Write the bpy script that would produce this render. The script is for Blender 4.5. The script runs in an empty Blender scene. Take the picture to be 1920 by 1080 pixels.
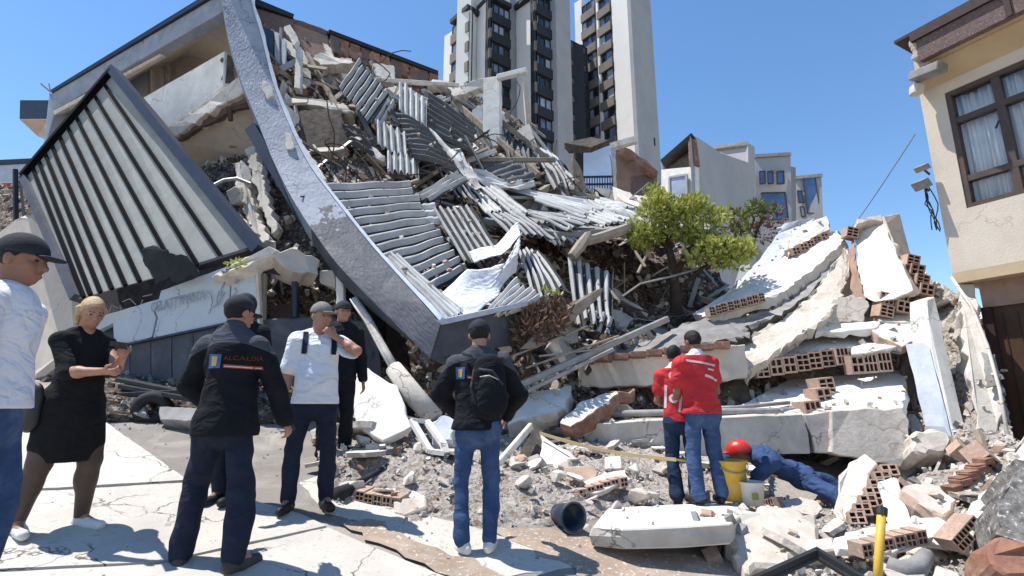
import bpy, bmesh, math, random
import numpy as np
from mathutils import Vector, Matrix, Quaternion
from mathutils.bvhtree import BVHTree

random.seed(11)
RS = np.random.RandomState(7)
scene = bpy.context.scene
COL = scene.collection

# ------------------------------------------------------------------ camera
F = 1000.0                      # focal length in pixels of the 1920 wide photograph
PITCH = math.atan(220 / F)
CAMZ = 1.5
cam_d = bpy.data.cameras.new('camera')
cam_d.sensor_width = 36.0
cam_d.lens = 36.0 * F / 1920.0
cam_d.clip_start = 0.05
cam_d.clip_end = 2000
cam = bpy.data.objects.new('camera', cam_d)
COL.objects.link(cam)
cam.location = (0, 0, CAMZ)
cam.rotation_euler = (math.radians(90) + PITCH, 0, 0)
scene.camera = cam

# ------------------------------------------------------------------ world and sun
SUN = Vector((-0.72, 0.09, 1.75)).normalized()
world = bpy.data.worlds.new('World')
scene.world = world
world.use_nodes = True
wn = world.node_tree
wn.nodes.clear()
wo = wn.nodes.new('ShaderNodeOutputWorld')
bg = wn.nodes.new('ShaderNodeBackground')
sky = wn.nodes.new('ShaderNodeTexSky')
sky.sky_type = 'NISHITA'
sky.sun_disc = False
sky.sun_elevation = math.asin(SUN.z)
sky.sun_rotation = math.atan2(SUN.x, SUN.y)
sky.altitude = 2600
sky.air_density = 1.5
sky.dust_density = 0.0
sky.ozone_density = 3.0
bg.inputs['Strength'].default_value = 0.142
hs = wn.nodes.new('ShaderNodeHueSaturation')
hs.inputs['Saturation'].default_value = 1.13
wn.links.new(sky.outputs[0], hs.inputs['Color'])
wn.links.new(hs.outputs[0], bg.inputs[0])
wn.links.new(bg.outputs[0], wo.inputs[0])

sl = bpy.data.lights.new('sun', 'SUN')
sl.energy = 5.0
sl.angle = math.radians(0.5)
sl.color = (1.0, 0.95, 0.88)
so = bpy.data.objects.new('sun', sl)
so.rotation_euler = SUN.to_track_quat('Z', 'Y').to_euler()
COL.objects.link(so)

scene.view_settings.view_transform = 'Standard'
scene.view_settings.look = 'None'
scene.view_settings.gamma = 1
scene.view_settings.use_curve_mapping = False
scene.view_settings.exposure = 0.5

# ------------------------------------------------------------------ geometry helpers
def W(u, v, D):
    """point at distance D in front of the camera that lies on the sight line of photo pixel (u, v)"""
    yc = (540 - v) / F
    k = D / (math.cos(PITCH) - math.sin(PITCH) * yc)
    return Vector((k * (u - 960) / F, D, CAMZ + k * (math.sin(PITCH) + math.cos(PITCH) * yc)))

def gz(x, y):
    return -0.43 - 0.102 * min(max(x, -9), 9) + 0.185 * min(max(y, -6), 8.5)

def G(u, v, dz=0.0):
    """point of the street under photo pixel (u, v)"""
    a = W(u, v, 1.0) - Vector((0, 0, CAMZ))
    den = a.z + 0.102 * a.x - 0.185
    D = (-0.43 - CAMZ + dz) / den
    return Vector((a.x * D, D, CAMZ + a.z * D))

def V(p):
    return W(*p) if not isinstance(p, Vector) else p

def tag(o, label=None, cat=None, group=None, kind=None):
    if label: o['label'] = label
    if cat: o['category'] = cat
    if group: o['group'] = group
    if kind: o['kind'] = kind
    return o

def mesh_of(name, verts, faces, mats, smooth=False, mi=None):
    me = bpy.data.meshes.new(name)
    me.from_pydata([tuple(v) for v in verts], [], faces)
    if not isinstance(mats, (list, tuple)): mats = [mats]
    for m in mats: me.materials.append(m)
    if mi is not None: me.polygons.foreach_set('material_index', mi)
    if smooth: me.polygons.foreach_set('use_smooth', [True] * len(me.polygons))
    me.update()
    return me

def wloc(o):
    p = Vector(o.location)
    while o.parent:
        o = o.parent
        p = p + Vector(o.location)
    return p

def mk(name, verts, faces, mat, parent=None, smooth=False, mi=None, **kw):
    """verts in world space; the object's origin goes to the base of its verts (parents are never rotated here)"""
    vs = [Vector(v) for v in verts]
    if parent is None:
        n = len(vs)
        c = sum(vs, Vector()) / n
        c.z = min(v.z for v in vs)
        loc = c
        off = c
    else:
        off = wloc(parent)
        loc = Vector((0, 0, 0))
    o = bpy.data.objects.new(name, mesh_of(name, [v - off for v in vs], faces, mat, smooth, mi))
    o.location = loc
    o.parent = parent
    COL.objects.link(o)
    tag(o, **kw)
    return o

def empty(name, loc, label=None, cat=None, group=None, rz=0.0):
    o = bpy.data.objects.new(name, None)
    o.location = loc
    o.rotation_euler = (0, 0, rz)
    o.empty_display_size = 0.1
    COL.objects.link(o)
    return tag(o, label, cat, group)

def bev(o, w=0.008, seg=1):
    m = o.modifiers.new('edge', 'BEVEL')
    m.width = w
    m.segments = seg
    m.limit_method = 'ANGLE'
    m.angle_limit = math.radians(35)
    return o

class MB:
    """collects shapes for ONE mesh object"""
    def __init__(s): s.v = []; s.f = []; s.mi = []
    def add(s, vs, fs, m=0):
        b = len(s.v)
        s.v += [Vector(v) for v in vs]
        s.f += [tuple(i + b for i in f) for f in fs]
        s.mi += [m] * len(fs)
    def box(s, c, ax, ay, az, m=0):
        """centre and three half-axis vectors"""
        c, ax, ay, az = Vector(c), Vector(ax), Vector(ay), Vector(az)
        vs = [c + ax * i + ay * j + az * k for i in (-1, 1) for j in (-1, 1) for k in (-1, 1)]
        s.add(vs, [(0, 1, 3, 2), (4, 6, 7, 5), (0, 4, 5, 1), (2, 3, 7, 6), (0, 2, 6, 4), (1, 5, 7, 3)], m)
    def bar(s, a, b, w, h, up=(0, 0, 1), m=0):
        a, b, up = Vector(a), Vector(b), Vector(up)
        d = (b - a)
        if d.length < 1e-6: return
        x = d.normalized()
        if abs(x.dot(up)) > .98: up = Vector((1, 0, 0))
        y = up.cross(x).normalized()
        z = x.cross(y)
        s.box((a + b) / 2, d / 2, y * w / 2, z * h / 2, m)
    def tube(s, pts, r, n=7, m=0, cap=True):
        pts = [Vector(p) for p in pts]
        b = len(s.v)
        rr = r if isinstance(r, (list, tuple)) else [r] * len(pts)
        prev = None
        for i, p in enumerate(pts):
            t = (pts[min(i + 1, len(pts) - 1)] - pts[max(i - 1, 0)]).normalized()
            if prev is None:
                prev = t.orthogonal().normalized()
            e = (prev - t * prev.dot(t)).normalized()
            prev = e
            q = t.cross(e)
            for k in range(n):
                a = 2 * math.pi * k / n
                s.v.append(p + (e * math.cos(a) + q * math.sin(a)) * rr[i])
        for i in range(len(pts) - 1):
            for k in range(n):
                k2 = (k + 1) % n
                s.f.append((b + i * n + k, b + i * n + k2, b + (i + 1) * n + k2, b + (i + 1) * n + k)); s.mi.append(m)
        if cap:
            s.f.append(tuple(b + k for k in range(n))[::-1]); s.mi.append(m)
            e0 = b + (len(pts) - 1) * n
            s.f.append(tuple(e0 + k for k in range(n))); s.mi.append(m)
    def build(s, name, mat, parent=None, smooth=False, **kw):
        return mk(name, s.v, s.f, mat, parent, smooth, s.mi, **kw)

def newell(pts):
    n = Vector()
    for i in range(len(pts)):
        a, b = pts[i], pts[(i + 1) % len(pts)]
        n += Vector(((a.y - b.y) * (a.z + b.z), (a.z - b.z) * (a.x + b.x), (a.x - b.x) * (a.y + b.y)))
    return n.normalized()

def slab_geo(pts, thick, rough=0.02, seg=0.18, ext=None, relief=0.0, seed=None):
    """broken plate: outline pts (the face seen), extruded away from the viewer by thick (or along ext)"""
    rnd = random.Random(seed if seed is not None else random.random())
    P = [V(p) for p in pts]
    n = newell(P)
    c = sum(P, Vector()) / len(P)
    if n.dot(c - Vector((0, 0, CAMZ))) > 0:
        P.reverse(); n = -n
    d = Vector(ext) if ext is not None else -n * thick
    out = []
    for i in range(len(P)):
        a, b = P[i], P[(i + 1) % len(P)]
        L = (b - a).length
        k = max(1, min(14, int(L / seg))) if rough > 0 else 1
        e = (b - a).normalized()
        s = n.cross(e)
        for j in range(k):
            q = a.lerp(b, j / k)
            if j > 0:
                q = q + s * rnd.uniform(-1, 1) * rough + e * rnd.uniform(-.3, .3) * L / k
            elif rough > 0:
                q = q + s * rnd.uniform(-.4, .4) * rough
            out.append(q)
    m = len(out)
    back = []
    for q in out:
        j = Vector((rnd.uniform(-1, 1), rnd.uniform(-1, 1), rnd.uniform(-1, 1))) * rough * .8
        back.append(q + d + j)
    if rough < .012 or m > 120:
        vs = out + back
        fs = [tuple(range(m)), tuple(range(2 * m - 1, m - 1, -1))]
        for i in range(m):
            k = (i + 1) % m
            fs.append((i, m + i, m + k, k))
        return vs, fs
    # broken edge: a ragged ring half way through the thickness
    cc = sum(out, Vector()) / m
    mid = []
    for i in range(m):
        o_ = (out[i] - cc).normalized()
        mid.append(out[i].lerp(back[i], rnd.uniform(.3, .7)) + o_ * rnd.uniform(-.5, 1.0) * min(.05, abs(d.length) * .3))
    vs = out + back + mid
    fs = [tuple(range(m)), tuple(range(2 * m - 1, m - 1, -1))]
    for i in range(m):
        k = (i + 1) % m
        fs.append((i, 2 * m + i, 2 * m + k, k)); fs.append((2 * m + i, m + i, m + k, 2 * m + k))
    return vs, fs

def slab(name, pts, thick, mat, parent=None, rough=0.02, seg=0.18, ext=None, side=None, bevel=None, **kw):
    vs, fs = slab_geo(pts, thick, rough, seg, ext)
    mats = mat
    mi = None
    if side is not None:
        mats = [mat, side]
        mi = [0, 0] + [1] * (len(fs) - 2)
    o = mk(name, vs, fs, mats, parent, False, mi, **kw)
    if bevel is None: bevel = min(.012, thick * .12)
    if bevel > 0: bev(o, bevel)
    return o

def lerp4(c, s, t):
    a, b, d, e = c
    return (a * (1 - s) + b * s) * (1 - t) + (e * (1 - s) + d * s) * t

def corrugated(name, corners, waves, amp, mat, parent=None, bend=0.0, sag=0.0, nlen=8, thick=0.007, per=7, twist=0.0, ragged=0.03, dent=.012, valley_shade=None, **kw):
    """corners A,B,C,D: ribs run from A to B and from D to C; waves counted from A to D"""
    A, B, C, D = [V(p) for p in corners]
    n = (B - A).cross(D - A).normalized()
    mid = (A + B + C + D) / 4
    if n.dot(Vector((0, 0, CAMZ)) - mid) < 0: n = -n
    nx, ny = waves * per + 1, nlen
    vs = []
    rag = [random.uniform(-1, 1) * ragged for _ in range(nx)]
    rag2 = [random.uniform(-1, 1) * ragged for _ in range(nx)]
    ph = random.uniform(0, 6)
    for side in (0, 1):
        for j in range(ny + 1):
            s0 = j / ny
            for i in range(nx):
                t = i / (nx - 1)
                s = s0 * (1 + rag2[i // per * per]) - rag[i // per * per] * (1 - s0)
                p = lerp4((A, B, C, D), s, t)
                h = amp * math.sin(2 * math.pi * waves * t)
                h += bend * math.sin(math.pi * s) + dent * (math.sin(9 * s + 4 * t + ph) * math.sin(7 * t - 3 * s + 2 * ph) + .6 * math.sin(17 * t + 11 * s + ph)) + sag * math.sin(math.pi * t) + twist * math.sin(3 * s + ph) * math.sin(5 * t + ph)
                vs.append(p + n * (h - side * thick))
    fs = []
    N = (ny + 1) * nx
    for j in range(ny):
        for i in range(nx - 1):
            a = j * nx + i
            fs.append((a, a + 1, a + nx + 1, a + nx))
            fs.append((N + a, N + a + nx, N + a + nx + 1, N + a + 1))
    rim = [i for i in range(nx)] + [j * nx + nx - 1 for j in range(1, ny + 1)] + [ny * nx + i for i in range(nx - 2, -1, -1)] + [j * nx for j in range(ny - 1, 0, -1)]
    for i in range(len(rim)):
        a, b = rim[i], rim[(i + 1) % len(rim)]
        fs.append((a, N + a, N + b, b))
    mi = None
    if valley_shade is not None:                       # shade of the valleys painted in with a darker material
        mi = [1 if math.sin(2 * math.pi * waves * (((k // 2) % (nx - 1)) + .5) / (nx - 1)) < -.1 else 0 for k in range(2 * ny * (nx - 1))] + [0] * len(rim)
        mat = [mat, valley_shade]
    o = mk(name, vs, fs, mat, parent, True, mi, **kw)
    m = o.modifiers.new('split', 'EDGE_SPLIT'); m.split_angle = math.radians(60)
    return o

def noise3(p, seed, freq):
    """cheap smooth noise in -1..1 for an (n,3) array"""
    r = np.random.RandomState(seed)
    out = 0
    for i in range(5):
        k = r.normal(size=3); k *= freq / np.linalg.norm(k) * r.uniform(.7, 1.5)
        k2 = r.normal(size=3); k2 *= freq * .8 / np.linalg.norm(k2)
        out = out + np.sin(p @ k + 1.7 * np.sin(p @ k2 + r.uniform(0, 6)) + r.uniform(0, 6))
    return out / 3.2

def patch(name, rows, mat, n=40, m=60, amp=0.08, seed=1, parent=None, smooth=False, freqs=(1.2, 3, 7, 15, 31), **kw):
    """rubble surface through a grid of (u,v,D) control points, roughened along its normal"""
    R = [[np.array(V(p)) for p in r] for r in rows]
    def ev(r, t):
        x = t * (len(r) - 1); i = min(int(x), len(r) - 2); a = x - i
        return r[i] * (1 - a) + r[i + 1] * a
    pts = np.zeros((n + 1, m + 1, 3))
    for j in range(n + 1):
        x = j / n * (len(R) - 1); i = min(int(x), len(R) - 2); a = x - i
        for k in range(m + 1):
            pts[j, k] = ev(R[i], k / m) * (1 - a) + ev(R[i + 1], k / m) * a
    du = np.gradient(pts, axis=1); dv = np.gradient(pts, axis=0)
    nr = np.cross(du, dv); nr /= np.linalg.norm(nr, axis=2, keepdims=True) + 1e-9
    if (nr.mean(axis=(0, 1)) @ (np.array([0, 0, CAMZ]) - pts.mean(axis=(0, 1)))) < 0: nr = -nr
    flat = pts.reshape(-1, 3)
    h = np.zeros(len(flat))
    for q, fr in enumerate(freqs):
        z = noise3(flat, seed * 13 + q, fr)
        h += amp * (0.62 ** q) * (z if q < 2 else np.abs(z) * 1.6 - .6)
    flat = flat + nr.reshape(-1, 3) * h[:, None] + RS.normal(size=flat.shape) * amp * .07
    fs = [(j * (m + 1) + k, j * (m + 1) + k + 1, (j + 1) * (m + 1) + k + 1, (j + 1) * (m + 1) + k) for j in range(n) for k in range(m)]
    return mk(name, flat.tolist(), fs, mat, parent, smooth, **kw)
# ------------------------------------------------------------------ materials
def srgb(r, g, b):
    f = lambda c: (c / 255 / 12.92) if c <= 10 else ((c / 255 + .055) / 1.055) ** 2.4
    return (f(r), f(g), f(b))

def pm(name, c1, c2=None, scale=4.0, rough=0.85, bump=0.3, bscale=30.0, spec=0.3, metal=0.0, stain=None, stain_amt=0.5, stain_scale=1.5, rnd=0.0, wave=None, speck=None, crack=0.0, cloth=0.0):
    m = bpy.data.materials.new(name)
    m.use_nodes = True
    nt = m.node_tree
    N, L = nt.nodes, nt.links
    b = N['Principled BSDF']
    b.inputs['Roughness'].default_value = rough
    b.inputs['Metallic'].default_value = metal
    b.inputs['Specular IOR Level'].default_value = spec
    tc = N.new('ShaderNodeTexCoord')
    oi = N.new('ShaderNodeObjectInfo')
    add = N.new('ShaderNodeVectorMath'); add.operation = 'MULTIPLY_ADD'
    cx = N.new('ShaderNodeCombineXYZ')
    for i in range(3): L.new(oi.outputs['Random'], cx.inputs[i])
    L.new(cx.outputs[0], add.inputs[0]); add.inputs[1].default_value = (37, 53, 71)
    L.new(tc.outputs['Object'], add.inputs[2])
    vec = add.outputs[0]
    def noise(sc, det=6, ro=.6, dist=0.0):
        n = N.new('ShaderNodeTexNoise'); n.inputs['Scale'].default_value = sc
        n.inputs['Detail'].default_value = det; n.inputs['Roughness'].default_value = ro
        n.inputs['Distortion'].default_value = dist
        L.new(vec, n.inputs['Vector']); return n.outputs['Fac']
    def ramp(fac, lo, hi):
        r = N.new('ShaderNodeMapRange'); r.inputs[1].default_value = lo; r.inputs[2].default_value = hi
        L.new(fac, r.inputs[0]); return r.outputs[0]
    def mix(fac, a, c):
        x = N.new('ShaderNodeMix'); x.data_type = 'RGBA'
        if isinstance(fac, float): x.inputs[0].default_value = fac
        else: L.new(fac, x.inputs[0])
        for s, q in ((6, a), (7, c)):
            if isinstance(q, tuple): x.inputs[s].default_value = (*q[:3], 1)
            else: L.new(q, x.inputs[s])
        return x.outputs[2]
    c2 = c2 or tuple(x * .75 for x in c1)
    col = mix(ramp(noise(scale, 8, .65), .35, .68), c2, c1)
    if stain is not None:
        f = ramp(noise(stain_scale, 9, .7, .6), .5, .72)
        mu = N.new('ShaderNodeMath'); mu.operation = 'MULTIPLY'; L.new(f, mu.inputs[0]); mu.inputs[1].default_value = stain_amt
        col = mix(mu.outputs[0], col, stain)
    if speck is not None:
        f = ramp(noise(speck[1], 3, .5), .6, .66)
        col = mix(f, col, speck[0])
    if crack > 0:
        nv = N.new('ShaderNodeTexNoise'); nv.inputs['Scale'].default_value = 3.5; nv.inputs['Detail'].default_value = 6; L.new(vec, nv.inputs['Vector'])
        av = N.new('ShaderNodeVectorMath'); av.operation = 'MULTIPLY_ADD'; L.new(nv.outputs['Color'], av.inputs[0]); av.inputs[1].default_value = (.5, .5, .5); L.new(vec, av.inputs[2])
        vo = N.new('ShaderNodeTexVoronoi'); vo.feature = 'DISTANCE_TO_EDGE'; vo.inputs['Scale'].default_value = 1.1; L.new(av.outputs[0], vo.inputs['Vector'])
        lt = N.new('ShaderNodeMapRange'); lt.inputs[1].default_value = .004; lt.inputs[2].default_value = .011; lt.inputs[3].default_value = 1; lt.inputs[4].default_value = 0; L.new(vo.outputs['Distance'], lt.inputs[0])
        mm = N.new('ShaderNodeMath'); mm.operation = 'MULTIPLY'; L.new(lt.outputs[0], mm.inputs[0]); L.new(ramp(noise(1.3, 2), .42, .6), mm.inputs[1])
        m2 = N.new('ShaderNodeMath'); m2.operation = 'MULTIPLY'; L.new(mm.outputs[0], m2.inputs[0]); m2.inputs[1].default_value = crack
        col = mix(m2.outputs[0], col, (.07, .06, .05))
    if rnd > 0:
        hv = N.new('ShaderNodeHueSaturation')
        r = N.new('ShaderNodeMapRange'); r.inputs[3].default_value = 1 - rnd; r.inputs[4].default_value = 1 + rnd
        L.new(oi.outputs['Random'], r.inputs[0]); L.new(r.outputs[0], hv.inputs['Value']); L.new(col, hv.inputs['Color'])
        col = hv.outputs[0]
    L.new(col, b.inputs['Base Color'])
    rr = N.new('ShaderNodeMapRange'); rr.inputs[3].default_value = max(0, rough - .12); rr.inputs[4].default_value = min(1, rough + .12)
    L.new(noise(scale * 2.3, 5), rr.inputs[0]); L.new(rr.outputs[0], b.inputs['Roughness'])
    if bump > 0:
        bp = N.new('ShaderNodeBump'); bp.inputs['Strength'].default_value = bump; bp.inputs['Distance'].default_value = .02
        L.new(noise(bscale, 10, .7), bp.inputs['Height'])
        L.new(bp.outputs[0], b.inputs['Normal'])
        if cloth > 0:
            mp = N.new('ShaderNodeMapping'); mp.inputs['Scale'].default_value = (1, 1, 1.7); mp.inputs['Rotation'].default_value = (.35, .5, .3); L.new(vec, mp.inputs[0])
            nc = N.new('ShaderNodeTexNoise'); nc.inputs['Scale'].default_value = 5; nc.inputs['Detail'].default_value = 3; nc.inputs['Roughness'].default_value = .45; nc.inputs['Distortion'].default_value = 1.6
            L.new(mp.outputs[0], nc.inputs['Vector'])
            b2 = N.new('ShaderNodeBump'); b2.inputs['Strength'].default_value = cloth; b2.inputs['Distance'].default_value = .05
            L.new(nc.outputs['Fac'], b2.inputs['Height']); L.new(bp.outputs[0], b2.inputs['Normal']); L.new(b2.outputs[0], b.inputs['Normal'])
    return m

def rubble_mat(name, cols, scale=9.0, bump=1.0):
    """fine rubble: cells of several real colours with broken relief"""
    m = bpy.data.materials.new(name); m.use_nodes = True
    nt = m.node_tree; N, L = nt.nodes, nt.links
    b = N['Principled BSDF']; b.inputs['Roughness'].default_value = .95; b.inputs['Specular IOR Level'].default_value = .15
    tc = N.new('ShaderNodeTexCoord')
    wn_ = N.new('ShaderNodeTexNoise'); wn_.inputs['Scale'].default_value = scale * .7; wn_.inputs['Detail'].default_value = 6
    L.new(tc.outputs['Object'], wn_.inputs['Vector'])
    ad = N.new('ShaderNodeVectorMath'); ad.operation = 'MULTIPLY_ADD'
    L.new(wn_.outputs['Color'], ad.inputs[0]); ad.inputs[1].default_value = (.25, .25, .25); L.new(tc.outputs['Object'], ad.inputs[2])
    vo = N.new('ShaderNodeTexVoronoi'); vo.inputs['Scale'].default_value = scale
    L.new(ad.outputs[0], vo.inputs['Vector'])
    vo2 = N.new('ShaderNodeTexVoronoi'); vo2.inputs['Scale'].default_value = scale * 3.1
    L.new(ad.outputs[0], vo2.inputs['Vector'])
    sp = N.new('ShaderNodeSeparateColor'); L.new(vo.outputs['Color'], sp.inputs[0])
    sp2 = N.new('ShaderNodeSeparateColor'); L.new(vo2.outputs['Color'], sp2.inputs[0])
    av = N.new('ShaderNodeMath'); av.operation = 'ADD'; L.new(sp.outputs[0], av.inputs[0]); L.new(sp2.outputs[1], av.inputs[1])
    hf = N.new('ShaderNodeMath'); hf.operation = 'MULTIPLY'; hf.inputs[1].default_value = .5; L.new(av.outputs[0], hf.inputs[0])
    rp = N.new('ShaderNodeValToRGB'); rp.color_ramp.interpolation = 'CONSTANT'
    el = rp.color_ramp.elements
    while len(el) < len(cols): el.new(.5)
    for i, c in enumerate(cols):
        el[i].position = (.0, .22, .36, .46, .55, .64, .74, .84)[i] if len(cols) > 4 else i / len(cols)
        el[i].color = (*c, 1)
    L.new(hf.outputs[0], rp.inputs[0])
    nz = N.new('ShaderNodeTexNoise'); nz.inputs['Scale'].default_value = scale * 5; nz.inputs['Detail'].default_value = 8; nz.inputs['Roughness'].default_value = .75
    L.new(tc.outputs['Object'], nz.inputs['Vector'])
    mr = N.new('ShaderNodeMapRange'); mr.inputs[3].default_value = .72; mr.inputs[4].default_value = 1.2; L.new(nz.outputs['Fac'], mr.inputs[0])
    hv = N.new('ShaderNodeHueSaturation'); L.new(rp.outputs[0], hv.inputs['Color']); L.new(mr.outputs[0], hv.inputs['Value'])
    L.new(hv.outputs[0], b.inputs['Base Color'])
    hs = N.new('ShaderNodeMath'); hs.operation = 'ADD'
    L.new(vo.outputs['Distance'], hs.inputs[0]); L.new(nz.outputs['Fac'], hs.inputs[1])
    bp = N.new('ShaderNodeBump'); bp.inputs['Strength'].default_value = bump; bp.inputs['Distance'].default_value = .05
    L.new(hs.outputs[0], bp.inputs['Height']); L.new(bp.outputs[0], b.inputs['Normal'])
    return m

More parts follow.
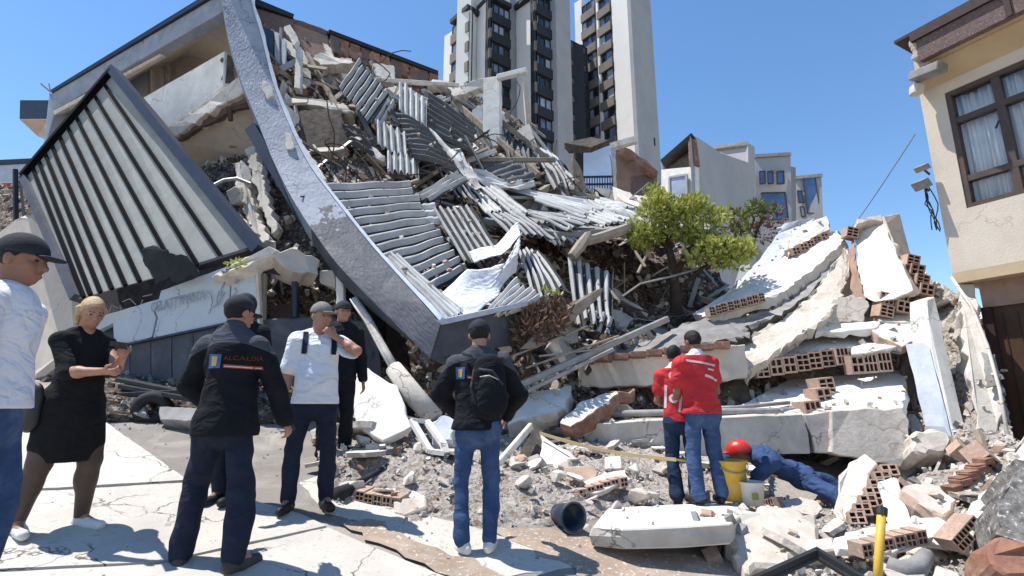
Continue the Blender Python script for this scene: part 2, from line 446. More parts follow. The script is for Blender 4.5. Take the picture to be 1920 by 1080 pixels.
WHITE = (.76, .74, .70); CREAM = (.60, .53, .45)
M = dict(
    white=pm('white_plaster', WHITE, (.62, .60, .56), 2.5, .85, .25, 25, stain=(.44, .37, .29), stain_amt=.6, stain_scale=2.2, rnd=.06, crack=0.7),
    white2=pm('chalky_plaster', (.70, .66, .60), (.52, .47, .41), 5, .9, .5, 18, stain=(.40, .30, .23), stain_amt=.45, rnd=.1, crack=0.7),
    cream=pm('cream_plaster', CREAM, (.50, .43, .36), 3, .9, .25, 30, stain=(.42, .36, .30), stain_amt=.3, crack=0.5),
    conc=pm('pale_concrete', (.58, .54, .48), (.45, .41, .36), 4, .9, .5, 16, stain=(.26, .23, .20), stain_amt=.5, rnd=.14, crack=0.7),
    dust=pm('dusty_concrete', (.62, .56, .49), (.47, .41, .35), 6, .92, .7, 12, stain=(.34, .24, .18), stain_amt=.5, rnd=.16, crack=0.5),
    grey=pm('grey_concrete', (.33, .32, .31), (.22, .21, .20), 5, .9, .5, 18, stain=(.14, .13, .12), stain_amt=.5, rnd=.15),
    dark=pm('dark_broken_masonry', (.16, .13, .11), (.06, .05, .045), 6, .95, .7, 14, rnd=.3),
    agg=pm('rough_aggregate', (.30, .28, .26), (.09, .085, .08), 14, .95, 1.0, 22, speck=((.55, .52, .48), 30)),
    fascia=pm('blue_grey_render', (.36, .385, .44), (.26, .28, .335), 3.5, .8, .35, 14, stain=(.16, .18, .23), stain_amt=.5, stain_scale=2.2, crack=0.7),
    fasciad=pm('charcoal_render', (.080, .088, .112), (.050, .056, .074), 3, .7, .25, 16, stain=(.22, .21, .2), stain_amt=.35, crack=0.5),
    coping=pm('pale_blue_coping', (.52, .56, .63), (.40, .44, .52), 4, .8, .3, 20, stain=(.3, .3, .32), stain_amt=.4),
    navy=pm('navy_paint', (.020, .028, .055), (.012, .018, .035), 3, .5, .1, 20, spec=.4),
    ribblack=pm('matt_black_paint', (.006, .006, .007), (.004, .004, .005), 6, .9, .1, 30, spec=.08),
    black=pm('black_metal', (.014, .014, .016), (.022, .022, .024), 6, .5, .1, 30, spec=.4),
    glasspanel=pm('frosted_roof_panel', (.35, .35, .315), (.27, .27, .245), 2.5, .6, .15, 10, spec=.25, stain=(.25, .25, .22), stain_amt=.6, stain_scale=2.5, rnd=.05),
    brick=pm('red_brick', (.31, .155, .10), (.21, .10, .07), 8, .9, .5, 22, stain=(.52, .45, .39), stain_amt=.6, stain_scale=3, rnd=.2),
    clay=pm('clay_block', (.47, .33, .25), (.37, .25, .18), 7, .9, .4, 24, stain=(.60, .53, .46), stain_amt=.75, stain_scale=3, rnd=.15),
    clayd=pm('clay_block_core', (.26, .13, .085), (.17, .085, .06), 7, .9, .3, 24),
    sheet=pm('fibre_cement_sheet', (.50, .50, .49), (.36, .36, .36), 3, .75, .2, 24, stain=(.24, .19, .15), stain_amt=.65, stain_scale=3.5, rnd=.15),
    sheetw=pm('bleached_fibre_sheet', (.66, .66, .64), (.50, .50, .49), 3, .75, .2, 24, stain=(.3, .3, .29), stain_amt=.4, stain_scale=3, rnd=.06),
    sheetd=pm('dark_and_shaded_sheet', (.115, .115, .12), (.075, .075, .08), 4, .7, .2, 24, rnd=.12),  # darker copy of the sheet, with shade put into its colour
    valley_shade=pm('valley_shade_sheet', (.055, .055, .056), (.035, .035, .036), 5, .85, .2, 24, rnd=.1),  # near black sheet colour standing in for shaded valleys
    steel=pm('galvanised_steel', (.42, .41, .40), (.28, .27, .26), 5, .5, .15, 30, metal=.35, stain=(.22, .15, .1), stain_amt=.4),
    rust=pm('rusty_steel', (.13, .07, .045), (.06, .04, .03), 10, .9, .4, 30),
    wood=pm('weathered_timber', (.34, .29, .23), (.21, .17, .13), 5, .9, .4, 20, rnd=.2),
    woodd=pm('dark_brown_door_timber', (.085, .042, .024), (.055, .028, .017), 3, .55, .15, 30),
    brownp=pm('brown_gravel_render', (.185, .13, .115), (.125, .085, .078), 14, .95, .8, 40, speck=((.30, .23, .21), 55)),
    maroon=pm('dark_maroon_trim', (.045, .022, .022), (.03, .015, .016), 5, .6, .2, 20),
    tan=pm('tan_soffit_paint', (.54, .41, .27), (.46, .34, .21), 2, .85, .15, 20),
    housew=pm('cream_house_render', (.66, .58, .48), (.58, .50, .41), 1.6, .9, .35, 40, stain=(.48, .40, .32), stain_amt=.25, crack=0.3),
    pinkp=pm('pinkish_brown_plaster', (.36, .24, .18), (.27, .17, .125), 3, .9, .3, 25),
    frame=pm('dark_bronze_frame', (.105, .070, .055), (.07, .05, .04), 4, .5, .1, 20),
    curtain=pm('net_curtain', (.86, .86, .86), (.76, .77, .78), 6, .9, .1, 20),
    bluew=pm('light_blue_paint', (.40, .52, .74), (.33, .45, .67), 2, .85, .2, 25, stain=(.5, .5, .5), stain_amt=.3),
    yellow=pm('yellow_plastic', (.66, .41, .05), (.52, .32, .04), 4, .5, .2, 15, spec=.4, stain=(.42, .36, .27), stain_amt=.75, stain_scale=7),
    bluep=pm('navy_plastic', (.026, .05, .09), (.018, .033, .062), 3, .5, .15, 12, spec=.4, stain=(.30, .28, .25), stain_amt=.5, stain_scale=6),
    whitep=pm('white_plastic', (.72, .70, .66), (.60, .57, .52), 3, .5, .1, 15),
    road=pm('dusty_road', (.36, .31, .265), (.25, .22, .19), 1.2, .93, .6, 40, stain=(.14, .125, .115), stain_amt=.7, stain_scale=.9, speck=((.46, .42, .37), 35), crack=0.6),
    paving=pm('street_concrete', (.58, .545, .49), (.46, .43, .385), .9, .9, .4, 45, stain=(.33, .30, .27), stain_amt=.4, stain_scale=1.1, speck=((.42, .39, .35), 22), crack=0.9),
    brownr=pm('brown_dusty_strip', (.37, .285, .215), (.27, .205, .155), 2.2, .95, .5, 40, stain=(.46, .41, .35), stain_amt=.6, stain_scale=2.5, speck=((.52, .47, .41), 30)),
    wet=pm('dark_asphalt_band', (.29, .265, .235), (.20, .18, .16), 1.5, .9, .6, 60, stain=(.42, .385, .34), stain_amt=.8, stain_scale=1.6),
    bark=pm('bark', (.075, .055, .042), (.035, .028, .022), 8, .95, .8, 20),
    twig=pm('dry_twig', (.25, .15, .10), (.13, .08, .06), 9, .95, .3, 30, rnd=.2),
    tower=pm('tower_white_concrete', (.80, .78, .74), (.72, .70, .66), .15, .85, .1, 6, stain=(.5, .48, .45), stain_amt=.3, stain_scale=.2),
    towerd=pm('tower_dark_and_shaded_cladding', (.035, .036, .042), (.025, .026, .03), .4, .6, .05, 8),
    spandrel=pm('tan_spandrel', (.21, .18, .15), (.15, .13, .11), .5, .8, .1, 8),
    aptw=pm('grey_apartment_and_shaded_render', (.40, .40, .40), (.33, .33, .34), .3, .9, .1, 6, stain=(.26, .26, .27), stain_amt=.35, stain_scale=.3),
    orange=pm('orange_paint', (.55, .09, .03), (.42, .07, .025), 4, .6, .1, 20),
    tarp=pm('white_tarpaulin', (.70, .71, .73), (.60, .61, .64), 2, .55, .12, 12, cloth=0.6),
    skin=pm('skin', (.40, .21, .14), (.33, .16, .105), 9, .55, .08, 40, spec=.4),
    skind=pm('tanned_skin', (.27, .13, .085), (.21, .095, .06), 9, .55, .08, 40, spec=.4),
    stock=pm('sheer_black_stocking', (.095, .056, .043), (.055, .034, .028), 5, .6, .05, 40, spec=.4),
    hair=pm('dark_hair', (.014, .010, .008), (.008, .006, .005), 20, .6, .5, 90),
    blonde=pm('blonde_hair', (.60, .43, .24), (.40, .26, .13), 14, .5, .6, 70),
    polo=pm('white_polo_cotton', (.72, .73, .77), (.66, .67, .72), 6, .9, .15, 60, cloth=0.8),
    blackc=pm('black_cloth', (.010, .011, .016), (.006, .007, .010), 6, .9, .2, 50, spec=.2, cloth=.55),
    dress=pm('black_dress_cloth', (.012, .012, .014), (.008, .008, .009), 6, .9, .2, 50, spec=.2, cloth=.55),
    charc=pm('charcoal_cloth', (.05, .053, .062), (.035, .037, .045), 8, .9, .3, 50, spec=.2, cloth=.55),
    navyc=pm('navy_trouser_cloth', (.018, .024, .045), (.011, .015, .03), 6, .9, .25, 50, spec=.2, cloth=.55),
    jean=pm('blue_denim', (.052, .095, .20), (.026, .052, .125), 5, .9, .4, 45, spec=.2, stain=(.15, .22, .36), stain_amt=.5, stain_scale=4, cloth=.55),
    jeand=pm('dark_denim', (.022, .040, .085), (.014, .025, .055), 5, .9, .3, 45, spec=.2, cloth=.55),
    red=pm('red_vest_cloth', (.50, .035, .042), (.42, .022, .028), 4, .8, .25, 40, spec=.25, cloth=.55),
    redh=pm('red_helmet_plastic', (.55, .03, .02), (.48, .025, .018), 4, .35, .05, 20, spec=.5),
    overall=pm('blue_overall_cloth', (.045, .085, .19), (.025, .05, .12), 5, .9, .4, 40, spec=.2, cloth=1.0),
    capg=pm('grey_cap_cloth', (.22, .21, .20), (.15, .145, .14), 8, .9, .2, 60),
    capd=pm('dark_cap_cloth', (.030, .033, .042), (.018, .02, .026), 8, .9, .3, 40),
    shoew=pm('white_sneaker', (.70, .69, .66), (.55, .54, .52), 8, .7, .2, 40),
    shoed=pm('dark_shoe', (.022, .021, .021), (.012, .012, .013), 8, .6, .2, 40),
    boot=pm('grey_work_boot', (.075, .07, .066), (.045, .042, .04), 8, .8, .4, 40),
    pale=pm('reflective_tape', (.62, .52, .50), (.5, .42, .42), 8, .5, .05, 40),
    gold=pm('emblem_gold', (.55, .40, .12)), eblue=pm('emblem_blue', (.06, .14, .34)), eorange=pm('print_orange', (.36, .065, .025)),
    rubber=pm('black_rubber', (.03, .03, .032), (.018, .018, .02), 6, .8, .3, 30),
    letter=pm('faded_grey_lettering', (.22, .24, .29), (.30, .33, .38), 14, .9, .1, 20),
    sign=pm('painted_sign_wall', (.47, .52, .58), (.41, .46, .53), 2.5, .85, .15, 30, stain=(.33, .37, .44), stain_amt=.4, stain_scale=3, crack=0.6),
    tapey=pm('yellow_tape', (.60, .45, .22), (.5, .38, .2), 6, .7, .1, 20),
)
def glass(name, c, rough=.08, c2=None, sc=.6):
    return pm(name, c, c2 or tuple(x * .5 for x in c), sc, rough, 0, spec=.8)
M['win'] = glass('tower_window_glass', (.22, .30, .44), .1, (.05, .07, .11))
M['winl'] = glass('window_with_pale_blind', (.46, .52, .60), .3, (.25, .3, .38))
M['wind'] = glass('dark_window_glass', (.03, .04, .055), .08)
M['winb'] = glass('blue_window_glass', (.10, .20, .38), .12, (.05, .10, .22))
def leafmat(name, a, b, c):
    m = pm(name, a, b, 3, .6, .1, 20, spec=.3, rnd=.0)
    nt = m.node_tree; N, L = nt.nodes, nt.links; bs = N['Principled BSDF']
    old = bs.inputs['Base Color'].links[0].from_socket
    g = N.new('ShaderNodeNewGeometry')
    mx = N.new('ShaderNodeMix'); mx.data_type = 'RGBA'; L.new(old, mx.inputs[6]); mx.inputs[7].default_value = (*c, 1)
    L.new(g.outputs['Random Per Island'], mx.inputs[0]); L.new(mx.outputs[2], bs.inputs['Base Color'])
    tr = N.new('ShaderNodeBsdfTranslucent'); L.new(mx.outputs[2], tr.inputs[0])
    ms = N.new('ShaderNodeMixShader'); ms.inputs[0].default_value = .3
    L.new(bs.outputs[0], ms.inputs[1]); L.new(tr.outputs[0], ms.inputs[2]); L.new(ms.outputs[0], N['Material Output'].inputs[0])
    return m
M['leaf'] = leafmat('bright_green_foliage', (.30, .34, .07), (.19, .23, .05), (.46, .47, .13))
M['leafd'] = leafmat('olive_foliage', (.14, .18, .04), (.07, .10, .03), (.2, .22, .06))
M['rub'] = rubble_mat('pale_rubble', [(.38, .28, .21), (.48, .42, .36), (.57, .52, .46), (.64, .60, .55), (.51, .45, .39), (.60, .55, .49), (.67, .63, .58), (.43, .37, .32)], 10)
M['rubd'] = rubble_mat('dark_rubble', [(.05, .04, .035), (.13, .10, .08), (.20, .16, .13), (.09, .075, .065), (.30, .26, .22), (.16, .09, .06), (.40, .37, .33), (.11, .09, .08)], 7)
M['rubb'] = rubble_mat('brown_brick_rubble', [(.06, .05, .042), (.15, .11, .085), (.22, .19, .16), (.10, .085, .075), (.19, .11, .075), (.30, .27, .24), (.13, .11, .095), (.36, .33, .30)], 7)

def jacket_mat(name, z0):
    m = M['blackc'].copy(); m.name = name; nt = m.node_tree; N, L = nt.nodes, nt.links; b = N['Principled BSDF']
    old = b.inputs['Base Color'].links[0].from_socket
    tc = N.new('ShaderNodeTexCoord'); sp = N.new('ShaderNodeSeparateXYZ'); L.new(tc.outputs['Object'], sp.inputs[0])
    sq = N.new('ShaderNodeMath'); sq.operation = 'MULTIPLY'; L.new(sp.outputs[0], sq.inputs[0]); L.new(sp.outputs[0], sq.inputs[1])
    ma = N.new('ShaderNodeMath'); ma.operation = 'MULTIPLY_ADD'; L.new(sq.outputs[0], ma.inputs[0]); ma.inputs[1].default_value = 1.1; L.new(sp.outputs[2], ma.inputs[2])
    gt = N.new('ShaderNodeMath'); gt.operation = 'GREATER_THAN'; L.new(ma.outputs[0], gt.inputs[0]); gt.inputs[1].default_value = z0
    mx = N.new('ShaderNodeMix'); mx.data_type = 'RGBA'; L.new(gt.outputs[0], mx.inputs[0]); L.new(old, mx.inputs[6]); mx.inputs[7].default_value = (.055, .06, .075, 1)
    L.new(mx.outputs[2], b.inputs['Base Color']); return m
M['jack1'] = jacket_mat('black_jacket_with_grey_yoke', 1.46)
M['jack2'] = jacket_mat('black_jacket_with_grey_shoulders', 1.455)
# ------------------------------------------------------------------ the street
def grid_ground():
    xs = [-400, -120, -50, -25, -15] + [x * .5 for x in range(-22, 23)] + [15, 25, 50, 120, 400]
    ys = [-60, -25, -12] + [y * .5 for y in range(-12, 28)] + [18, 25, 40, 80, 200, 600]
    vs = [(x, y, gz(x, y)) for y in ys for x in xs]
    n = len(xs)
    fs = [(j * n + i, j * n + i + 1, (j + 1) * n + i + 1, (j + 1) * n + i) for j in range(len(ys) - 1) for i in range(n - 1)]
    o = bpy.data.objects.new('street', mesh_of('street', vs, fs, M['road']))
    COL.objects.link(o)
    return tag(o, kind='structure')
street = grid_ground()

def ground_sheet(name, px, dz, mat, thick=0.03, jit=0.012, **kw):
    P = [G(u, v, dz) for u, v in px]
    out = []
    rnd = random.Random(len(px) + int(px[0][0]))
    for i in range(len(P)):
        a, b = P[i], P[(i + 1) % len(P)]
        k = max(1, int((b - a).length / .12))
        for j in range(k):
            q = a.lerp(b, j / k)
            if j and jit: q = q + Vector((rnd.uniform(-jit, jit), rnd.uniform(-jit, jit), 0))
            q.z = gz(q.x, q.y) + dz
            out.append(q)
    m = len(out)
    if newell(out).z < 0: out.reverse()
    vs = out + [q - Vector((0, 0, thick)) for q in out]
    fs = [tuple(range(m))] + [(i, m + i, m + (i + 1) % m, (i + 1) % m) for i in range(m)]
    return mk(name, vs, fs, mat, None, **kw)

ground_sheet('asphalt_band', [(150, 800), (330, 775), (560, 800), (900, 850), (1180, 935), (1420, 1090), (860, 1090), (690, 1000), (560, 960), (350, 905), (190, 795)], .004, M['wet'], .02, .03, kind='structure')
for px in ([(-160, 775), (196, 790), (352, 899), (110, 914), (-260, 925)],
           [(-270, 931), (110, 919), (356, 904), (560, 962), (612, 985), (300, 1052), (-300, 1080)],
           [(-320, 1090), (300, 1057), (616, 989), (700, 1026), (850, 1086), (1000, 1200), (-400, 1300)]):
    ground_sheet('concrete_slab', px, .022, M['paving'], .05, .006, kind='structure')
ground_sheet('concrete_patch', [(560, 905), (640, 880), (800, 965), (960, 1010), (1075, 1062), (930, 1084), (860, 1075), (760, 1030), (700, 985), (610, 960)], .011, M['paving'], .03, .02, kind='structure')
ground_sheet('dirt_strip', [(640, 980), (690, 972), (800, 1022), (905, 1060), (985, 1092), (880, 1092), (760, 1045)], .0245, M['brownr'], .003, .05, kind='structure')
ground_sheet('dirt_strip', [(900, 985), (1010, 990), (1120, 1012), (1260, 1036), (1400, 1050), (1440, 1110), (1100, 1110), (1080, 1066), (960, 1014)], .0145, M['brownr'], .003, .05, kind='structure')
# raised pavement beyond the left edge
pv = MB()
pv.add([(-6, -2, .55), (-1.75, -2, .25), (-1.75, 3.05, .47), (-6, 3.05, .62), (-6, -2, -1), (-1.75, -2, -1), (-1.75, 3.05, -1), (-6, 3.05, -1)],
       [(0, 1, 2, 3), (0, 4, 5, 1), (1, 5, 6, 2), (2, 6, 7, 3), (3, 7, 4, 0)])
pv.build('pavement', M['paving'], kind='structure')

# ------------------------------------------------------------------ apartment towers
def dirv(u, v, D):
    p = W(u, v, D); return Vector((p.x, p.y, 0))
def vbox(mb, a, b, depth, z0, z1, m=0, proud=0.0):
    """vertical wall piece between ground points a and b, running back (away from the viewer) by depth"""
    d = (b - a); L = d.length; d.normalize()
    n = Vector((-d.y, d.x, 0))
    if n.dot(a) < 0: n = -n           # n points away from the camera
    a2, b2 = a - n * proud, b - n * proud
    vs = [a2, b2, b + n * depth, a + n * depth]
    vs = [Vector((p.x, p.y, z)) for z in (z0, z1) for p in vs]
    mb.add(vs, [(0, 1, 2, 3), (7, 6, 5, 4), (0, 4, 5, 1), (1, 5, 6, 2), (2, 6, 7, 3), (3, 7, 4, 0)], m)
def fin(root, name, u0, u1, D0, D1, z1, mat, depth=6.0, z0=2.0, v=150):
    mb = MB(); vbox(mb, dirv(u0, v, D0), dirv(u1, v, D1), depth, z0, z1)
    return mb.build(name, mat, root)
def bay(root, a, b, zt, zb, pitch, wh, cols, mats, proud=.35, sp=None, seed=0, deep=.4):
    """stack of storeys between ground points a and b: spandrel, window (> panes) on each floor"""
    rnd = random.Random(seed)
    back = MB(); vbox(back, a, b, deep, zb, zt + .3, proud=-.25)
    back.build('bay_wall', M['towerd'], root)
    z = zt
    d = (b - a)
    while z - pitch > zb:
        s = MB(); vbox(s, a, b, .22, z - pitch + .03, z - wh - .03, proud=proud)
        s.build('spandrel', sp or M['spandrel'], root)
        w = MB()
        vbox(w, a, b, .1, z - wh, z - wh + .09, proud=.12); vbox(w, a, b, .1, z - .09, z, proud=.12)
        for i in range(cols + 1):
            t = i / cols
            p = a + d * (t * .96 + .0); q = a + d * (t * .96 + .04)
            vbox(w, p, q, .1, z - wh + .09, z - .09, proud=.12)
        wf = w.build('window', M['towerd'], root)
        for i in range(cols):
            p = a + d * (i / cols * .96 + .042); q = a + d * ((i + 1) / cols * .96 - .002)
            g = MB(); vbox(g, p, q, .04, z - wh + .092, z - .092, proud=.03)
            g.build('pane', rnd.choice(mats), wf)
        z -= pitch
P0 = dirv(960, 150, 60)
tA = empty('apartment_tower', (P0.x, P0.y, 2), 'tall white finned apartment tower with dark stacked balconies behind the ruin', 'building')
ztop = 54.0
fin(tA, 'fin', 831, 846, 61.5, 60.5, 49.0, M['tower'], 8)
gl = [M['win'], M['winl'], M['winl'], M['win'], M['wind']]
bay(tA, dirv(846.5, 150, 60.3), dirv(880, 150, 57.5), 49.3, 24, 2.77, 1.35, 3, gl, seed=1)
m_ = MB(); vbox(m_, dirv(846.5, 150, 60.2), dirv(880, 150, 57.4), 5, 49.6, 50.2, proud=.5); m_.build('bay_roof', M['towerd'], tA)
fin(tA, 'fin', 880.5, 892.5, 57.4, 58.8, 60, M['tower'], 2)
fin(tA, 'fin', 892.8, 912, 58.8, 57.0, 60, M['tower'], .4)
bay(tA, dirv(912.5, 150, 56.8), dirv(955, 150, 58.8), 50.4, 20, 2.77, 1.4, 4, gl, sp=M['towerd'], seed=2)  # dark spandrels paint in the shade of this front
bay(tA, dirv(912.2, 150, 58.2), dirv(917.5, 150, 56.3), 50.4, 20, 2.77, 1.4, 1, [M['winl'], M['win']], seed=12, proud=.1, deep=.3)
m_ = MB(); vbox(m_, dirv(912.5, 150, 56.7), dirv(955, 150, 58.7), 5, 50.6, 51.2, proud=.5); m_.build('bay_roof', M['towerd'], tA)
fin(tA, 'fin', 955.5, 968, 58.9, 60.0, 60, M['aptw'], 2)  # grey instead of white colours in the shade of this fin
fin(tA, 'fin', 968.3, 998, 59.9, 58.0, 60, M['tower'], .4)
bay(tA, dirv(999, 150, 56.6), dirv(1044, 150, 58.8), 51.3, 18, 2.77, 1.4, 4, gl, sp=M['towerd'], seed=3)  # shade of this front put into dark spandrels too
bay(tA, dirv(998.3, 150, 58.0), dirv(1004, 150, 56.2), 51.3, 18, 2.77, 1.4, 1, [M['winl'], M['win']], seed=13, proud=.1, deep=.3)
m_ = MB(); vbox(m_, dirv(999, 150, 56.5), dirv(1044, 150, 58.7), 5, 51.5, 52.1, proud=.5); m_.build('bay_roof', M['towerd'], tA)
fin(tA, 'fin', 1044.5, 1072, 57.6, 60.0, 60, M['aptw'], 2)  # shaded fin, its shade set in the grey colour
bay(tA, dirv(1066, 150, 64), dirv(1102, 150, 66), 50.5, 18, 2.77, 1.2, 2, [M['wind']], sp=M['towerd'], seed=4, proud=.1)
m_ = MB(); vbox(m_, dirv(885, 150, 61.8), dirv(1096, 150, 64.8), 5, 3, 50.2); m_.build('core', M['towerd'], tA)
P1 = dirv(1160, 150, 64)
tB = empty('apartment_tower', (P1.x, P1.y, 2), 'right hand white tower with blank side wall greyed for shade and tan banded windows', 'building')
fin(tB, 'fin', 1081, 1095, 68.5, 67.5, 60, M['tower'], 5)
bay(tB, dirv(1095.5, 150, 67.6), dirv(1122, 150, 65.6), 58.5, 19, 2.85, 1.5, 3, [M['win'], M['wind'], M['wind'], M['winl']], seed=5)
fin(tB, 'mullion_fin', 1122.4, 1126, 65.2, 64.9, 62, M['tower'], 1.2)
bay(tB, dirv(1126.4, 150, 65.3), dirv(1152, 150, 63.4), 60.0, 19, 2.85, 1.5, 2, [M['win'], M['wind'], M['wind'], M['winl']], seed=6)
fin(tB, 'fin', 1152.5, 1186, 63.2, 61.2, 64, M['tower'], 1.5)
fin(tB, 'recess', 1186.3, 1190, 61.9, 61.8, 64, M['towerd'], .8)
fin(tB, 'side_wall', 1190.3, 1229, 60.9, 66.0, 62, M['aptw'], .5)  # shade of this side put into a grey colour
v_ = MB(); c_ = W(1220, 268, 65.0); v_.box(c_ + Vector((0, -.4, 0)), (.5, .3, 0), (.05, -.2, 0), (0, 0, .55)); v_.build('wall_vent', M['towerd'], tB)

# ------------------------------------------------------------------ houses behind, right of the towers
def house_wall(root, name, px, depth, mat, **kw):
    return slab(name, px, depth, mat, root, rough=0, bevel=0, **kw)
def hwin(root, px, mat, fr=None, t=.06):
    P = [V(p) for p in px]; n = newell(P)
    if n.dot(P[0] - Vector((0, 0, CAMZ))) > 0: n = -n
    c = sum(P, Vector()) / 4
    mb = MB()
    for i in range(4):
        mb.bar(P[i] + n * .03, P[(i + 1) % 4] + n * .03, .10, .10, n)
    w = mb.build('window', fr or M['frame'], root)
    vs, fs = slab_geo([c + (p - c) * .97 + n * .02 for p in P], .03, 0)
    mk('pane', vs, fs, mat, w)
    return w
h1 = empty('gabled_house', W(1310, 400, 27), 'white house with broken open gable beside the green tree', 'house')
house_wall(h1, 'side_wall', [(1293, 252, 24), (1335, 280, 26.5), (1392, 300, 29), (1395, 420, 29), (1310, 700, 24)], .3, M['aptw'], ext=(.6, .4, 0))
house_wall(h1, 'front_wall', [(1240, 318, 26), (1303, 312, 24.1), (1309, 700, 24.1), (1240, 700, 26)], .3, M['white'])
house_wall(h1, 'gable_wall', [(1242, 305, 27), (1290, 262, 25.2), (1302, 312, 25.2), (1242, 318, 27)], .3, M['dark'])
house_wall(h1, 'brick_jamb', [(1290, 262, 24.3), (1297, 258, 24.05), (1304, 309, 24.05), (1292, 312, 24.3)], .35, M['brick'])
house_wall(h1, 'roof', [(1238, 300, 26.2), (1296, 249, 23.9), (1302, 256, 23.9), (1242, 308, 26.2)], .3, M['black'], ext=(1.5, 2.5, .0))
hwin(h1, [(1256, 333, 25.2), (1288, 328, 24.4), (1290, 400, 24.4), (1258, 400, 25.2)], M['winl'], M['aptw'])
h2 = empty('apartment_block', W(1380, 420, 40), 'grey flat roofed apartment block with narrow windows right of the gabled house', 'building')
house_wall(h2, 'wall', [(1344, 278, 44), (1402, 270, 41), (1408, 700, 41), (1344, 700, 44)], 4, M['aptw'], ext=(0, 3, 0))
house_wall(h2, 'corner_wall', [(1402.5, 268, 40.7), (1415, 275, 42), (1420, 700, 42), (1408.5, 700, 40.7)], 3, M['aptw'], ext=(0, 3, 0))
house_wall(h2, 'parapet', [(1341, 272, 43.8), (1403, 265, 40.6), (1404, 271, 40.6), (1341, 279, 43.8)], .4, M['grey'], ext=(0, .6, 0))
hwin(h2, [(1383, 314, 41.5), (1392, 313, 41.2), (1393, 339, 41.2), (1384, 340, 41.5)], M['wind'])
hwin(h2, [(1388, 357, 41.3), (1396, 356, 41.1), (1397, 376, 41.1), (1389, 378, 41.3)], M['wind'])
h3 = empty('apartment_block', W(1450, 700, 46), 'grey apartment block with three small upper windows and a wide blue window', 'building')
house_wall(h3, 'wall', [(1415.5, 292, 46), (1482, 288, 45), (1492, 700, 45), (1420, 700, 46)], 4, M['aptw'], ext=(0, 3, 0))
house_wall(h3, 'parapet', [(1415.5, 289, 45.8), (1483, 285, 44.8), (1484, 291, 44.8), (1416, 295, 45.8)], .5, M['grey'], ext=(0, .6, 0))
for k, (a, b) in enumerate(((1424, 1434), (1439, 1449), (1456, 1469))):
    hwin(h3, [(a, 322, 45.2), (b, 321, 45.1), (b + 1, 344, 45.1), (a + 1, 345, 45.2)], M['winb'])
hwin(h3, [(1427, 362, 45.3), (1472, 361, 44.9), (1478, 412, 44.9), (1430, 412, 45.3)], M['winb'])
house_wall(h3, 'side_wall', [(1482.5, 312, 45.2), (1492, 314, 48), (1498, 700, 48), (1492.5, 700, 45.2)], 3, M['grey'], ext=(0, 3, 0))
h4 = empty('apartment_block', W(1525, 700, 52), 'farthest grey apartment block with a tall blue glass strip', 'building')
house_wall(h4, 'wall', [(1492.5, 332, 52), (1540, 328, 51), (1556, 700, 51), (1500, 700, 52)], 4, M['aptw'], ext=(0, 3, 0))
house_wall(h4, 'parapet', [(1491, 330, 51.8), (1542, 325, 50.8), (1543, 331, 50.8), (1491, 336, 51.8)], .5, M['grey'], ext=(0, .6, 0))
hwin(h4, [(1506, 334, 51.6), (1528, 332, 51.2), (1538, 400, 51.2), (1514, 400, 51.6)], M['winb'])
hwin(h4, [(1495, 358, 51.8), (1503, 358, 51.7), (1507, 380, 51.7), (1498, 380, 51.8)], M['winb'])
hwin(h4, [(1500, 388, 51.8), (1507, 388, 51.7), (1510, 406, 51.7), (1503, 406, 51.8)], M['winl'])

# ------------------------------------------------------------------ low ruined rooms under the towers
r1 = empty('ruined_room', W(1120, 400, 21), 'roofless light blue room with small railing below the towers', 'building')
house_wall(r1, 'blue_wall', [(1094, 287, 21.5), (1146, 272, 21), (1148, 560, 21), (1094, 560, 21.5)], .25, M['bluew'])
house_wall(r1, 'roof_edge', [(1058, 268, 20.5), (1108, 257, 20.8), (1140, 263, 20.2), (1108, 276, 20.2), (1066, 278, 20.5)], .25, M['dark'])
rl = MB()
for v0 in (332, 346, 362):
    rl.bar(W(1090, v0, 20.3), W(1150, v0 - 1, 20.1), .07, .07)
for k in range(13):
    u = 1091 + k * 4.8
    rl.bar(W(u, 332, 20.3), W(u, 364, 20.3), .035, .035)
rl.build('railing', M['navy'], r1)
r2 = empty('ruined_room', W(1190, 400, 22), 'pinkish broken plaster room right of the blue wall', 'building')
house_wall(r2, 'back_wall', [(1152, 278, 23), (1180, 285, 23), (1212, 300, 23), (1232, 322, 23), (1234, 560, 23), (1152, 560, 23)], .3, M['pinkp'])
slab('left_jamb', [(1146.5, 270, 21.5), (1153, 270, 21.5), (1158, 385, 21.5), (1149, 385, 21.5)], .4, M['white2'], r2, rough=.03)
slab('broken_top', [(1153, 280, 22.4), (1160, 274, 22.4), (1196, 290, 22.4), (1234, 322, 22.4), (1232, 330, 22.4), (1190, 300, 22.4)], .3, M['brick'], r2, rough=.1, seg=.3)
house_wall(r2, 'doorway', [(1186, 330, 22.9), (1226, 326, 22.9), (1228, 560, 22.9), (1186, 560, 22.9)], .1, M['brownp'])
bq = MB(); bq.bar(W(1145, 276, 20.8), W(1194, 262, 20.4), .28, .26); bq.build('concrete_lintel', M['white2'], label='pale concrete lintel jutting over the pinkish broken room', cat='beam')
slab('ruined_wall', [(1003, 300, 18.5), (1026, 304, 18.3), (1028, 355, 18.3), (1003, 352, 18.5)], .3, M['cream'], rough=.05, label='beige wall stub left of the blue room', cat='wall')

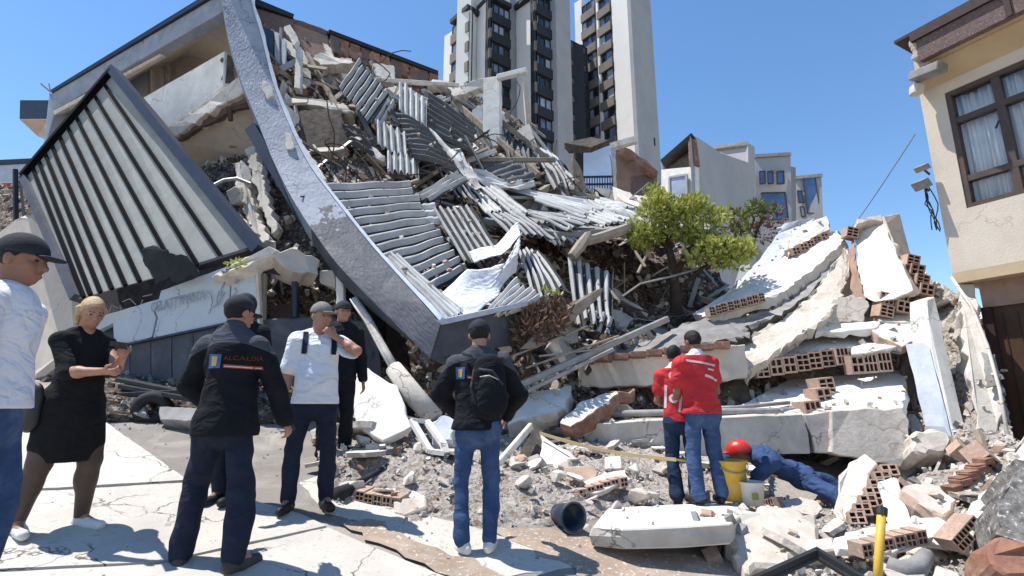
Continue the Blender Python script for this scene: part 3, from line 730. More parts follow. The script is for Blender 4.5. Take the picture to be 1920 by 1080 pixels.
# ------------------------------------------------------------------ house at the right edge
hd = Vector((.47, -.883, 0)).normalized()          # along the facade, towards the viewer
hn = Vector((-hd.y, hd.x, 0));  hn = hn if hn.x < 0 else -hn     # outwards, to the street
HC = Vector((6.80, 8.0, 0))
def hp(u, v, off=0.0):
    """(s, z) on the facade plane pushed off outwards"""
    r = W(u, v, 1.0) - Vector((0, 0, CAMZ))
    o = HC + hn * off - Vector((0, 0, CAMZ))
    t = o.dot(hn) / r.dot(hn)
    q = r * t - o
    return q.dot(hd), q.z
def H3(s, z, off=0.0):
    p = HC + hd * s + hn * off
    return Vector((p.x, p.y, z))
def hbox(mb, s0, s1, z0, z1, o0, o1, m=0):
    mb.add([H3(s, z, o) for s in (s0, s1) for z in (z0, z1) for o in (o0, o1)],
           [(0, 1, 3, 2), (4, 6, 7, 5), (0, 4, 5, 1), (2, 3, 7, 6), (0, 2, 6, 4), (1, 5, 7, 3)], m)
house = empty('house', H3(0, gz(6.8, 8)), 'cream two storey house with broken brown eave at the right edge', 'house')
SE = 5.0
zb = hp(1790, 512)[1]; zs = hp(1740, 168)[1]
w0, wz1 = hp(1768, 176); w0b, wz0 = hp(1815, 390)
ws0 = (w0 + w0b) / 2; ws1 = ws0 + 1.9
print('house', zb, zs, ws0, wz0, wz1, hp(1920, 360))
mb = MB()
hbox(mb, 0, ws0, zb, zs + .6, -.25, 0); hbox(mb, ws1, SE, zb, zs + .6, -.25, 0)
hbox(mb, ws0, ws1, zb, wz0, -.25, 0); hbox(mb, ws0, ws1, wz1, zs + .6, -.25, 0)
mb.build('upper_wall', M['housew'], house)
mb = MB(); hbox(mb, 0, .25, zb, zs + .6, -5, -.252); mb.build('end_wall', M['housew'], house)
mb = MB(); hbox(mb, .0, SE, zb - .16, zb - .002, -.9, .0); mb.build('floor_edge', M['tan'], house)
# eave: fascia board set out over the street, soffit between it and the wall
EO = .55
e0, ez1 = hp(1708, 72, EO); e0b, ez0 = hp(1716, 118, EO)
mb = MB(); hbox(mb, e0 + .06, SE, ez0, ez1 - .09, EO - .12, EO); mb.build('eave_fascia', M['brownp'], house)
mb = MB(); hbox(mb, e0, SE, ez1 - .088, ez1 + .06, EO - .3, EO + .05); mb.build('roof_edge', M['maroon'], house)
mb = MB(); hbox(mb, e0 + .1, SE, ez0 + .02, ez0 + .09, .0, EO - .122); mb.build('soffit', M['tan'], house)
mb = MB(); hbox(mb, e0 + 1.15, e0 + 1.22, ez0 - .01, ez1 - .09, EO, EO + .03); mb.build('fascia_joint', M['maroon'], house)
mb = MB(); hbox(mb, 0, SE, ez1 + .061, ez1 + .11, -5, EO); mb.build('roof', M['maroon'], house)
# inclined part of the soffit, tan, down to the wall
mb = MB()
mb.add([H3(s, z, o) for s in (.04, SE) for z, o in ((zs, .002), (ez0 - .0, .30), (ez0 + .02, .30), (zs + .3, .002))], [(0, 1, 5, 4), (1, 2, 6, 5), (2, 3, 7, 6), (0, 3, 2, 1), (4, 5, 6, 7)])
mb.build('soffit_cove', M['tan'], house)
# window
mb = MB(); T = .07
hbox(mb, ws0, ws0 + T, wz0, wz1, -.16, -.02); hbox(mb, ws1 - T, ws1, wz0, wz1, -.16, -.02)
hbox(mb, ws0 + T, ws1 - T, wz0, wz0 + T, -.16, -.02); hbox(mb, ws0 + T, ws1 - T, wz1 - T, wz1, -.16, -.02)
hh = wz1 - wz0
za, zc = wz0 + hh * .24, wz0 + hh * .74
sa = ws0 + .62
hbox(mb, ws0 + T, ws1 - T, za - .045, za + .045, -.15, -.03); hbox(mb, ws0 + T, ws1 - T, zc - .045, zc + .045, -.15, -.03)
for z0, z1 in ((wz0 + T, za - .045), (za + .045, zc - .045), (zc + .045, wz1 - T)):
    hbox(mb, sa - .05, sa + .05, z0, z1, -.148, -.032)
wf = mb.build('window', M['frame'], house)
gm = bpy.data.materials.new('clear_glass'); gm.use_nodes = True
nt = gm.node_tree; nt.nodes.clear(); N, L = nt.nodes, nt.links
ou = N.new('ShaderNodeOutputMaterial'); mx = N.new('ShaderNodeMixShader'); tr = N.new('ShaderNodeBsdfTransparent'); gb = N.new('ShaderNodeBsdfGlossy'); gb.inputs['Roughness'].default_value = .03
fr = N.new('ShaderNodeFresnel'); fr.inputs[0].default_value = 1.5
L.new(fr.outputs[0], mx.inputs[0]); L.new(tr.outputs[0], mx.inputs[1]); L.new(gb.outputs[0], mx.inputs[2]); L.new(mx.outputs[0], ou.inputs[0])
for (z0, z1) in ((wz0 + T, za - .045), (za + .045, zc - .045), (zc + .045, wz1 - T)):
    for (s0, s1) in ((ws0 + T, sa - .05), (sa + .05, ws1 - T)):
        mb = MB(); hbox(mb, s0, s1, z0, z1, -.10, -.092); mb.build('pane', gm, wf)
mb = MB(); vs = []; n = 120
for z in (wz0 + .02, wz1 - .02):
    for i in range(n + 1):
        s = ws0 + (ws1 - ws0) * i / n
        vs.append(H3(s, z, -.24 + .03 * math.sin(i * .9) + .014 * math.sin(i * 2.3 + z)))
mb.add(vs, [(i, i + 1, n + 2 + i, n + 1 + i) for i in range(n)])
cu = mb.build('curtain', M['curtain'], house, smooth=True)
sm = cu.modifiers.new('thick', 'SOLIDIFY'); sm.thickness = .006
mb = MB(); hbox(mb, ws0 - .3, ws1 + .3, wz0 - .3, wz1 + .3, -1.6, -1.5); hbox(mb, .3, SE, wz0 - .4, wz0 - .3, -1.6, -.252); mb.build('room_wall', M['brownp'], house)
hd_ = MB(); a = H3(ws0 + .52, za + .62, -.02); hd_.bar(a, a + Vector((0, 0, .10)) + hd * .05, .02, .02); hd_.build('handle', M['navy'], wf)
# ground storey
g0 = gz(6.8, 8)
d0, _ = hp(1858, 560, -.3)
mb = MB(); hbox(mb, d0, SE, g0, zb - .55, -.42, -.30); dr = mb.build('door', M['woodd'], house)
pk = MB()
for i in range(9):
    hbox(pk, d0 + .1 + i * .17, d0 + .11 + i * .17, g0 + .1, zb - .65, -.299, -.288)
pk.build('door_batten', M['maroon'], dr)
mb = MB(); hbox(mb, d0 - .1, SE, zb - .55, zb - .16, -.5, -.25); mb.build('lintel', M['pinkp'], house)
mb = MB(); hbox(mb, d0 - .12, d0, g0, zb - .55, -.5, -.22); mb.build('door_jamb', M['maroon'], house)
slab('broken_pier', [H3(.05, zb - .17, -.05), H3(d0 - .12, zb - .17, -.2), H3(d0 - .12, g0 + 1.9, -.2), H3(d0 - .25, g0 + .9, -.15), H3(d0 - .1, g0 - .1, -.1), H3(-.35, g0 - .1, -.02), H3(-.15, g0 + 1.2, 0)], .35, M['conc'], house, rough=.05, seg=.15)
# broken eave corner pieces
bk = MB(); e = e0
for i, (ds, dz, r) in enumerate(((0, -.06, .07), (.015, -.15, .06), (.03, -.24, .065), (.0, -.31, .05))):
    hbox(bk, e - .06 + ds, e + .055 + ds, ez1 + dz - r, ez1 + dz + r * .8, EO - .25, EO - .02)
o = bk.build('broken_eave_end', M['dust'], house); bev(o, .02)
mb = MB(); mb.bar(W(1712, 146, 7.75), W(1768, 124, 7.3), .22, .14, (0, .2, 1)); o = mb.build('eave_block', M['grey'], house); bev(o, .012)
mb = MB(); c = W(1719, 168, 7.8); mb.box(c, (.09, 0, 0), (0, .08, 0), (.02, 0, .10)); o = mb.build('corner_chip', M['white2'], house); bev(o, .03)
# floodlights and cable
for i, (u, v, s) in enumerate(((1729, 315, .055), (1728, 346, .085))):
    root = empty('floodlight', W(u, v, 8.0), ('small upper floodlight', 'larger lower floodlight')[i] + ' on the edge of the cream house', 'floodlight')
    c = W(u, v, 8.0)
    mb = MB(); mb.box(c, Vector((s, s * .3, s * .5)), Vector((-.03, .08, 0)), Vector((-s * .4, 0, s * .8))); o = mb.build('lamp_head', M['grey'], root); bev(o, .01)
    mb = MB(); mb.bar(c, W(u + 14, v + 12, 8.05), .025, .025); mb.build('bracket', M['black'], root)
a, b = W(1716, 252, 8.05), W(1560, 462, 30)
mb = MB(); mb.tube([a.lerp(b, t) - Vector((0, 0, 1.0 * math.sin(math.pi * t) * .25)) for t in [i / 16 for i in range(17)]], [.009 + .012 * i / 16 for i in range(17)], 5)
mb.build('overhead_cable', M['grey'], label='thin overhead cable sagging from the cream house across the sky', cat='cable')
mb = MB()
rr = random.Random(3)
for k in range(5):
    p = W(1735 + rr.uniform(-4, 4), 345, 8.02); pts = [p]
    for j in range(7):
        p = p + Vector((rr.uniform(-.05, .06), rr.uniform(-.03, .03), -.11)); pts.append(p)
    mb.tube(pts, .008, 4)
mb.build('hanging_wires', M['black'], label='tangle of thin black wires hanging from the corner of the cream house', cat='wires')
# ------------------------------------------------------------------ collapsed building, left part
cb = empty('collapsed_building', W(260, 700, 9.5), 'half collapsed grey building with open upper room and tilted roof edge at the left', 'building')
def part(name, px, thick, mat, rough=0.0, **kw):
    return slab(name, px, thick, mat, cb, rough=rough, **kw)
# roof edge: far left (D 11.8) to near right (D 9.6)
part('roof_fascia', [(96, 174, 11.8), (442, -34, 9.6), (440, 8, 9.6), (99, 208, 11.8)], .25, M['fascia'], seg=.5)
part('roof_trim', [(94, 168, 11.75), (442, -46, 9.5), (442, -35, 9.5), (96, 174, 11.75)], .45, M['navy'])
part('roof_slab', [(96, 172, 11.9), (442, -44, 9.75), (486, -30, 13.2), (300, 60, 17)], .2, M['grey'], ext=(0, .1, -.25))
part('soffit', [(100, 209, 11.85), (438, 9, 9.65), (452, 118, 12.2), (330, 122, 13.6), (250, 160, 14)], .2, M['cream'], ext=(0, .1, .3))
part('soffit_edge', [(99, 208, 11.78), (300, 100, 10.55), (302, 106, 10.6), (101, 216, 11.8)], .15, M['white2'])
part('back_wall', [(225, 150, 13.6), (330, 112, 12.8), (452, 20, 12.4), (470, 200, 12.6), (330, 260, 13), (230, 240, 13.6)], .2, M['cream'])
gd = part('glass_door', [(238, 138, 12.9), (276, 118, 12.5), (278, 182, 12.5), (240, 190, 12.9)], .05, M['winl'])
slab('frame', [(276.5, 118, 12.45), (281, 114, 12.4), (283, 182, 12.4), (278.5, 184, 12.45)], .1, M['grey'], gd, rough=0)
part('door_leaf', [(284, 118, 12.2), (308, 128, 12.5), (309, 172, 12.5), (285, 180, 12.2)], .06, M['conc'])
part('door_post', [(309, 118, 12.1), (317, 122, 12.1), (318, 165, 12.1), (310, 170, 12.1)], .1, M['grey'])
part('parapet', [(268, 183, 10.6), (421, 95, 9.7), (418, 160, 9.7), (392, 187, 9.85), (316, 240, 10.3)], .14, M['white'], rough=.006, seg=.5)
part('parapet_end', [(421.5, 97, 9.72), (440, 110, 9.9), (440, 150, 9.9), (419, 160, 9.72)], .12, M['dark'], rough=.03)
part('floor_slab', [(316, 241, 10.25), (392, 188, 9.8), (420, 165, 9.6), (452, 140, 9.5), (458, 172, 9.5), (400, 205, 9.7), (330, 256, 10.2)], 1.4, M['white2'], rough=.04, seg=.1, ext=(.5, 1.6, .05))
part('floor_edge_beam', [(322, 257, 10.3), (400, 206, 9.8), (466, 174, 9.6), (466, 190, 9.6), (330, 266, 10.3)], .3, M['brownp'], rough=.02)
part('lower_soffit', [(326, 262, 10.4), (470, 192, 9.75), (490, 300, 10.6), (470, 390, 11), (400, 352, 11.4), (350, 330, 11.3)], .2, M['cream'], ext=(0, .4, .4))
part('lower_back_wall', [(300, 262, 12.2), (520, 180, 12.2), (560, 480, 12.2), (300, 480, 12.2)], .2, M['grey'])
part('side_wall', [(92, 172, 11.82), (104, 204, 11.84), (88, 262, 11.8), (76, 300, 11.8), (84, 250, 11.8)], .6, M['coping'])
part('rear_wall', [(20, 470, 12.6), (560, 420, 11.2), (800, 560, 9.6), (800, 780, 9.6), (20, 760, 12)], .2, M['dark'])
part('end_wall', [(88, 215, 12), (235, 150, 13.2), (250, 480, 12.4), (60, 470, 12)], .3, M['grey'])
# boxed balcony at far left
part('balcony_front', [(37, 187, 12.2), (91, 187, 11.9), (91, 223, 11.9), (36, 223, 12.2)], .1, M['navy'])
part('balcony_base', [(36, 224, 12.2), (91, 224, 11.9), (84, 262, 12.9), (70, 255, 13.1)], .1, M['cream'])
part('aerial', [(75, 158, 11.8), (92, 172, 11.75), (93, 169, 11.75), (77, 155, 11.8)], .02, M['grey'])
part('aerial', [(90, 156, 11.8), (93, 172, 11.75), (95, 172, 11.75), (92, 156, 11.8)], .02, M['grey'])

# neighbouring blue roofed building and orange shed, far left
nb = empty('low_building', W(30, 420, 16), 'low building with blue roof line at the far left behind the ruin', 'building')
slab('wall', [(-60, 308, 16), (80, 300, 15.5), (80, 620, 15.5), (-60, 640, 16)], .3, M['coping'], nb, rough=0)
slab('roof_edge', [(-60, 302, 15.9), (82, 295, 15.4), (82, 303, 15.4), (-60, 311, 15.9)], .5, M['navy'], nb, rough=0)
slab('orange_shutter', [(-30, 345, 13.0), (17, 342, 12.8), (16, 430, 12.8), (-30, 440, 13)], .15, M['orange'], rough=.01, label='orange shutter panel at the far left edge behind the man in white', cat='shutter')
pl = MB(); pl.tube([W(29, 318, 11.4), W(31, 520, 11.4)], .05, 6); pl.tube([W(17, 352, 11.4), W(45, 350, 11.4)], .03, 5); pl.tube([W(38, 340, 11.4), W(48, 430, 11)], .03, 5)
pl.build('utility_post', M['black'], label='thin dark post with crossbars beside the orange shutter', cat='post')
slab('boulder_slab', [(-10, 440, 9.6), (30, 405, 9.4), (62, 402, 9.2), (92, 425, 9.0), (118, 480, 8.7), (140, 560, 8.5), (150, 640, 8.4), (60, 720, 8.4), (-20, 720, 9)], .8, M['cream'], rough=.04, bevel=.08, label='big beige rounded slab standing behind the man in the white polo', cat='slab')
patch('rubble_slope', [[(-80, 330, 13.5), (60, 350, 12.5), (130, 420, 11)], [(-80, 560, 10), (100, 600, 9.4), (240, 640, 9)], [(-120, 800, 8), (100, 770, 8.2), (240, 740, 8.6)]], M['rubd'], 22, 22, .12, 5, kind='structure')

# ------------------------------------------------------------------ fallen striped roof panel
pr = empty('roof_canopy', W(300, 560, 7.8), 'tilted frosted roof canopy with black ribs leaning over the sign wall', 'canopy')
TL, TR, BR, BL = W(47, 332, 9.5), W(214, 134, 9.3), W(484, 466, 7.4), W(146, 560, 7.75)
pn = (TR - TL).cross(BL - TL).normalized()
if pn.dot(Vector((0, 0, CAMZ)) - TL) < 0: pn = -pn
ts = [0, .10, .195, .285, .375, .47, .57, .68, .80, .90, 1.0][::1]
ts = [0, .115, .225, .33, .43, .525, .615, .70, .775, .845, .91, 1.0]      # along TR -> TL
top = [TR.lerp(TL, t) for t in ts]
bt = [0, .19, .325, .445, .555, .645, .725, .80, .865, .92, .96, 1.0]
bot = [BR.lerp(BL, t) for t in bt]
for i in range(len(ts) - 1):
    a, b, c, d = top[i], top[i + 1], bot[i + 1], bot[i]
    P = [a.lerp(b, .04), a.lerp(b, .96), d.lerp(c, .96), d.lerp(c, .04)]
    vs, fs = slab_geo(P, .02, 0)
    mk('panel', vs, fs, M['glasspanel'], pr)
for i in range(1, len(ts) - 1):
    mb = MB(); mb.bar(top[i] + pn * .02, bot[i] + pn * .02 + (bot[i] - top[i]).normalized() * .02, .055, .035, pn)
    mb.build('rib', M['ribblack'], pr)
mb = MB(); mb.bar(TR + (TR - BR).normalized() * .06, BR + (BR - TR).normalized() * .06, .15, .2, pn); mb.build('edge_beam', M['navy'], pr)
mb = MB(); mb.bar(TL, TR, .10, .2, pn); mb.build('top_rail', M['ribblack'], pr)
mb = MB(); mb.bar(TL + pn * .0, BL, .12, .16, pn); mb.build('edge_beam', M['fasciad'], pr)
mb = MB(); mb.bar(BR, W(300, 523, 7.65), .05, .12, pn); mb.build('bottom_rail', M['black'], pr)
for px in ([(262, 470, 7.62), (285, 462, 7.58), (312, 470, 7.5), (332, 500, 7.5), (330, 515, 7.5), (292, 532, 7.6)], [(303, 480, 7.52), (350, 480, 7.45), (376, 512, 7.45), (322, 528, 7.52)]):
    slab('torn_felt', [W(u, v, D - .12) for u, v, D in px], .015, M['rubber'], pr, rough=.03, seg=.08)

# ------------------------------------------------------------------ sign wall and shop front
sw = empty('sign_wall', W(330, 740, 8), 'pale blue grey shop sign wall with faded lettering and a diagonal crack', 'wall')
slab('sign_board', [(178, 596, 7.95), (300, 560, 7.72), (288, 585, 7.73), (292, 596, 7.74), (284, 632, 7.78), (214, 652, 7.95), (212, 606, 7.97), (180, 622, 8.0)], .2, M['sign'], sw, rough=.004, seg=.1, bevel=.004)
slab('sign_board', [(302, 545, 7.70), (424, 500, 7.50), (432, 513, 7.5), (428, 606, 7.58), (287, 633, 7.75), (296, 596, 7.72), (291, 584, 7.7)], .2, M['sign'], sw, rough=.004, seg=.1, bevel=.004)
slab('sign_board', [(434, 514, 7.50), (478, 508, 7.46), (484, 595, 7.5), (431, 606, 7.58)], .2, M['sign'], sw, rough=.004, seg=.1, bevel=.004)
slab('dark_recess', [(176, 622, 8.12), (212, 606, 8.1), (214, 655, 8.1), (178, 668, 8.12)], .1, M['navy'], sw, rough=0)
for i in range(7):
    t0, t1 = i / 7, (i + .96) / 7
    A, B = W(206, 657, 7.98), W(486, 598, 7.52)
    C, D = W(206, 770, 7.98), W(486, 700, 7.55)
    P = [A.lerp(B, t0), A.lerp(B, t1), C.lerp(D, t1), C.lerp(D, t0)]
    vs, fs = slab_geo(P, .12, .004, .3); mk('dark_cladding', vs, fs, M['fasciad'], sw)
mb = MB(); mb.bar(W(208, 652, 7.92), W(430, 606, 7.55), .05, .03); mb.build('ledge', M['navy'], sw)

def text_mesh(txt, size, extrude=.002):
    cu = bpy.data.curves.new('lettering', 'FONT')
    cu.body = txt; cu.size = size; cu.extrude = extrude; cu.align_x = 'CENTER'; cu.align_y = 'CENTER'; cu.resolution_u = 3
    o = bpy.data.objects.new('lettering', cu); COL.objects.link(o)
    bpy.context.view_layer.update()
    me = bpy.data.meshes.new_from_object(o.evaluated_get(bpy.context.evaluated_depsgraph_get()))
    vs = [v.co.copy() for v in me.vertices]; fs = [tuple(p.vertices) for p in me.polygons]
    bpy.data.objects.remove(o); bpy.data.curves.remove(cu); bpy.data.meshes.remove(me)
    return vs, fs
def wall_text(txt, a, b, mat, parent, up, n, size=None, squeeze=1.0, name='lettering'):
    """lettering from a to b on a surface with normal n"""
    vs, fs = text_mesh(txt, 1.0)
    w = max(v.x for v in vs) - min(v.x for v in vs); h = max(v.y for v in vs) - min(v.y for v in vs)
    d = b - a; L = d.length; x = d / L; y = (up - x * up.dot(x)).normalized()
    sx = L / w; sy = size / h
    c = (a + b) / 2
    return mk(name, [c + x * v.x * sx + y * v.y * sy + n * (.004 + v.z) for v in vs], fs, mat, parent)
sn = (W(428, 606, 7.58) - W(302, 600, 7.70)).cross(W(302, 545, 7.70) - W(302, 600, 7.70)).normalized()
if sn.y > 0: sn = -sn
wall_text('CELATTYPASTA', W(283, 578, 7.72), W(384, 553, 7.54), M['letter'], sw, Vector((0, 0, 1)), sn, .145)
# painted flourishes at both sides of the words
def painted(pts, r):
    mb = MB(); mb.tube([V(p) + sn * .004 for p in pts], r, 4); return mb.build('painted_flourish', M['letter'], sw)
for pts in ([(388, 545, 7.54), (396, 552, 7.53), (399, 566, 7.53), (396, 575, 7.54)], [(392, 588, 7.56), (396, 578, 7.55), (410, 570, 7.53), (422, 548, 7.51)], [(412, 545, 7.52), (407, 560, 7.53), (408, 572, 7.53)],
            [(424, 525, 7.51), (416, 540, 7.52), (414, 556, 7.53)], [(436, 528, 7.49), (446, 530, 7.48), (449, 521, 7.48)], [(436, 555, 7.5), (444, 548, 7.5), (440, 540, 7.5)],
            [(204, 590, 7.94), (210, 572, 7.93), (222, 578, 7.92)], [(230, 566, 7.9), (244, 560, 7.88), (256, 572, 7.86)], [(250, 586, 7.86), (262, 578, 7.84), (268, 562, 7.83)], [(268, 556, 7.82), (286, 552, 7.8)], [(214, 596, 7.94), (228, 590, 7.91), (226, 574, 7.91)]):
    painted(pts, .008)
# shop opening under the fallen slab
sh = empty('shop_front', W(560, 740, 8.2), 'dark open shop front with brown posts under the fallen slabs', 'building')
def spart(name, px, thick, mat, rough=0.0, **kw): return slab(name, px, thick, mat, sh, rough=rough, **kw)
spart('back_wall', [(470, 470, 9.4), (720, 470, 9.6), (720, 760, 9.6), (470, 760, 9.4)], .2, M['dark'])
spart('sill_wall', [(487, 600, 7.62), (600, 596, 7.9), (700, 604, 8.1), (716, 700, 8.1), (700, 735, 8.1), (487, 720, 7.7)], .25, M['fasciad'], rough=.02, seg=.2)
spart('post', [(488, 512, 7.6), (497, 512, 7.6), (494, 600, 7.6), (486, 600, 7.6)], .1, M['wood'])
spart('post', [(546, 518, 7.8), (556, 518, 7.8), (556, 596, 7.8), (547, 596, 7.8)], .1, M['navy'])
spart('lintel', [(490, 498, 7.55), (600, 500, 7.9), (600, 524, 7.9), (550, 520, 7.8), (492, 508, 7.6)], .3, M['maroon'], rough=.02)
spart('white_jamb', [(478, 508, 7.44), (484, 510, 7.44), (490, 640, 7.5), (484, 645, 7.5)], .1, M['white2'])
spart('inner_panel', [(505, 545, 8.8), (545, 530, 8.7), (545, 600, 8.7), (505, 600, 8.8)], .1, M['brownp'])
slab('fallen_slab', [(395, 520, 7.35), (430, 498, 7.3), (470, 478, 7.3), (505, 462, 7.35), (520, 470, 7.4), (470, 496, 7.25), (420, 516, 7.25)], .3, M['white2'], rough=.03, seg=.08, label='small white broken slab on top of the sign wall', cat='slab')
slab('fallen_slab', [(505, 480, 7.4), (560, 460, 7.6), (560, 468, 7.55), (600, 490, 7.8), (598, 515, 7.7), (550, 508, 7.5)], .5, M['conc'], rough=.03, seg=.1, label='pale tan slab roofing the dark shop opening', cat='slab')
tf = [(432, 492, 7.24), (450, 488, 7.22)]

# hanging plaster between the canopy and the curved beam
for i, (px, t, m, lb) in enumerate((
    ([(436, 305, 9.6), (455, 300, 9.5), (466, 330, 9.4), (470, 370, 9.2), (490, 420, 8.9), (505, 450, 8.6), (488, 458, 8.6), (462, 410, 9), (446, 360, 9.3)], .22, 'white2', 'long pale strip of plaster hanging beside the curved roof beam'),
    ([(458, 280, 9.5), (476, 272, 9.5), (494, 330, 9.3), (505, 380, 9.0), (520, 430, 8.7), (508, 440, 8.7), (490, 390, 9), (472, 330, 9.3)], .2, 'conc', 'second hanging grey strip close to the curved roof beam'),
    ([(424, 358, 9.3), (440, 348, 9.2), (452, 358, 9.2), (450, 375, 9.2), (430, 382, 9.3)], .2, 'white2', 'lump of pale masonry hanging left of the plaster strip'),
    ([(452, 300, 9.4), (475, 318, 9.4), (470, 345, 9.3), (456, 335, 9.3)], .15, 'white2', 'chalky fragment hanging high beside the curved beam'),
    ([(430, 390, 9.0), (452, 400, 9.0), (478, 440, 8.6), (470, 462, 8.5), (440, 430, 8.8)], .2, 'conc', 'grey fragment behind the lower canopy corner'))):
    slab('plaster_fragment', px, t, M[m], rough=.04, seg=.08, label=lb, cat='fragment')
mb = MB(); mb.tube([W(400, 348, 8.9), W(420, 338, 9), W(445, 335, 9.1), W(470, 345, 9.1)], .035, 6); mb.build('bent_pipe', M['steel'], label='bent grey pipe poking out behind the canopy corner', cat='pipe')
mb = MB(); mb.bar(W(425, 206, 9.5), W(480, 196, 9.6), .08, .10); mb.bar(W(432, 205, 9.5), W(432, 226, 9.5), .07, .07); mb.build('rusty_bracket', M['rust'], label='rusty steel bracket under the broken upper floor', cat='bracket')
patch('rubble_slope', [[(330, 300, 11.5), (470, 250, 11), (560, 380, 9.6)], [(400, 400, 10), (480, 440, 9.2), (640, 540, 8.4)], [(440, 500, 8.6), (540, 510, 8.6), (720, 640, 8.3)], [(480, 600, 9), (600, 640, 9), (800, 760, 8.3)]], M['rubd'], 30, 30, .14, 8, kind='structure')
mb = MB(); mb.bar(W(478, 245, 9.3), W(590, 430, 8.5), .22, .3, (0, 1, .3)); mb.build('dark_beam', M['navy'], label='dark navy beam running under the curved grey roof edge', cat='beam')

# ------------------------------------------------------------------ long curved roof edge
outer = [(478, -40, 9.9), (470, 0, 9.75), (490, 70, 9.6), (510, 150, 9.4), (540, 230, 9.15), (580, 310, 8.85), (640, 390, 8.4), (700, 465, 7.9), (760, 532, 7.4), (827, 604, 6.85)]
inner = [(412, -40, 9.6), (416, 0, 9.5), (430, 80, 9.35), (455, 160, 9.2), (485, 233, 9.0), (512, 300, 8.75), (548, 372, 8.35), (596, 446, 7.9), (655, 520, 7.45), (806, 672, 6.8)]
rf = empty('curved_roof_edge', W(800, 690, 7.0), 'long blue grey roof edge beam bent down across the whole ruin', 'beam')
def dens(l, k=5):
    out = []
    for i in range(len(l) - 1):
        for j in range(k):
            t = j / k
            p0 = Vector(l[max(i - 1, 0)]); p1 = Vector(l[i]); p2 = Vector(l[i + 1]); p3 = Vector(l[min(i + 2, len(l) - 1)])
            out.append(.5 * (2 * p1 + (p2 - p0) * t + (2 * p0 - 5 * p1 + 4 * p2 - p3) * t * t + (3 * p1 - p0 - 3 * p2 + p3) * t ** 3))
    out.append(Vector(l[-1]))
    return [W(*p) for p in out]
O, I = dens(outer), dens(inner)
def strip(name, A, B, depth, mat, jag=0.0, sub=5, parent=rf, seed=3):
    """curved plate between edge lines A and B, given thickness depth"""
    rnd = random.Random(seed)
    n = len(A); vs = []
    for i in range(n):
        t = (A[min(i + 1, n - 1)] - A[max(i - 1, 0)]).normalized()
        nn = t.cross(B[i] - A[i]).normalized()
        if nn.dot(A[i] - Vector((0, 0, CAMZ))) < 0: nn = -nn
        row = [A[i].lerp(B[i], k / sub) for k in range(sub + 1)]
        row[0] = row[0] + (A[i] - B[i]).normalized() * rnd.uniform(-jag, jag * .3); row[-1] = row[-1] + (B[i] - A[i]).normalized() * rnd.uniform(-jag, jag * .3)
        for k in range(1, sub): row[k] = row[k] - nn * rnd.uniform(0, .006)
        vs += row + [r + nn * depth for r in row[::-1]]
    m = 2 * (sub + 1)
    fs = [(i * m + k, i * m + (k + 1) % m, (i + 1) * m + (k + 1) % m, (i + 1) * m + k) for i in range(n - 1) for k in range(m)]
    fs += [tuple(range(m))[::-1], tuple((n - 1) * m + k for k in range(m))]
    return mk(name, vs, fs, mat, parent)
O2, I2 = dens(outer, 26), dens(inner, 26)
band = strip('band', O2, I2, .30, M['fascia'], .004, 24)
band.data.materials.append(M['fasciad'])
nb_ = len(O2); per_ = 50                                   # blue grey turns to charcoal over the lower half in patches
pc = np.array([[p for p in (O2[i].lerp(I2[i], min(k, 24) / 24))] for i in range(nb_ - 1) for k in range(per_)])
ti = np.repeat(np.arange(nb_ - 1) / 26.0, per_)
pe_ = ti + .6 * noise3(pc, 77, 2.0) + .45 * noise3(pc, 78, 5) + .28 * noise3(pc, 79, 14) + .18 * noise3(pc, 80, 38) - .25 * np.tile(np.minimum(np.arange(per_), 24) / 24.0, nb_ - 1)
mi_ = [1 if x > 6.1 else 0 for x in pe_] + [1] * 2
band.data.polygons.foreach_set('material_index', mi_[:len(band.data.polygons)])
# coping along the outer edge
vs, fs = [], []
Oc = [(p, (O[i] - I[i]).normalized(), (O[min(i + 1, len(O) - 1)] - O[max(i - 1, 0)]).normalized()) for i, p in enumerate(O)]
rnd = random.Random(5)
for i, (p, e, t) in enumerate(Oc):
    nn = t.cross(e).normalized()
    if nn.dot(p - Vector((0, 0, CAMZ))) < 0: nn = -nn
    w = .34 if i > 20 else .22
    j = rnd.uniform(-.012, .012) if i < 20 else rnd.uniform(-.004, .004)
    base = p + e * .004 - nn * .02
    vs += [base, base + nn * w, base + nn * w + e * (.07 + j), base + e * (.07 + j)]
n = len(Oc)
fs = [(i * 4 + k, i * 4 + (k + 1) % 4, i * 4 + 4 + (k + 1) % 4, i * 4 + 4 + k) for i in range(n - 1) for k in range(4)] + [(3, 2, 1, 0), tuple(n * 4 - 4 + k for k in range(4))]
mk('coping', vs, fs, M['coping'], rf)
# returned end face to the right
cA, cB, cC, cD = W(829, 606, 6.86), W(975, 574, 7.9), W(962, 648, 7.9), W(810, 672, 6.82)
vs, fs = slab_geo([cA, cB, cC, cD], .25, .008, .2); mk('end_face', vs, fs, M['fasciad'], rf)
mb = MB(); mb.bar(W(826, 604, 6.84), W(976, 571, 7.9), .3, .07); mb.build('end_coping', M['coping'], rf)
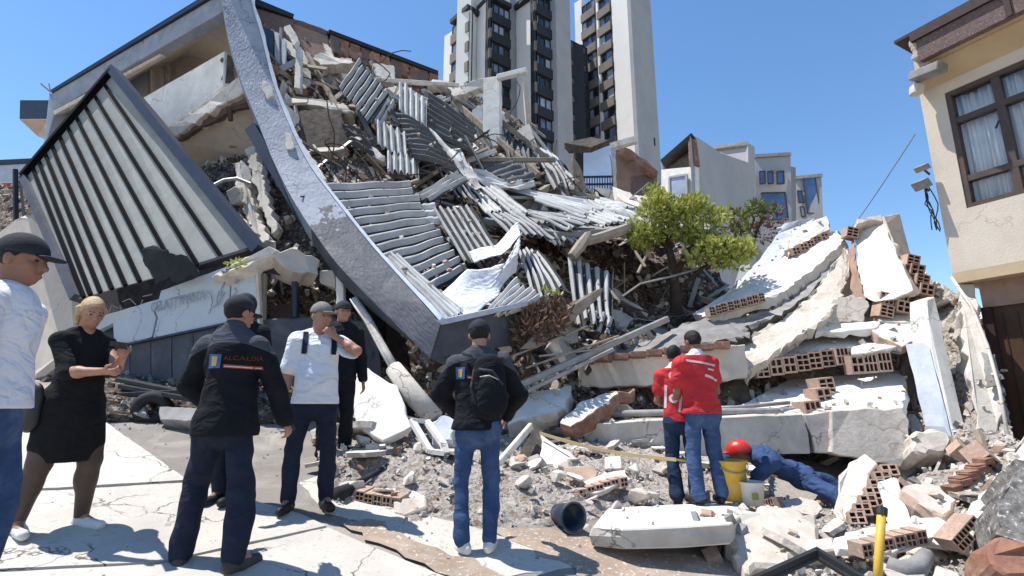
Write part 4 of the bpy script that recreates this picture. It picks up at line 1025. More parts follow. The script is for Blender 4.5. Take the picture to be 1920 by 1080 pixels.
# torn spot with bare bricks
for k, (u, v, D) in enumerate(((632, 424, 8.32), (641, 436, 8.22), (650, 447, 8.12))):
    mb = MB(); t = (W(700, 465, 7.9) - W(640, 390, 8.4)).normalized(); mb.bar(W(u, v, D) - t * .09, W(u, v, D) + t * .09, .12, .12, (0, 1, 0)); o = mb.build('brick', M['brick'], rf); bev(o, .012)
slab('torn_render', [(624, 440, 8.28), (632, 438, 8.2), (655, 460, 8.0), (648, 466, 8.0)], .05, M['white2'], rf, rough=.01)
for px in ([(494, 150, 9.28), (506, 158, 9.27), (512, 180, 9.25), (500, 184, 9.24), (490, 166, 9.26)], [(532, 246, 8.98), (545, 252, 8.96), (552, 276, 8.9), (538, 280, 8.9)]):
    slab('spalled_patch', [(u, v, D - .04) for u, v, D in px], .05, M['white2'], rf, rough=.02, seg=.06)

# ------------------------------------------------------------------ ruin slope behind the beam
patch('rubble_slope', [
    [(440, -20, 13), (520, 30, 13.5), (640, 85, 14.5), (750, 128, 15.5), (840, 165, 16.5), (930, 195, 17), (1005, 245, 17.5), (1085, 372, 17.5), (1180, 388, 17.5), (1290, 392, 17.5)],
    [(470, 120, 12), (560, 150, 12.6), (660, 190, 13), (760, 230, 13.5), (850, 250, 14.5), (940, 270, 15.2), (1015, 320, 15.7), (1100, 388, 16), (1200, 398, 16.2), (1310, 402, 16.4)],
    [(520, 240, 11.3), (600, 270, 11.6), (690, 310, 11.7), (780, 330, 12), (870, 345, 12.6), (960, 360, 13.2), (1040, 392, 14), (1120, 404, 14.6), (1220, 420, 15), (1330, 430, 15.3)],
    [(590, 360, 10.2), (680, 380, 10), (770, 420, 10), (850, 440, 10.4), (930, 450, 10.8), (1000, 462, 12.0), (1080, 480, 13.0), (1160, 500, 13.4), (1250, 520, 13.6), (1350, 520, 13.6)],
    [(700, 500, 8.9), (780, 530, 8.6), (850, 560, 8.4), (920, 570, 8.6), (990, 580, 9.0), (1060, 590, 10.0), (1130, 596, 10.8), (1220, 590, 11.4), (1300, 585, 11.6), (1390, 575, 11.6)],
    [(760, 640, 8.3), (850, 660, 8.1), (930, 660, 8.1), (1000, 680, 8.3), (1060, 700, 8.6), (1120, 700, 8.8), (1200, 690, 9), (1280, 680, 9.2), (1360, 660, 9.4), (1430, 650, 9.6)],
    [(780, 780, 7.9), (860, 790, 7.8), (940, 800, 7.8), (1010, 800, 8), (1080, 800, 8.2), (1140, 800, 8.2), (1220, 800, 8.4), (1300, 800, 8.5), (1380, 790, 8.6), (1450, 790, 8.8)]],
    M['rubb'], 90, 130, .15, 21, kind='structure')
# upper storey remains at the skyline
us = empty('ruined_storey', W(640, 220, 14), 'torn upper storey wall with sloping dark roof line at the top of the ruin', 'building')
def upart(name, px, thick, mat, rough=0.03, **kw): return slab(name, px, thick, mat, us, rough=rough, **kw)
upart('roof_edge', [(470, -8, 12.8), (552, 26, 13.4), (550, 33, 13.4), (474, 6, 12.8)], .5, M['black'], 0)
upart('roof_edge', [(540, 30, 13.6), (616, 58, 14), (612, 66, 14), (540, 40, 13.6)], .5, M['brownp'], .02)
upart('roof_edge', [(617, 54, 13.9), (822, 132, 16), (822, 139, 16), (617, 61, 13.9)], .5, M['black'], 0)
upart('wall', [(478, 6, 13.0), (552, 34, 13.5), (560, 130, 13.2), (500, 150, 12.6)], .25, M['brownp'])
upart('wall', [(552, 36, 13.7), (616, 62, 14.1), (640, 160, 13.6), (560, 130, 13.4)], .25, M['pinkp'], .05)
for i in range(11):
    u0, v0 = 620 + i * 18.5, 62 + i * 7
    D = 14.0 + i * .19
    rnd = random.Random(i)
    upart('brick_wall', [(u0, v0, D), (u0 + 18, v0 + 6.9, D + .18), (u0 + 18 + rnd.uniform(-5, 5), v0 + 36 + rnd.uniform(-6, 8), D), (u0 + rnd.uniform(-4, 4), v0 + 30 + rnd.uniform(-6, 10), D - .15)], .25, M['brick'] if i % 3 else M['brownp'], .05, seg=.12)
w_ = upart('window', [(489, 46, 12.5), (512, 58, 12.6), (513, 112, 12.4), (496, 100, 12.4)], .08, M['wind'], 0)
upart('door_frame', [(514, 58, 12.5), (523, 62, 12.5), (524, 122, 12.2), (515, 120, 12.2)], .1, M['coping'], .01)
upart('door_frame', [(528, 72, 12.5), (537, 76, 12.5), (536, 132, 12.2), (528, 128, 12.2)], .1, M['coping'], .01)
upart('pale_jamb', [(524, 50, 12.6), (529, 52, 12.6), (528, 124, 12.3), (524, 122, 12.3)], .1, M['grey'], .01)
def loose(name, px, t, m, lb, cat, rough=.03, seg=.1, **kw): return slab(name, px, t, M[m], rough=rough, seg=seg, label=lb, cat=cat, **kw)
loose('concrete_post', [(555, 84, 12.2), (565, 88, 12.2), (563, 166, 11.8), (551, 164, 11.8)], .2, 'white', 'white post standing in the torn upper storey', 'post', .01)
loose('fallen_slab', [(531, 50, 12.2), (544, 46, 12.2), (560, 76, 12.1), (552, 86, 12.0)], .15, 'white2', 'small pale slab leaning on the upper white post', 'slab')
loose('fallen_slab', [(560, 184, 11.9), (600, 186, 11.9), (648, 196, 11.9), (662, 208, 11.8), (650, 212, 11.8), (600, 199, 11.8), (556, 192, 11.8)], .4, 'white2', 'thin curved pale floor slab above the dark hollow', 'slab')
loose('fallen_slab', [(664, 256, 11.2), (678, 256, 11.2), (722, 292, 11), (720, 303, 11), (700, 292, 11)], .2, 'white', 'narrow white slab tilted left of the barrel sheets', 'slab')
loose('fallen_slab', [(622, 304, 11.2), (700, 312, 11.2), (704, 328, 11.1), (690, 338, 11.1), (626, 326, 11.1)], .3, 'white2', 'pale floor fragment above the large shaded sheets', 'slab')
loose('fallen_slab', [(604, 80, 13.2), (615, 84, 13.2), (628, 108, 12.9), (618, 112, 12.9)], .2, 'conc', 'grey slab leaning under the sloping roof line', 'slab')
loose('fallen_slab', [(586, 108, 12.8), (600, 98, 12.8), (650, 112, 12.8), (668, 118, 12.7), (600, 122, 12.7)], .3, 'white2', 'pale ledge slab under the roof line left of the ribbed sheets', 'slab')
loose('fallen_slab', [(700, 118, 13.4), (738, 122, 13.6), (742, 152, 13.4), (712, 150, 13.2)], .2, 'white2', 'pale tile backed slab right of the highest ribbed sheet', 'slab')
loose('fallen_slab', [(862, 160, 15.5), (905, 146, 15.2), (912, 150, 15.2), (914, 160, 15.2), (872, 176, 15.4)], .3, 'white2', 'pale broken beam resting left of the tall white column', 'beam')
loose('fallen_slab', [(838, 162, 15.4), (860, 158, 15.4), (874, 176, 15.2), (850, 180, 15.2)], .3, 'conc', 'grey lump at the skyline left of the white column', 'slab')
loose('fallen_slab', [(812, 148, 15.6), (842, 152, 15.6), (838, 158, 15.5), (800, 158, 15.4)], .3, 'white2', 'flat pale piece at the end of the sloping roof line', 'slab')
loose('plank', [(652, 262, 11.5), (657, 260, 11.5), (735, 335, 10.8), (728, 336, 10.8)], .08, 'wood', 'long timber lath left of the barrel sheets', 'plank', .01)
loose('plank', [(520, 145, 11.9), (526, 142, 11.9), (548, 170, 11.7), (544, 176, 11.7)], .08, 'wood', 'short timber by the bent roof edge top', 'plank', .01)
loose('curb_beam', [(556, 262, 9.2), (562, 258, 9.25), (612, 335, 8.95), (606, 340, 8.9)], .25, 'white2', 'cream strip running along the top of the bent roof edge', 'beam', .02)
loose('hollow_block', [(530, 205, 11.5), (640, 205, 11.6), (655, 290, 11.3), (600, 330, 11), (560, 270, 11.1)], .2, 'dark', 'dark plate painted as the shade of the hollow behind the bent roof edge', 'fragment', .05)  # dark plate put in for the shade of the void
# tall white column with its top beam
wc = empty('white_column', W(918, 285, 14.5), 'tall white column with a broken beam on its top in front of the tower', 'column')
slab('shaft', [(906, 146, 14.5), (936, 142, 14.4), (937, 272, 14.2), (906, 278, 14.3)], .35, M['white'], wc, rough=.012)
mb = MB(); mb.bar(W(932, 146, 14.3), W(988, 133, 14.0), .17, .17); o = mb.build('top_beam', M['white'], wc); bev(o, .02)
loose('wall_panel', [(886, 205, 14.9), (905, 196, 14.9), (906, 285, 14.7), (888, 288, 14.7)], .2, 'coping', 'pale grey wall panel just left of the tall column', 'panel', .02)

stick_later = []
# ------------------------------------------------------------------ corrugated sheets
SG = 'corrugated roofing sheets lying on the ruin'
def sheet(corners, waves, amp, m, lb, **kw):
    return corrugated('corrugated_sheet', corners, waves, amp, M[m], label=lb, cat='roofing sheet', group=SG, valley_shade=M['valley_shade'] if m == 'sheet' else (M['sheet'] if m == 'sheetw' else None), **kw)
sheet([(634, 166, 12.0), (672, 112, 12.6), (730, 178, 11.9), (692, 230, 11.3)], 7, .055, 'sheet', 'highest grey ribbed sheet steeply tilted under the roof line', ragged=.05)
sheet([(690, 226, 11.6), (722, 172, 12.2), (742, 196, 12.2), (712, 246, 11.5)], 3, .06, 'sheetw', 'narrow ribbed sheet overlapping the highest sheet', ragged=.08)
sheet([(748, 205, 12.0), (748, 152, 12.4), (800, 188, 12.2), (800, 238, 11.8)], 5, .06, 'sheetw', 'upright ribbed sheet with bright ends above the dark sheet', ragged=.1)
sheet([(708, 272, 11.2), (706, 226, 11.5), (768, 256, 11.4), (772, 304, 11.1)], 5, .07, 'sheetw', 'upper row of white barrel ribs with ends showing', ragged=.06)
sheet([(726, 318, 10.8), (726, 284, 11.1), (784, 300, 11.0), (786, 336, 10.7)], 5, .07, 'sheetw', 'lower row of white barrel ribs with ends showing', ragged=.06)
sheet([(800, 246, 12.0), (804, 172, 12.8), (892, 236, 12.8), (886, 288, 12.0)][1:] + [(800, 246, 12.0)], 7, .05, 'sheetd', 'ribbed sheet darkened for shade left of the tall white column')  # shade on this sheet comes from its dark material
sheet([(742, 214, 11.8), (800, 240, 11.7), (862, 326, 10.9), (778, 300, 10.9)], 9, .05, 'sheetd', 'dark curled ribbed sheet in the middle of the slope', bend=.1, twist=.04)
sheet([(720, 196, 12.1), (760, 216, 12.1), (800, 290, 11.2), (764, 280, 11.2)], 6, .05, 'sheetd', 'small dark ribbed sheet under the bright upright one', bend=-.05)
sheet([(780, 366, 10.2), (858, 322, 10.6), (880, 336, 10.4), (806, 378, 10.0)], 3, .055, 'sheet', 'small ribbed sheet lying crosswise above the pale sheet', ragged=.04)
sheet([(606, 348, 9.3), (762, 340, 10.0), (880, 508, 8.6), (802, 556, 7.9)], 13, .06, 'sheet', 'big grey ribbed sheet behind the bent roof edge', sag=-.12, nlen=14, twist=.02, ragged=.05)
sheet([(836, 598, 7.15), (718, 482, 8.2), (748, 476, 8.3), (872, 584, 7.3)], 4, .035, 'sheetw', 'long pale sheet lying along the lower roof edge', sag=.02, twist=.02)
sheet([(812, 393, 9.6), (872, 492, 8.6), (944, 480, 8.7), (884, 384, 9.7)], 6, .04, 'sheet', 'pale ribbed sheet sloping down in the centre of the ruin', twist=.02)
sheet([(786, 385, 9.9), (816, 380, 9.9), (826, 420, 9.5), (800, 420, 9.5)], 3, .04, 'sheetw', 'bright sheet scrap at the left end of the pale sheet', ragged=.05)
W_ = [([(868, 346, 11.5), (912, 400, 10.4), (940, 392, 10.5), (892, 338, 11.6)], 3, 'sheetw', 'white strip falling between the column foot and the pale sheet'),
      ([(898, 352, 11.4), (972, 412, 10.2), (996, 400, 10.3), (924, 342, 11.5)], 3, 'sheetw', 'white crumpled strip right of the falling white strip'),
      ([(912, 400, 10.0), (960, 446, 9.4), (1046, 446, 9.6), (976, 400, 10.2)], 6, 'sheet', 'fan of thin ribs above the white tarpaulin'),
      ([(930, 352, 12.0), (1092, 386, 11.6), (1096, 376, 11.9), (930, 338, 12.4)], 3, 'sheetw', 'long narrow white sheet along the back of the ruin'),
      ([(998, 376, 11.2), (1090, 408, 10.6), (1136, 392, 10.9), (1030, 362, 11.6)], 5, 'sheetw', 'white ribbed sheet in the back row beside the blue room'),
      ([(980, 404, 10.5), (1060, 430, 9.9), (1120, 418, 10.2), (1000, 392, 10.8)], 4, 'sheet', 'grey ribbed sheet in front of the back row'),
      ([(1060, 392, 11.0), (1128, 424, 10.2), (1190, 412, 10.4), (1110, 376, 11.3)], 7, 'sheetw', 'bright ribbed sheet reaching to the green tree'),
      ([(1100, 380, 11.8), (1160, 396, 11.4), (1192, 388, 11.6), (1130, 370, 12.1)], 4, 'sheetw', 'last white sheet behind the green tree'),
      ([(968, 468, 9.3), (1000, 560, 8.5), (1062, 540, 8.7), (1010, 466, 9.5)], 5, 'sheet', 'crumpled ribbed sheet right of the white tarpaulin'),
      ([(1064, 484, 9.3), (1082, 600, 8.5), (1152, 612, 8.6), (1150, 508, 9.4)], 5, 'sheet', 'upright grey ribbed sheet with folded lower end'),
      ([(900, 596, 7.5), (964, 524, 8.1), (1020, 556, 8.0), (960, 586, 7.6)], 6, 'sheetw', 'bright sheet tucked behind the corner of the roof edge'),
      ([(830, 610, 7.5), (844, 586, 7.6), (886, 590, 7.6), (880, 606, 7.5)], 4, 'sheetw', 'small scrap of sheet in the corner of the roof edge'),
      ([(1086, 610, 8.6), (1102, 580, 8.7), (1156, 594, 8.7), (1150, 628, 8.5)], 4, 'sheet', 'torn sheet end lying under the upright sheet'),
      ([(880, 302, 12.8), (930, 292, 13.0), (1010, 330, 12.2), (960, 344, 11.8)], 6, 'sheetd', 'dark crumpled sheet at the foot of the tall column'),
      ([(800, 240, 12.0), (806, 240, 12.0), (904, 336, 10.9), (876, 336, 10.9)], 2, 'sheetw', 'long thin white flashing strip edge on'),
      ([(850, 280, 12.1), (864, 278, 12.1), (902, 352, 11.2), (880, 352, 11.2)], 2, 'sheetw', 'short white flashing strip below the dark sheet')]
for i, (c, w, m, lb) in enumerate(W_):
    sheet(c, w, .04, m, lb, twist=.03, bend=.04 * ((i % 3) - 1), ragged=.06)
slab('shading_slab', [(905, 408, 10.35), (1050, 436, 10.0), (1190, 424, 10.15), (1330, 430, 11.6), (1340, 420, 13.8), (1000, 392, 13.6)], .14, M['grey'], rough=.05, label='added dark slab shading the hollow under the back row of white sheets', cat='slab')  # slab added to keep the sun off the hollow below
# more torn sheets and twisted framing further up
for i, (c, w, m, lb) in enumerate((
    ([(868, 246, 14.0), (900, 300, 13.2), (950, 300, 13.3), (914, 250, 14.1)], 5, 'sheetd', 'dark torn sheet at the right foot of the tall white column'),
    ([(944, 250, 14.6), (960, 330, 13.2), (1010, 322, 13.6), (990, 262, 14.8)], 5, 'sheetd', 'dark sheet hanging right of the tall white column'),
    ([(990, 280, 14.6), (1040, 352, 13.2), (1084, 346, 13.4), (1030, 282, 14.8)], 5, 'sheet', 'grey torn sheet left of the light blue room'),
    ([(880, 316, 12.2), (980, 338, 12.0), (1000, 352, 11.6), (890, 336, 11.7)], 3, 'sheetw', 'white sheet edge lying below the dark torn sheets'),
    ([(820, 318, 11.6), (860, 372, 10.8), (900, 372, 10.9), (856, 312, 11.7)], 4, 'sheet', 'grey sheet slipped under the long white flashing'),
    ([(640, 236, 11.6), (700, 262, 11.3), (706, 300, 11.0), (650, 276, 11.2)], 4, 'sheetd', 'dark sheet in the hollow left of the barrel ribs'),
    ([(760, 168, 13.2), (830, 178, 13.4), (842, 206, 13.0), (776, 196, 12.8)], 4, 'sheet', 'grey sheet right of the upright sheet with bright ends'),
    ([(1000, 420, 10.4), (1040, 462, 9.9), (1090, 452, 10.0), (1050, 416, 10.5)], 5, 'sheet', 'grey sheet folded down from the back row'),
    ([(1120, 395, 11.6), (1180, 424, 10.8), (1206, 410, 11.0), (1150, 386, 11.8)], 4, 'sheetw', 'white sheet end beside the green tree'))):
    sheet(c, w, .05, m, lb, twist=.06, bend=.12 * ((i % 3) - 1), ragged=.12, dent=.05)
for i, (a, b, w_, h_, m, lb) in enumerate((
    ((850, 190, 15.5), (1010, 330, 13.4), .16, .2, 'wood', 'long brown roof beam running down right of the white column'),
    ((930, 220, 15.0), (1085, 345, 13.6), .12, .16, 'wood', 'second brown roof beam running down towards the blue room'),
    ((985, 262, 15.0), (1060, 372, 13.2), .10, .12, 'grey', 'grey roof beam steeply slanting left of the blue room'),
    ((900, 300, 12.6), (1040, 300, 13.2), .10, .12, 'wood', 'brown beam lying level below the tall white column'),
    ((630, 130, 13.2), (700, 262, 11.6), .10, .1, 'steel', 'steel channel slanting through the highest ribbed sheet'),
    ((575, 100, 12.8), (640, 215, 11.8), .12, .1, 'wood', 'brown beam leaning by the post of the upper storey'),
    ((700, 150, 13.0), (860, 160, 14.6), .1, .12, 'white2', 'pale purlin lying along the skyline'),
    ((520, 200, 11.2), (600, 330, 10.4), .10, .1, 'steel', 'steel angle bar in the hollow behind the bent roof edge'),
    ((640, 300, 11.4), (780, 300, 11.6), .08, .1, 'wood', 'brown batten under the barrel ribs'),
    ((1040, 352, 14.0), (1150, 380, 13.4), .1, .12, 'wood', 'brown beam in front of the blue room railing'),
    ((880, 370, 11.4), (1100, 372, 12.6), .07, .08, 'steel', 'thin steel purlin over the back row of sheets'))):
    stick_later.append((a, b, w_, h_, m, lb))
# folded white tarpaulin
def cloth(name, rows, mat, amp=.05, n=26, m=26, seed=2, **kw):
    o = patch(name, rows, mat, n, m, amp, seed, smooth=True, freqs=(3.0, 6.0), **kw)
    s = o.modifiers.new('thick', 'SOLIDIFY'); s.thickness = .01
    return o
cloth('tarpaulin', [[(826, 566, 7.7), (872, 512, 8.0), (950, 494, 8.2), (978, 434, 8.7)], [(838, 578, 7.5), (884, 556, 7.7), (930, 520, 8.0), (974, 470, 8.4)], [(862, 590, 7.3), (892, 588, 7.4), (940, 548, 7.9), (966, 505, 8.4)]], M['tarp'], .07, label='crumpled white tarpaulin lying over the sheets in the centre', cat='tarpaulin')
cloth('tarpaulin', [[(880, 480, 8.7), (930, 462, 8.9), (972, 420, 9.3)], [(890, 500, 8.5), (940, 482, 8.6), (976, 446, 9.0)]], M['tarp'], .05, seed=4, label='smaller fold of white tarpaulin above the crumpled one', cat='tarpaulin')

# timber, pipes and rails in the centre
def stick(name, a, b, w, h, m, lb, cat, up=(0, 0, 1)):
    mb = MB(); mb.bar(V(a), V(b), w, h, up); o = mb.build(name, M[m], label=lb, cat=cat); bev(o, min(w, h) * .15); return o
loose('broken_board', [(976, 654, 7.6), (1054, 574, 8.2), (1130, 540, 8.6), (1128, 552, 8.6), (1070, 606, 8.2), (1010, 650, 7.7)], .04, 'wood', 'wide grey board leaning right of the dry bush', 'board', .02)
for q in stick_later: stick('roof_beam', q[0], q[1], q[2], q[3], q[4], q[5], 'beam')
stick('steel_rail', (975, 722, 7.6), (1252, 598, 9.0), .09, .10, 'steel', 'long grey steel rail slanting up below the tree', 'rail')
stick('steel_rail', (985, 735, 7.5), (1150, 655, 8.2), .06, .06, 'steel', 'shorter steel rail parallel to the long one', 'rail')
stick('plank', (960, 668, 7.6), (1100, 612, 8.3), .07, .03, 'wood', 'thin plank between the wide board and the steel rail', 'plank')
stick('plank', (985, 690, 7.7), (1160, 630, 8.4), .05, .03, 'wood', 'thin plank just above the long steel rail', 'plank')
stick('plank', (1010, 668, 7.9), (1120, 655, 8.2), .05, .03, 'steel', 'grey slat lying level behind the steel rail', 'plank')
mb = MB(); mb.tube([W(1072, 482, 9.2), W(1088, 462, 9.3), W(1102, 440, 9.4), W(1108, 434, 9.4)], [.09, .11, .07, .015], 7); mb.tube([W(1094, 454, 9.35), W(1130, 444, 9.6), W(1178, 428, 10)], [.09, .10, .11], 7)
mb.build('broken_log', M['wood'], label='splintered grey log left of the green tree', cat='log')
mb = MB(); mb.tube([W(1166, 556, 9.2), W(1200, 532, 9.4), W(1260, 518, 9.8), W(1330, 498, 10.4)], .02, 5); mb.build('cable', M['steel'], label='loose grey cable arching below the tree', cat='cable')
mb = MB(); mb.tube([W(1150, 560, 9), W(1180, 575, 9), W(1230, 590, 9.4), W(1290, 588, 9.8)], .014, 5); mb.build('cable', M['rubber'], label='dark slack cable right of the upright ribbed sheet', cat='cable')
for i, (a, b) in enumerate((((1190, 470, 9.8), (1210, 500, 9.6)), ((1196, 512, 9.6), (1214, 474, 9.9)), ((1140, 540, 9.2), (1162, 568, 9.0)))):
    stick('stick', a, b, .05, .04, 'wood', ('pale stick leaning in the dark gap under the tree', 'forked pale stick crossing another under the tree', 'pale stick right of the upright ribbed sheet')[i], 'stick')
# ------------------------------------------------------------------ hollow clay blocks
def hollow_mesh(name, nx, nz, t=.09, depth=.7, mats=None):
    """unit block, front at y=0; nx by nz open cells"""
    def lines(n):
        w = (1 - t * (n + 1)) / n; o = [0.0]
        for i in range(n): o += [o[-1] + t, o[-1] + t + w]
        return o + [1.0]
    X = [x - .5 for x in lines(nx)]; Z = lines(nz)
    v, f, mi = [], [], []
    def q(a, b, c, d, m=0):
        i = len(v); v.extend([a, b, c, d]); f.append((i, i + 1, i + 2, i + 3)); mi.append(m)
    for i in range(len(X) - 1):
        for j in range(len(Z) - 1):
            x0, x1, z0, z1 = X[i], X[i + 1], Z[j], Z[j + 1]
            if i % 2 and j % 2:
                q((x0, 0, z0), (x0, 0, z1), (x0, depth, z1), (x0, depth, z0), 1); q((x1, 0, z1), (x1, 0, z0), (x1, depth, z0), (x1, depth, z1), 1)
                q((x0, 0, z1), (x1, 0, z1), (x1, depth, z1), (x0, depth, z1), 1); q((x1, 0, z0), (x0, 0, z0), (x0, depth, z0), (x1, depth, z0), 1)
                q((x0, depth, z0), (x0, depth, z1), (x1, depth, z1), (x1, depth, z0), 1)
            else:
                q((x0, 0, z0), (x1, 0, z0), (x1, 0, z1), (x0, 0, z1))
    q((-.5, 0, 1), (.5, 0, 1), (.5, 1, 1), (-.5, 1, 1)); q((.5, 0, 0), (-.5, 0, 0), (-.5, 1, 0), (.5, 1, 0))
    q((-.5, 0, 0), (-.5, 0, 1), (-.5, 1, 1), (-.5, 1, 0)); q((.5, 0, 1), (.5, 0, 0), (.5, 1, 0), (.5, 1, 1)); q((.5, 1, 0), (.5, 1, 1), (-.5, 1, 1), (-.5, 1, 0))
    return mesh_of(name, v, f, mats or [M['clay'], M['clayd']], False, mi)
HB = [hollow_mesh('hollow_block', 2, 3), hollow_mesh('hollow_block', 3, 2), hollow_mesh('hollow_block', 2, 2, .12), hollow_mesh('hollow_block', 4, 2, .07)]
def solid_brick_mesh(s):
    bm = bmesh.new(); rnd = random.Random(s)
    bmesh.ops.create_cube(bm, size=1)
    for v in bm.verts: v.co += Vector((rnd.uniform(-.07, .07), rnd.uniform(-.07, .07), rnd.uniform(-.07, .07)))
    bmesh.ops.bevel(bm, geom=bm.edges[:], offset=.06, segments=1, affect='EDGES')
    me = bpy.data.meshes.new('brick'); bm.to_mesh(me); bm.free(); me.materials.append(M['brick']); return me
SBR = [solid_brick_mesh(i) for i in range(4)]
def put(name, me, loc, ax, ay, az, parent=None, **kw):
    """object sharing mesh me, its unit axes given as world vectors"""
    o = bpy.data.objects.new(name, me)
    off = wloc(parent) if parent else Vector()
    m = Matrix((ax, ay, az)).transposed().to_4x4(); m.translation = Vector(loc) - off
    o.parent = parent
    COL.objects.link(o)
    o.matrix_local = m
    return tag(o, **kw)
def brick_row(parent, a, b, n, h, depth=.25, kinds=(0, 1, 2), up=Vector((0, 0, 1)), into=None, jit=.012, gap=.94, skip=()):
    a, b = V(a), V(b)
    d = (b - a) / n
    into = into if into is not None else (Vector((0, 0, 1)).cross(d)).normalized()
    if into.y < 0 and abs(into.y) > .2: into = -into
    for i in range(n):
        if i in skip: continue
        r = random.Random(i * 7 + n)
        c = a + d * (i + .5) + Vector((0, 1, 0)) * r.uniform(-jit, jit) * 2
        put('brick', HB[r.choice(kinds)], c, d * gap, into * depth, up.normalized() * h * r.uniform(.94, 1.03), parent)

# ------------------------------------------------------------------ rubble slope at the right
patch('rubble_slope', [
    [(1330, 600, 11.8), (1450, 500, 11.8), (1570, 470, 11.6), (1640, 500, 11), (1720, 510, 10), (1790, 548, 9.2), (1860, 600, 8.6)],
    [(1380, 660, 10), (1480, 630, 10), (1580, 600, 9.8), (1660, 600, 9.2), (1740, 640, 8.8), (1800, 690, 8.2), (1880, 730, 7.6)],
    [(1400, 760, 9.2), (1500, 740, 9.2), (1600, 700, 9.2), (1680, 740, 8.8), (1760, 770, 8.0), (1830, 800, 7.2), (1900, 820, 6.8)],
    [(1420, 860, 8.8), (1500, 860, 8.8), (1600, 860, 8.8), (1690, 860, 8.0), (1770, 850, 7.2), (1850, 850, 6.5), (1930, 840, 6.0)],
    [(1420, 940, 8.0), (1500, 940, 8.0), (1600, 940, 7.6), (1690, 940, 6.8), (1780, 920, 6.2), (1860, 910, 5.6), (1960, 900, 5.2)]],
    M['rub'], 60, 60, .13, 31, kind='structure')
patch('rubble_slope', [
    [(1370, 950, 6.0), (1500, 950, 5.9), (1600, 915, 6.2), (1700, 900, 6.2), (1800, 870, 6.2), (1930, 830, 6.0), (2050, 800, 5.8)],
    [(1350, 985, 5.5), (1480, 985, 5.3), (1600, 985, 5.1), (1720, 985, 5.0), (1830, 970, 4.9), (1940, 950, 4.7), (2060, 930, 4.5)],
    [(1335, 1045, 4.8), (1480, 1060, 4.5), (1600, 1060, 4.4), (1720, 1060, 4.3), (1840, 1050, 4.2), (1960, 1040, 4.0), (2080, 1030, 3.9)],
    [(1330, 1090, 4.45), (1480, 1130, 4.05), (1600, 1150, 3.9), (1720, 1160, 3.9), (1860, 1170, 3.8), (2000, 1180, 3.7), (2100, 1180, 3.6)]],
    M['rub'], 60, 80, .07, 37, freqs=(2, 5, 11, 23, 43), kind='structure')
rows = []
for v, dz in ((815, .12), (850, .14), (885, .12), (920, .09), (955, .05), (985, .0), (1012, -.09)):
    t = (v - 815) / 197
    rows.append([G(u + (30 * t if u < 700 else 0), v + (u - 1000) * .0 - (40 * t if u < 760 else 0) * 1.0 - (30 * t if u > 1100 else 0), dz) for u in (590, 680, 780, 880, 980, 1080, 1180, 1300, 1440)])
patch('rubble_field', rows, M['rub'], 60, 110, .045, 41, freqs=(2.5, 6, 13, 27, 50), kind='structure')
patch('rubble_field', [[G(u, v, dz) for u in (185, 260, 340, 450, 560, 640)] for v, dz in ((700, .35), (740, .3), (775, .12), (800, -.04))], M['rubd'], 30, 40, .06, 43, kind='structure')

# ------------------------------------------------------------------ big slabs, right of centre
S = loose
S('fallen_slab', [(1368, 545, 11.6), (1425, 485, 11.5), (1470, 418, 11.5), (1500, 412, 11.4), (1535, 408, 11.4), (1490, 450, 11.0), (1440, 515, 10.8), (1392, 552, 10.8)], .25, 'coping', 'grey blue slab farthest back, sloping down beside the green tree', 'slab')
o = S('fallen_slab', [(1480, 448, 11.0), (1510, 420, 11.2), (1550, 404, 11.2), (1556, 430, 11.0), (1520, 450, 10.8), (1478, 478, 10.6)], .3, 'white', 'white slab at the skyline with bricks along its lower edge', 'slab', side=M['clay'])
brick_row(o, (1490, 480, 10.55), (1556, 446, 10.9), 5, .16, .2, jit=.03)
# main long white slab, draped from the skyline down to the centre
def sheet_slab(name, rows, thick, mat, side, amp=.02, n=18, m=34, seed=1, jag=.05, parent=None, **kw):
    """bent concrete layer: grid surface with ragged border and real thickness"""
    R = [[V(p) for p in r] for r in rows]; rnd = random.Random(seed)
    def ev(r, t):
        x = t * (len(r) - 1); i = min(int(x), len(r) - 2); a = x - i
        p0, p1, p2, p3 = r[max(i - 1, 0)], r[i], r[i + 1], r[min(i + 2, len(r) - 1)]
        return .5 * (2 * p1 + (p2 - p0) * a + (2 * p0 - 5 * p1 + 4 * p2 - p3) * a * a + (3 * p1 - p0 - 3 * p2 + p3) * a ** 3)
    g = []
    for j in range(n + 1):
        row = [ev([ev(R[k], i / m) for k in range(len(R))], j / n) for i in range(m + 1)]
        g.append(row)
    nr = (g[0][m] - g[0][0]).cross(g[n][0] - g[0][0]).normalized()
    if nr.dot(Vector((0, 0, CAMZ)) - g[n // 2][m // 2]) < 0: nr = -nr
    for j in range(n + 1):
        for i in range(m + 1):
            p = g[j][i]
            k = Vector((rnd.uniform(-1, 1), rnd.uniform(-1, 1), rnd.uniform(-1, 1)))
            e = (j in (0, n)) or (i in (0, m))
            g[j][i] = p + k * (jag if e else amp * .4)
    top = [p for r in g for p in r]
    bot = [p - nr * thick + Vector((rnd.uniform(-1, 1), rnd.uniform(-1, 1), rnd.uniform(-1, 1))) * jag * .6 for p in top]
    N = len(top); w = m + 1
    fs = []; mi = []
    for j in range(n):
        for i in range(m):
            a = j * w + i
            fs.append((a, a + 1, a + w + 1, a + w)); mi.append(0)
            fs.append((N + a, N + a + w, N + a + w + 1, N + a + 1)); mi.append(1)
    rim = [i for i in range(w)] + [j * w + m for j in range(1, n + 1)] + [n * w + i for i in range(m - 1, -1, -1)] + [j * w for j in range(n - 1, 0, -1)]
    for k in range(len(rim)):
        a, b = rim[k], rim[(k + 1) % len(rim)]
        fs.append((a, N + a, N + b, b)); mi.append(1)
    return mk(name, top + bot, fs, [mat, side], parent, False, mi, **kw)
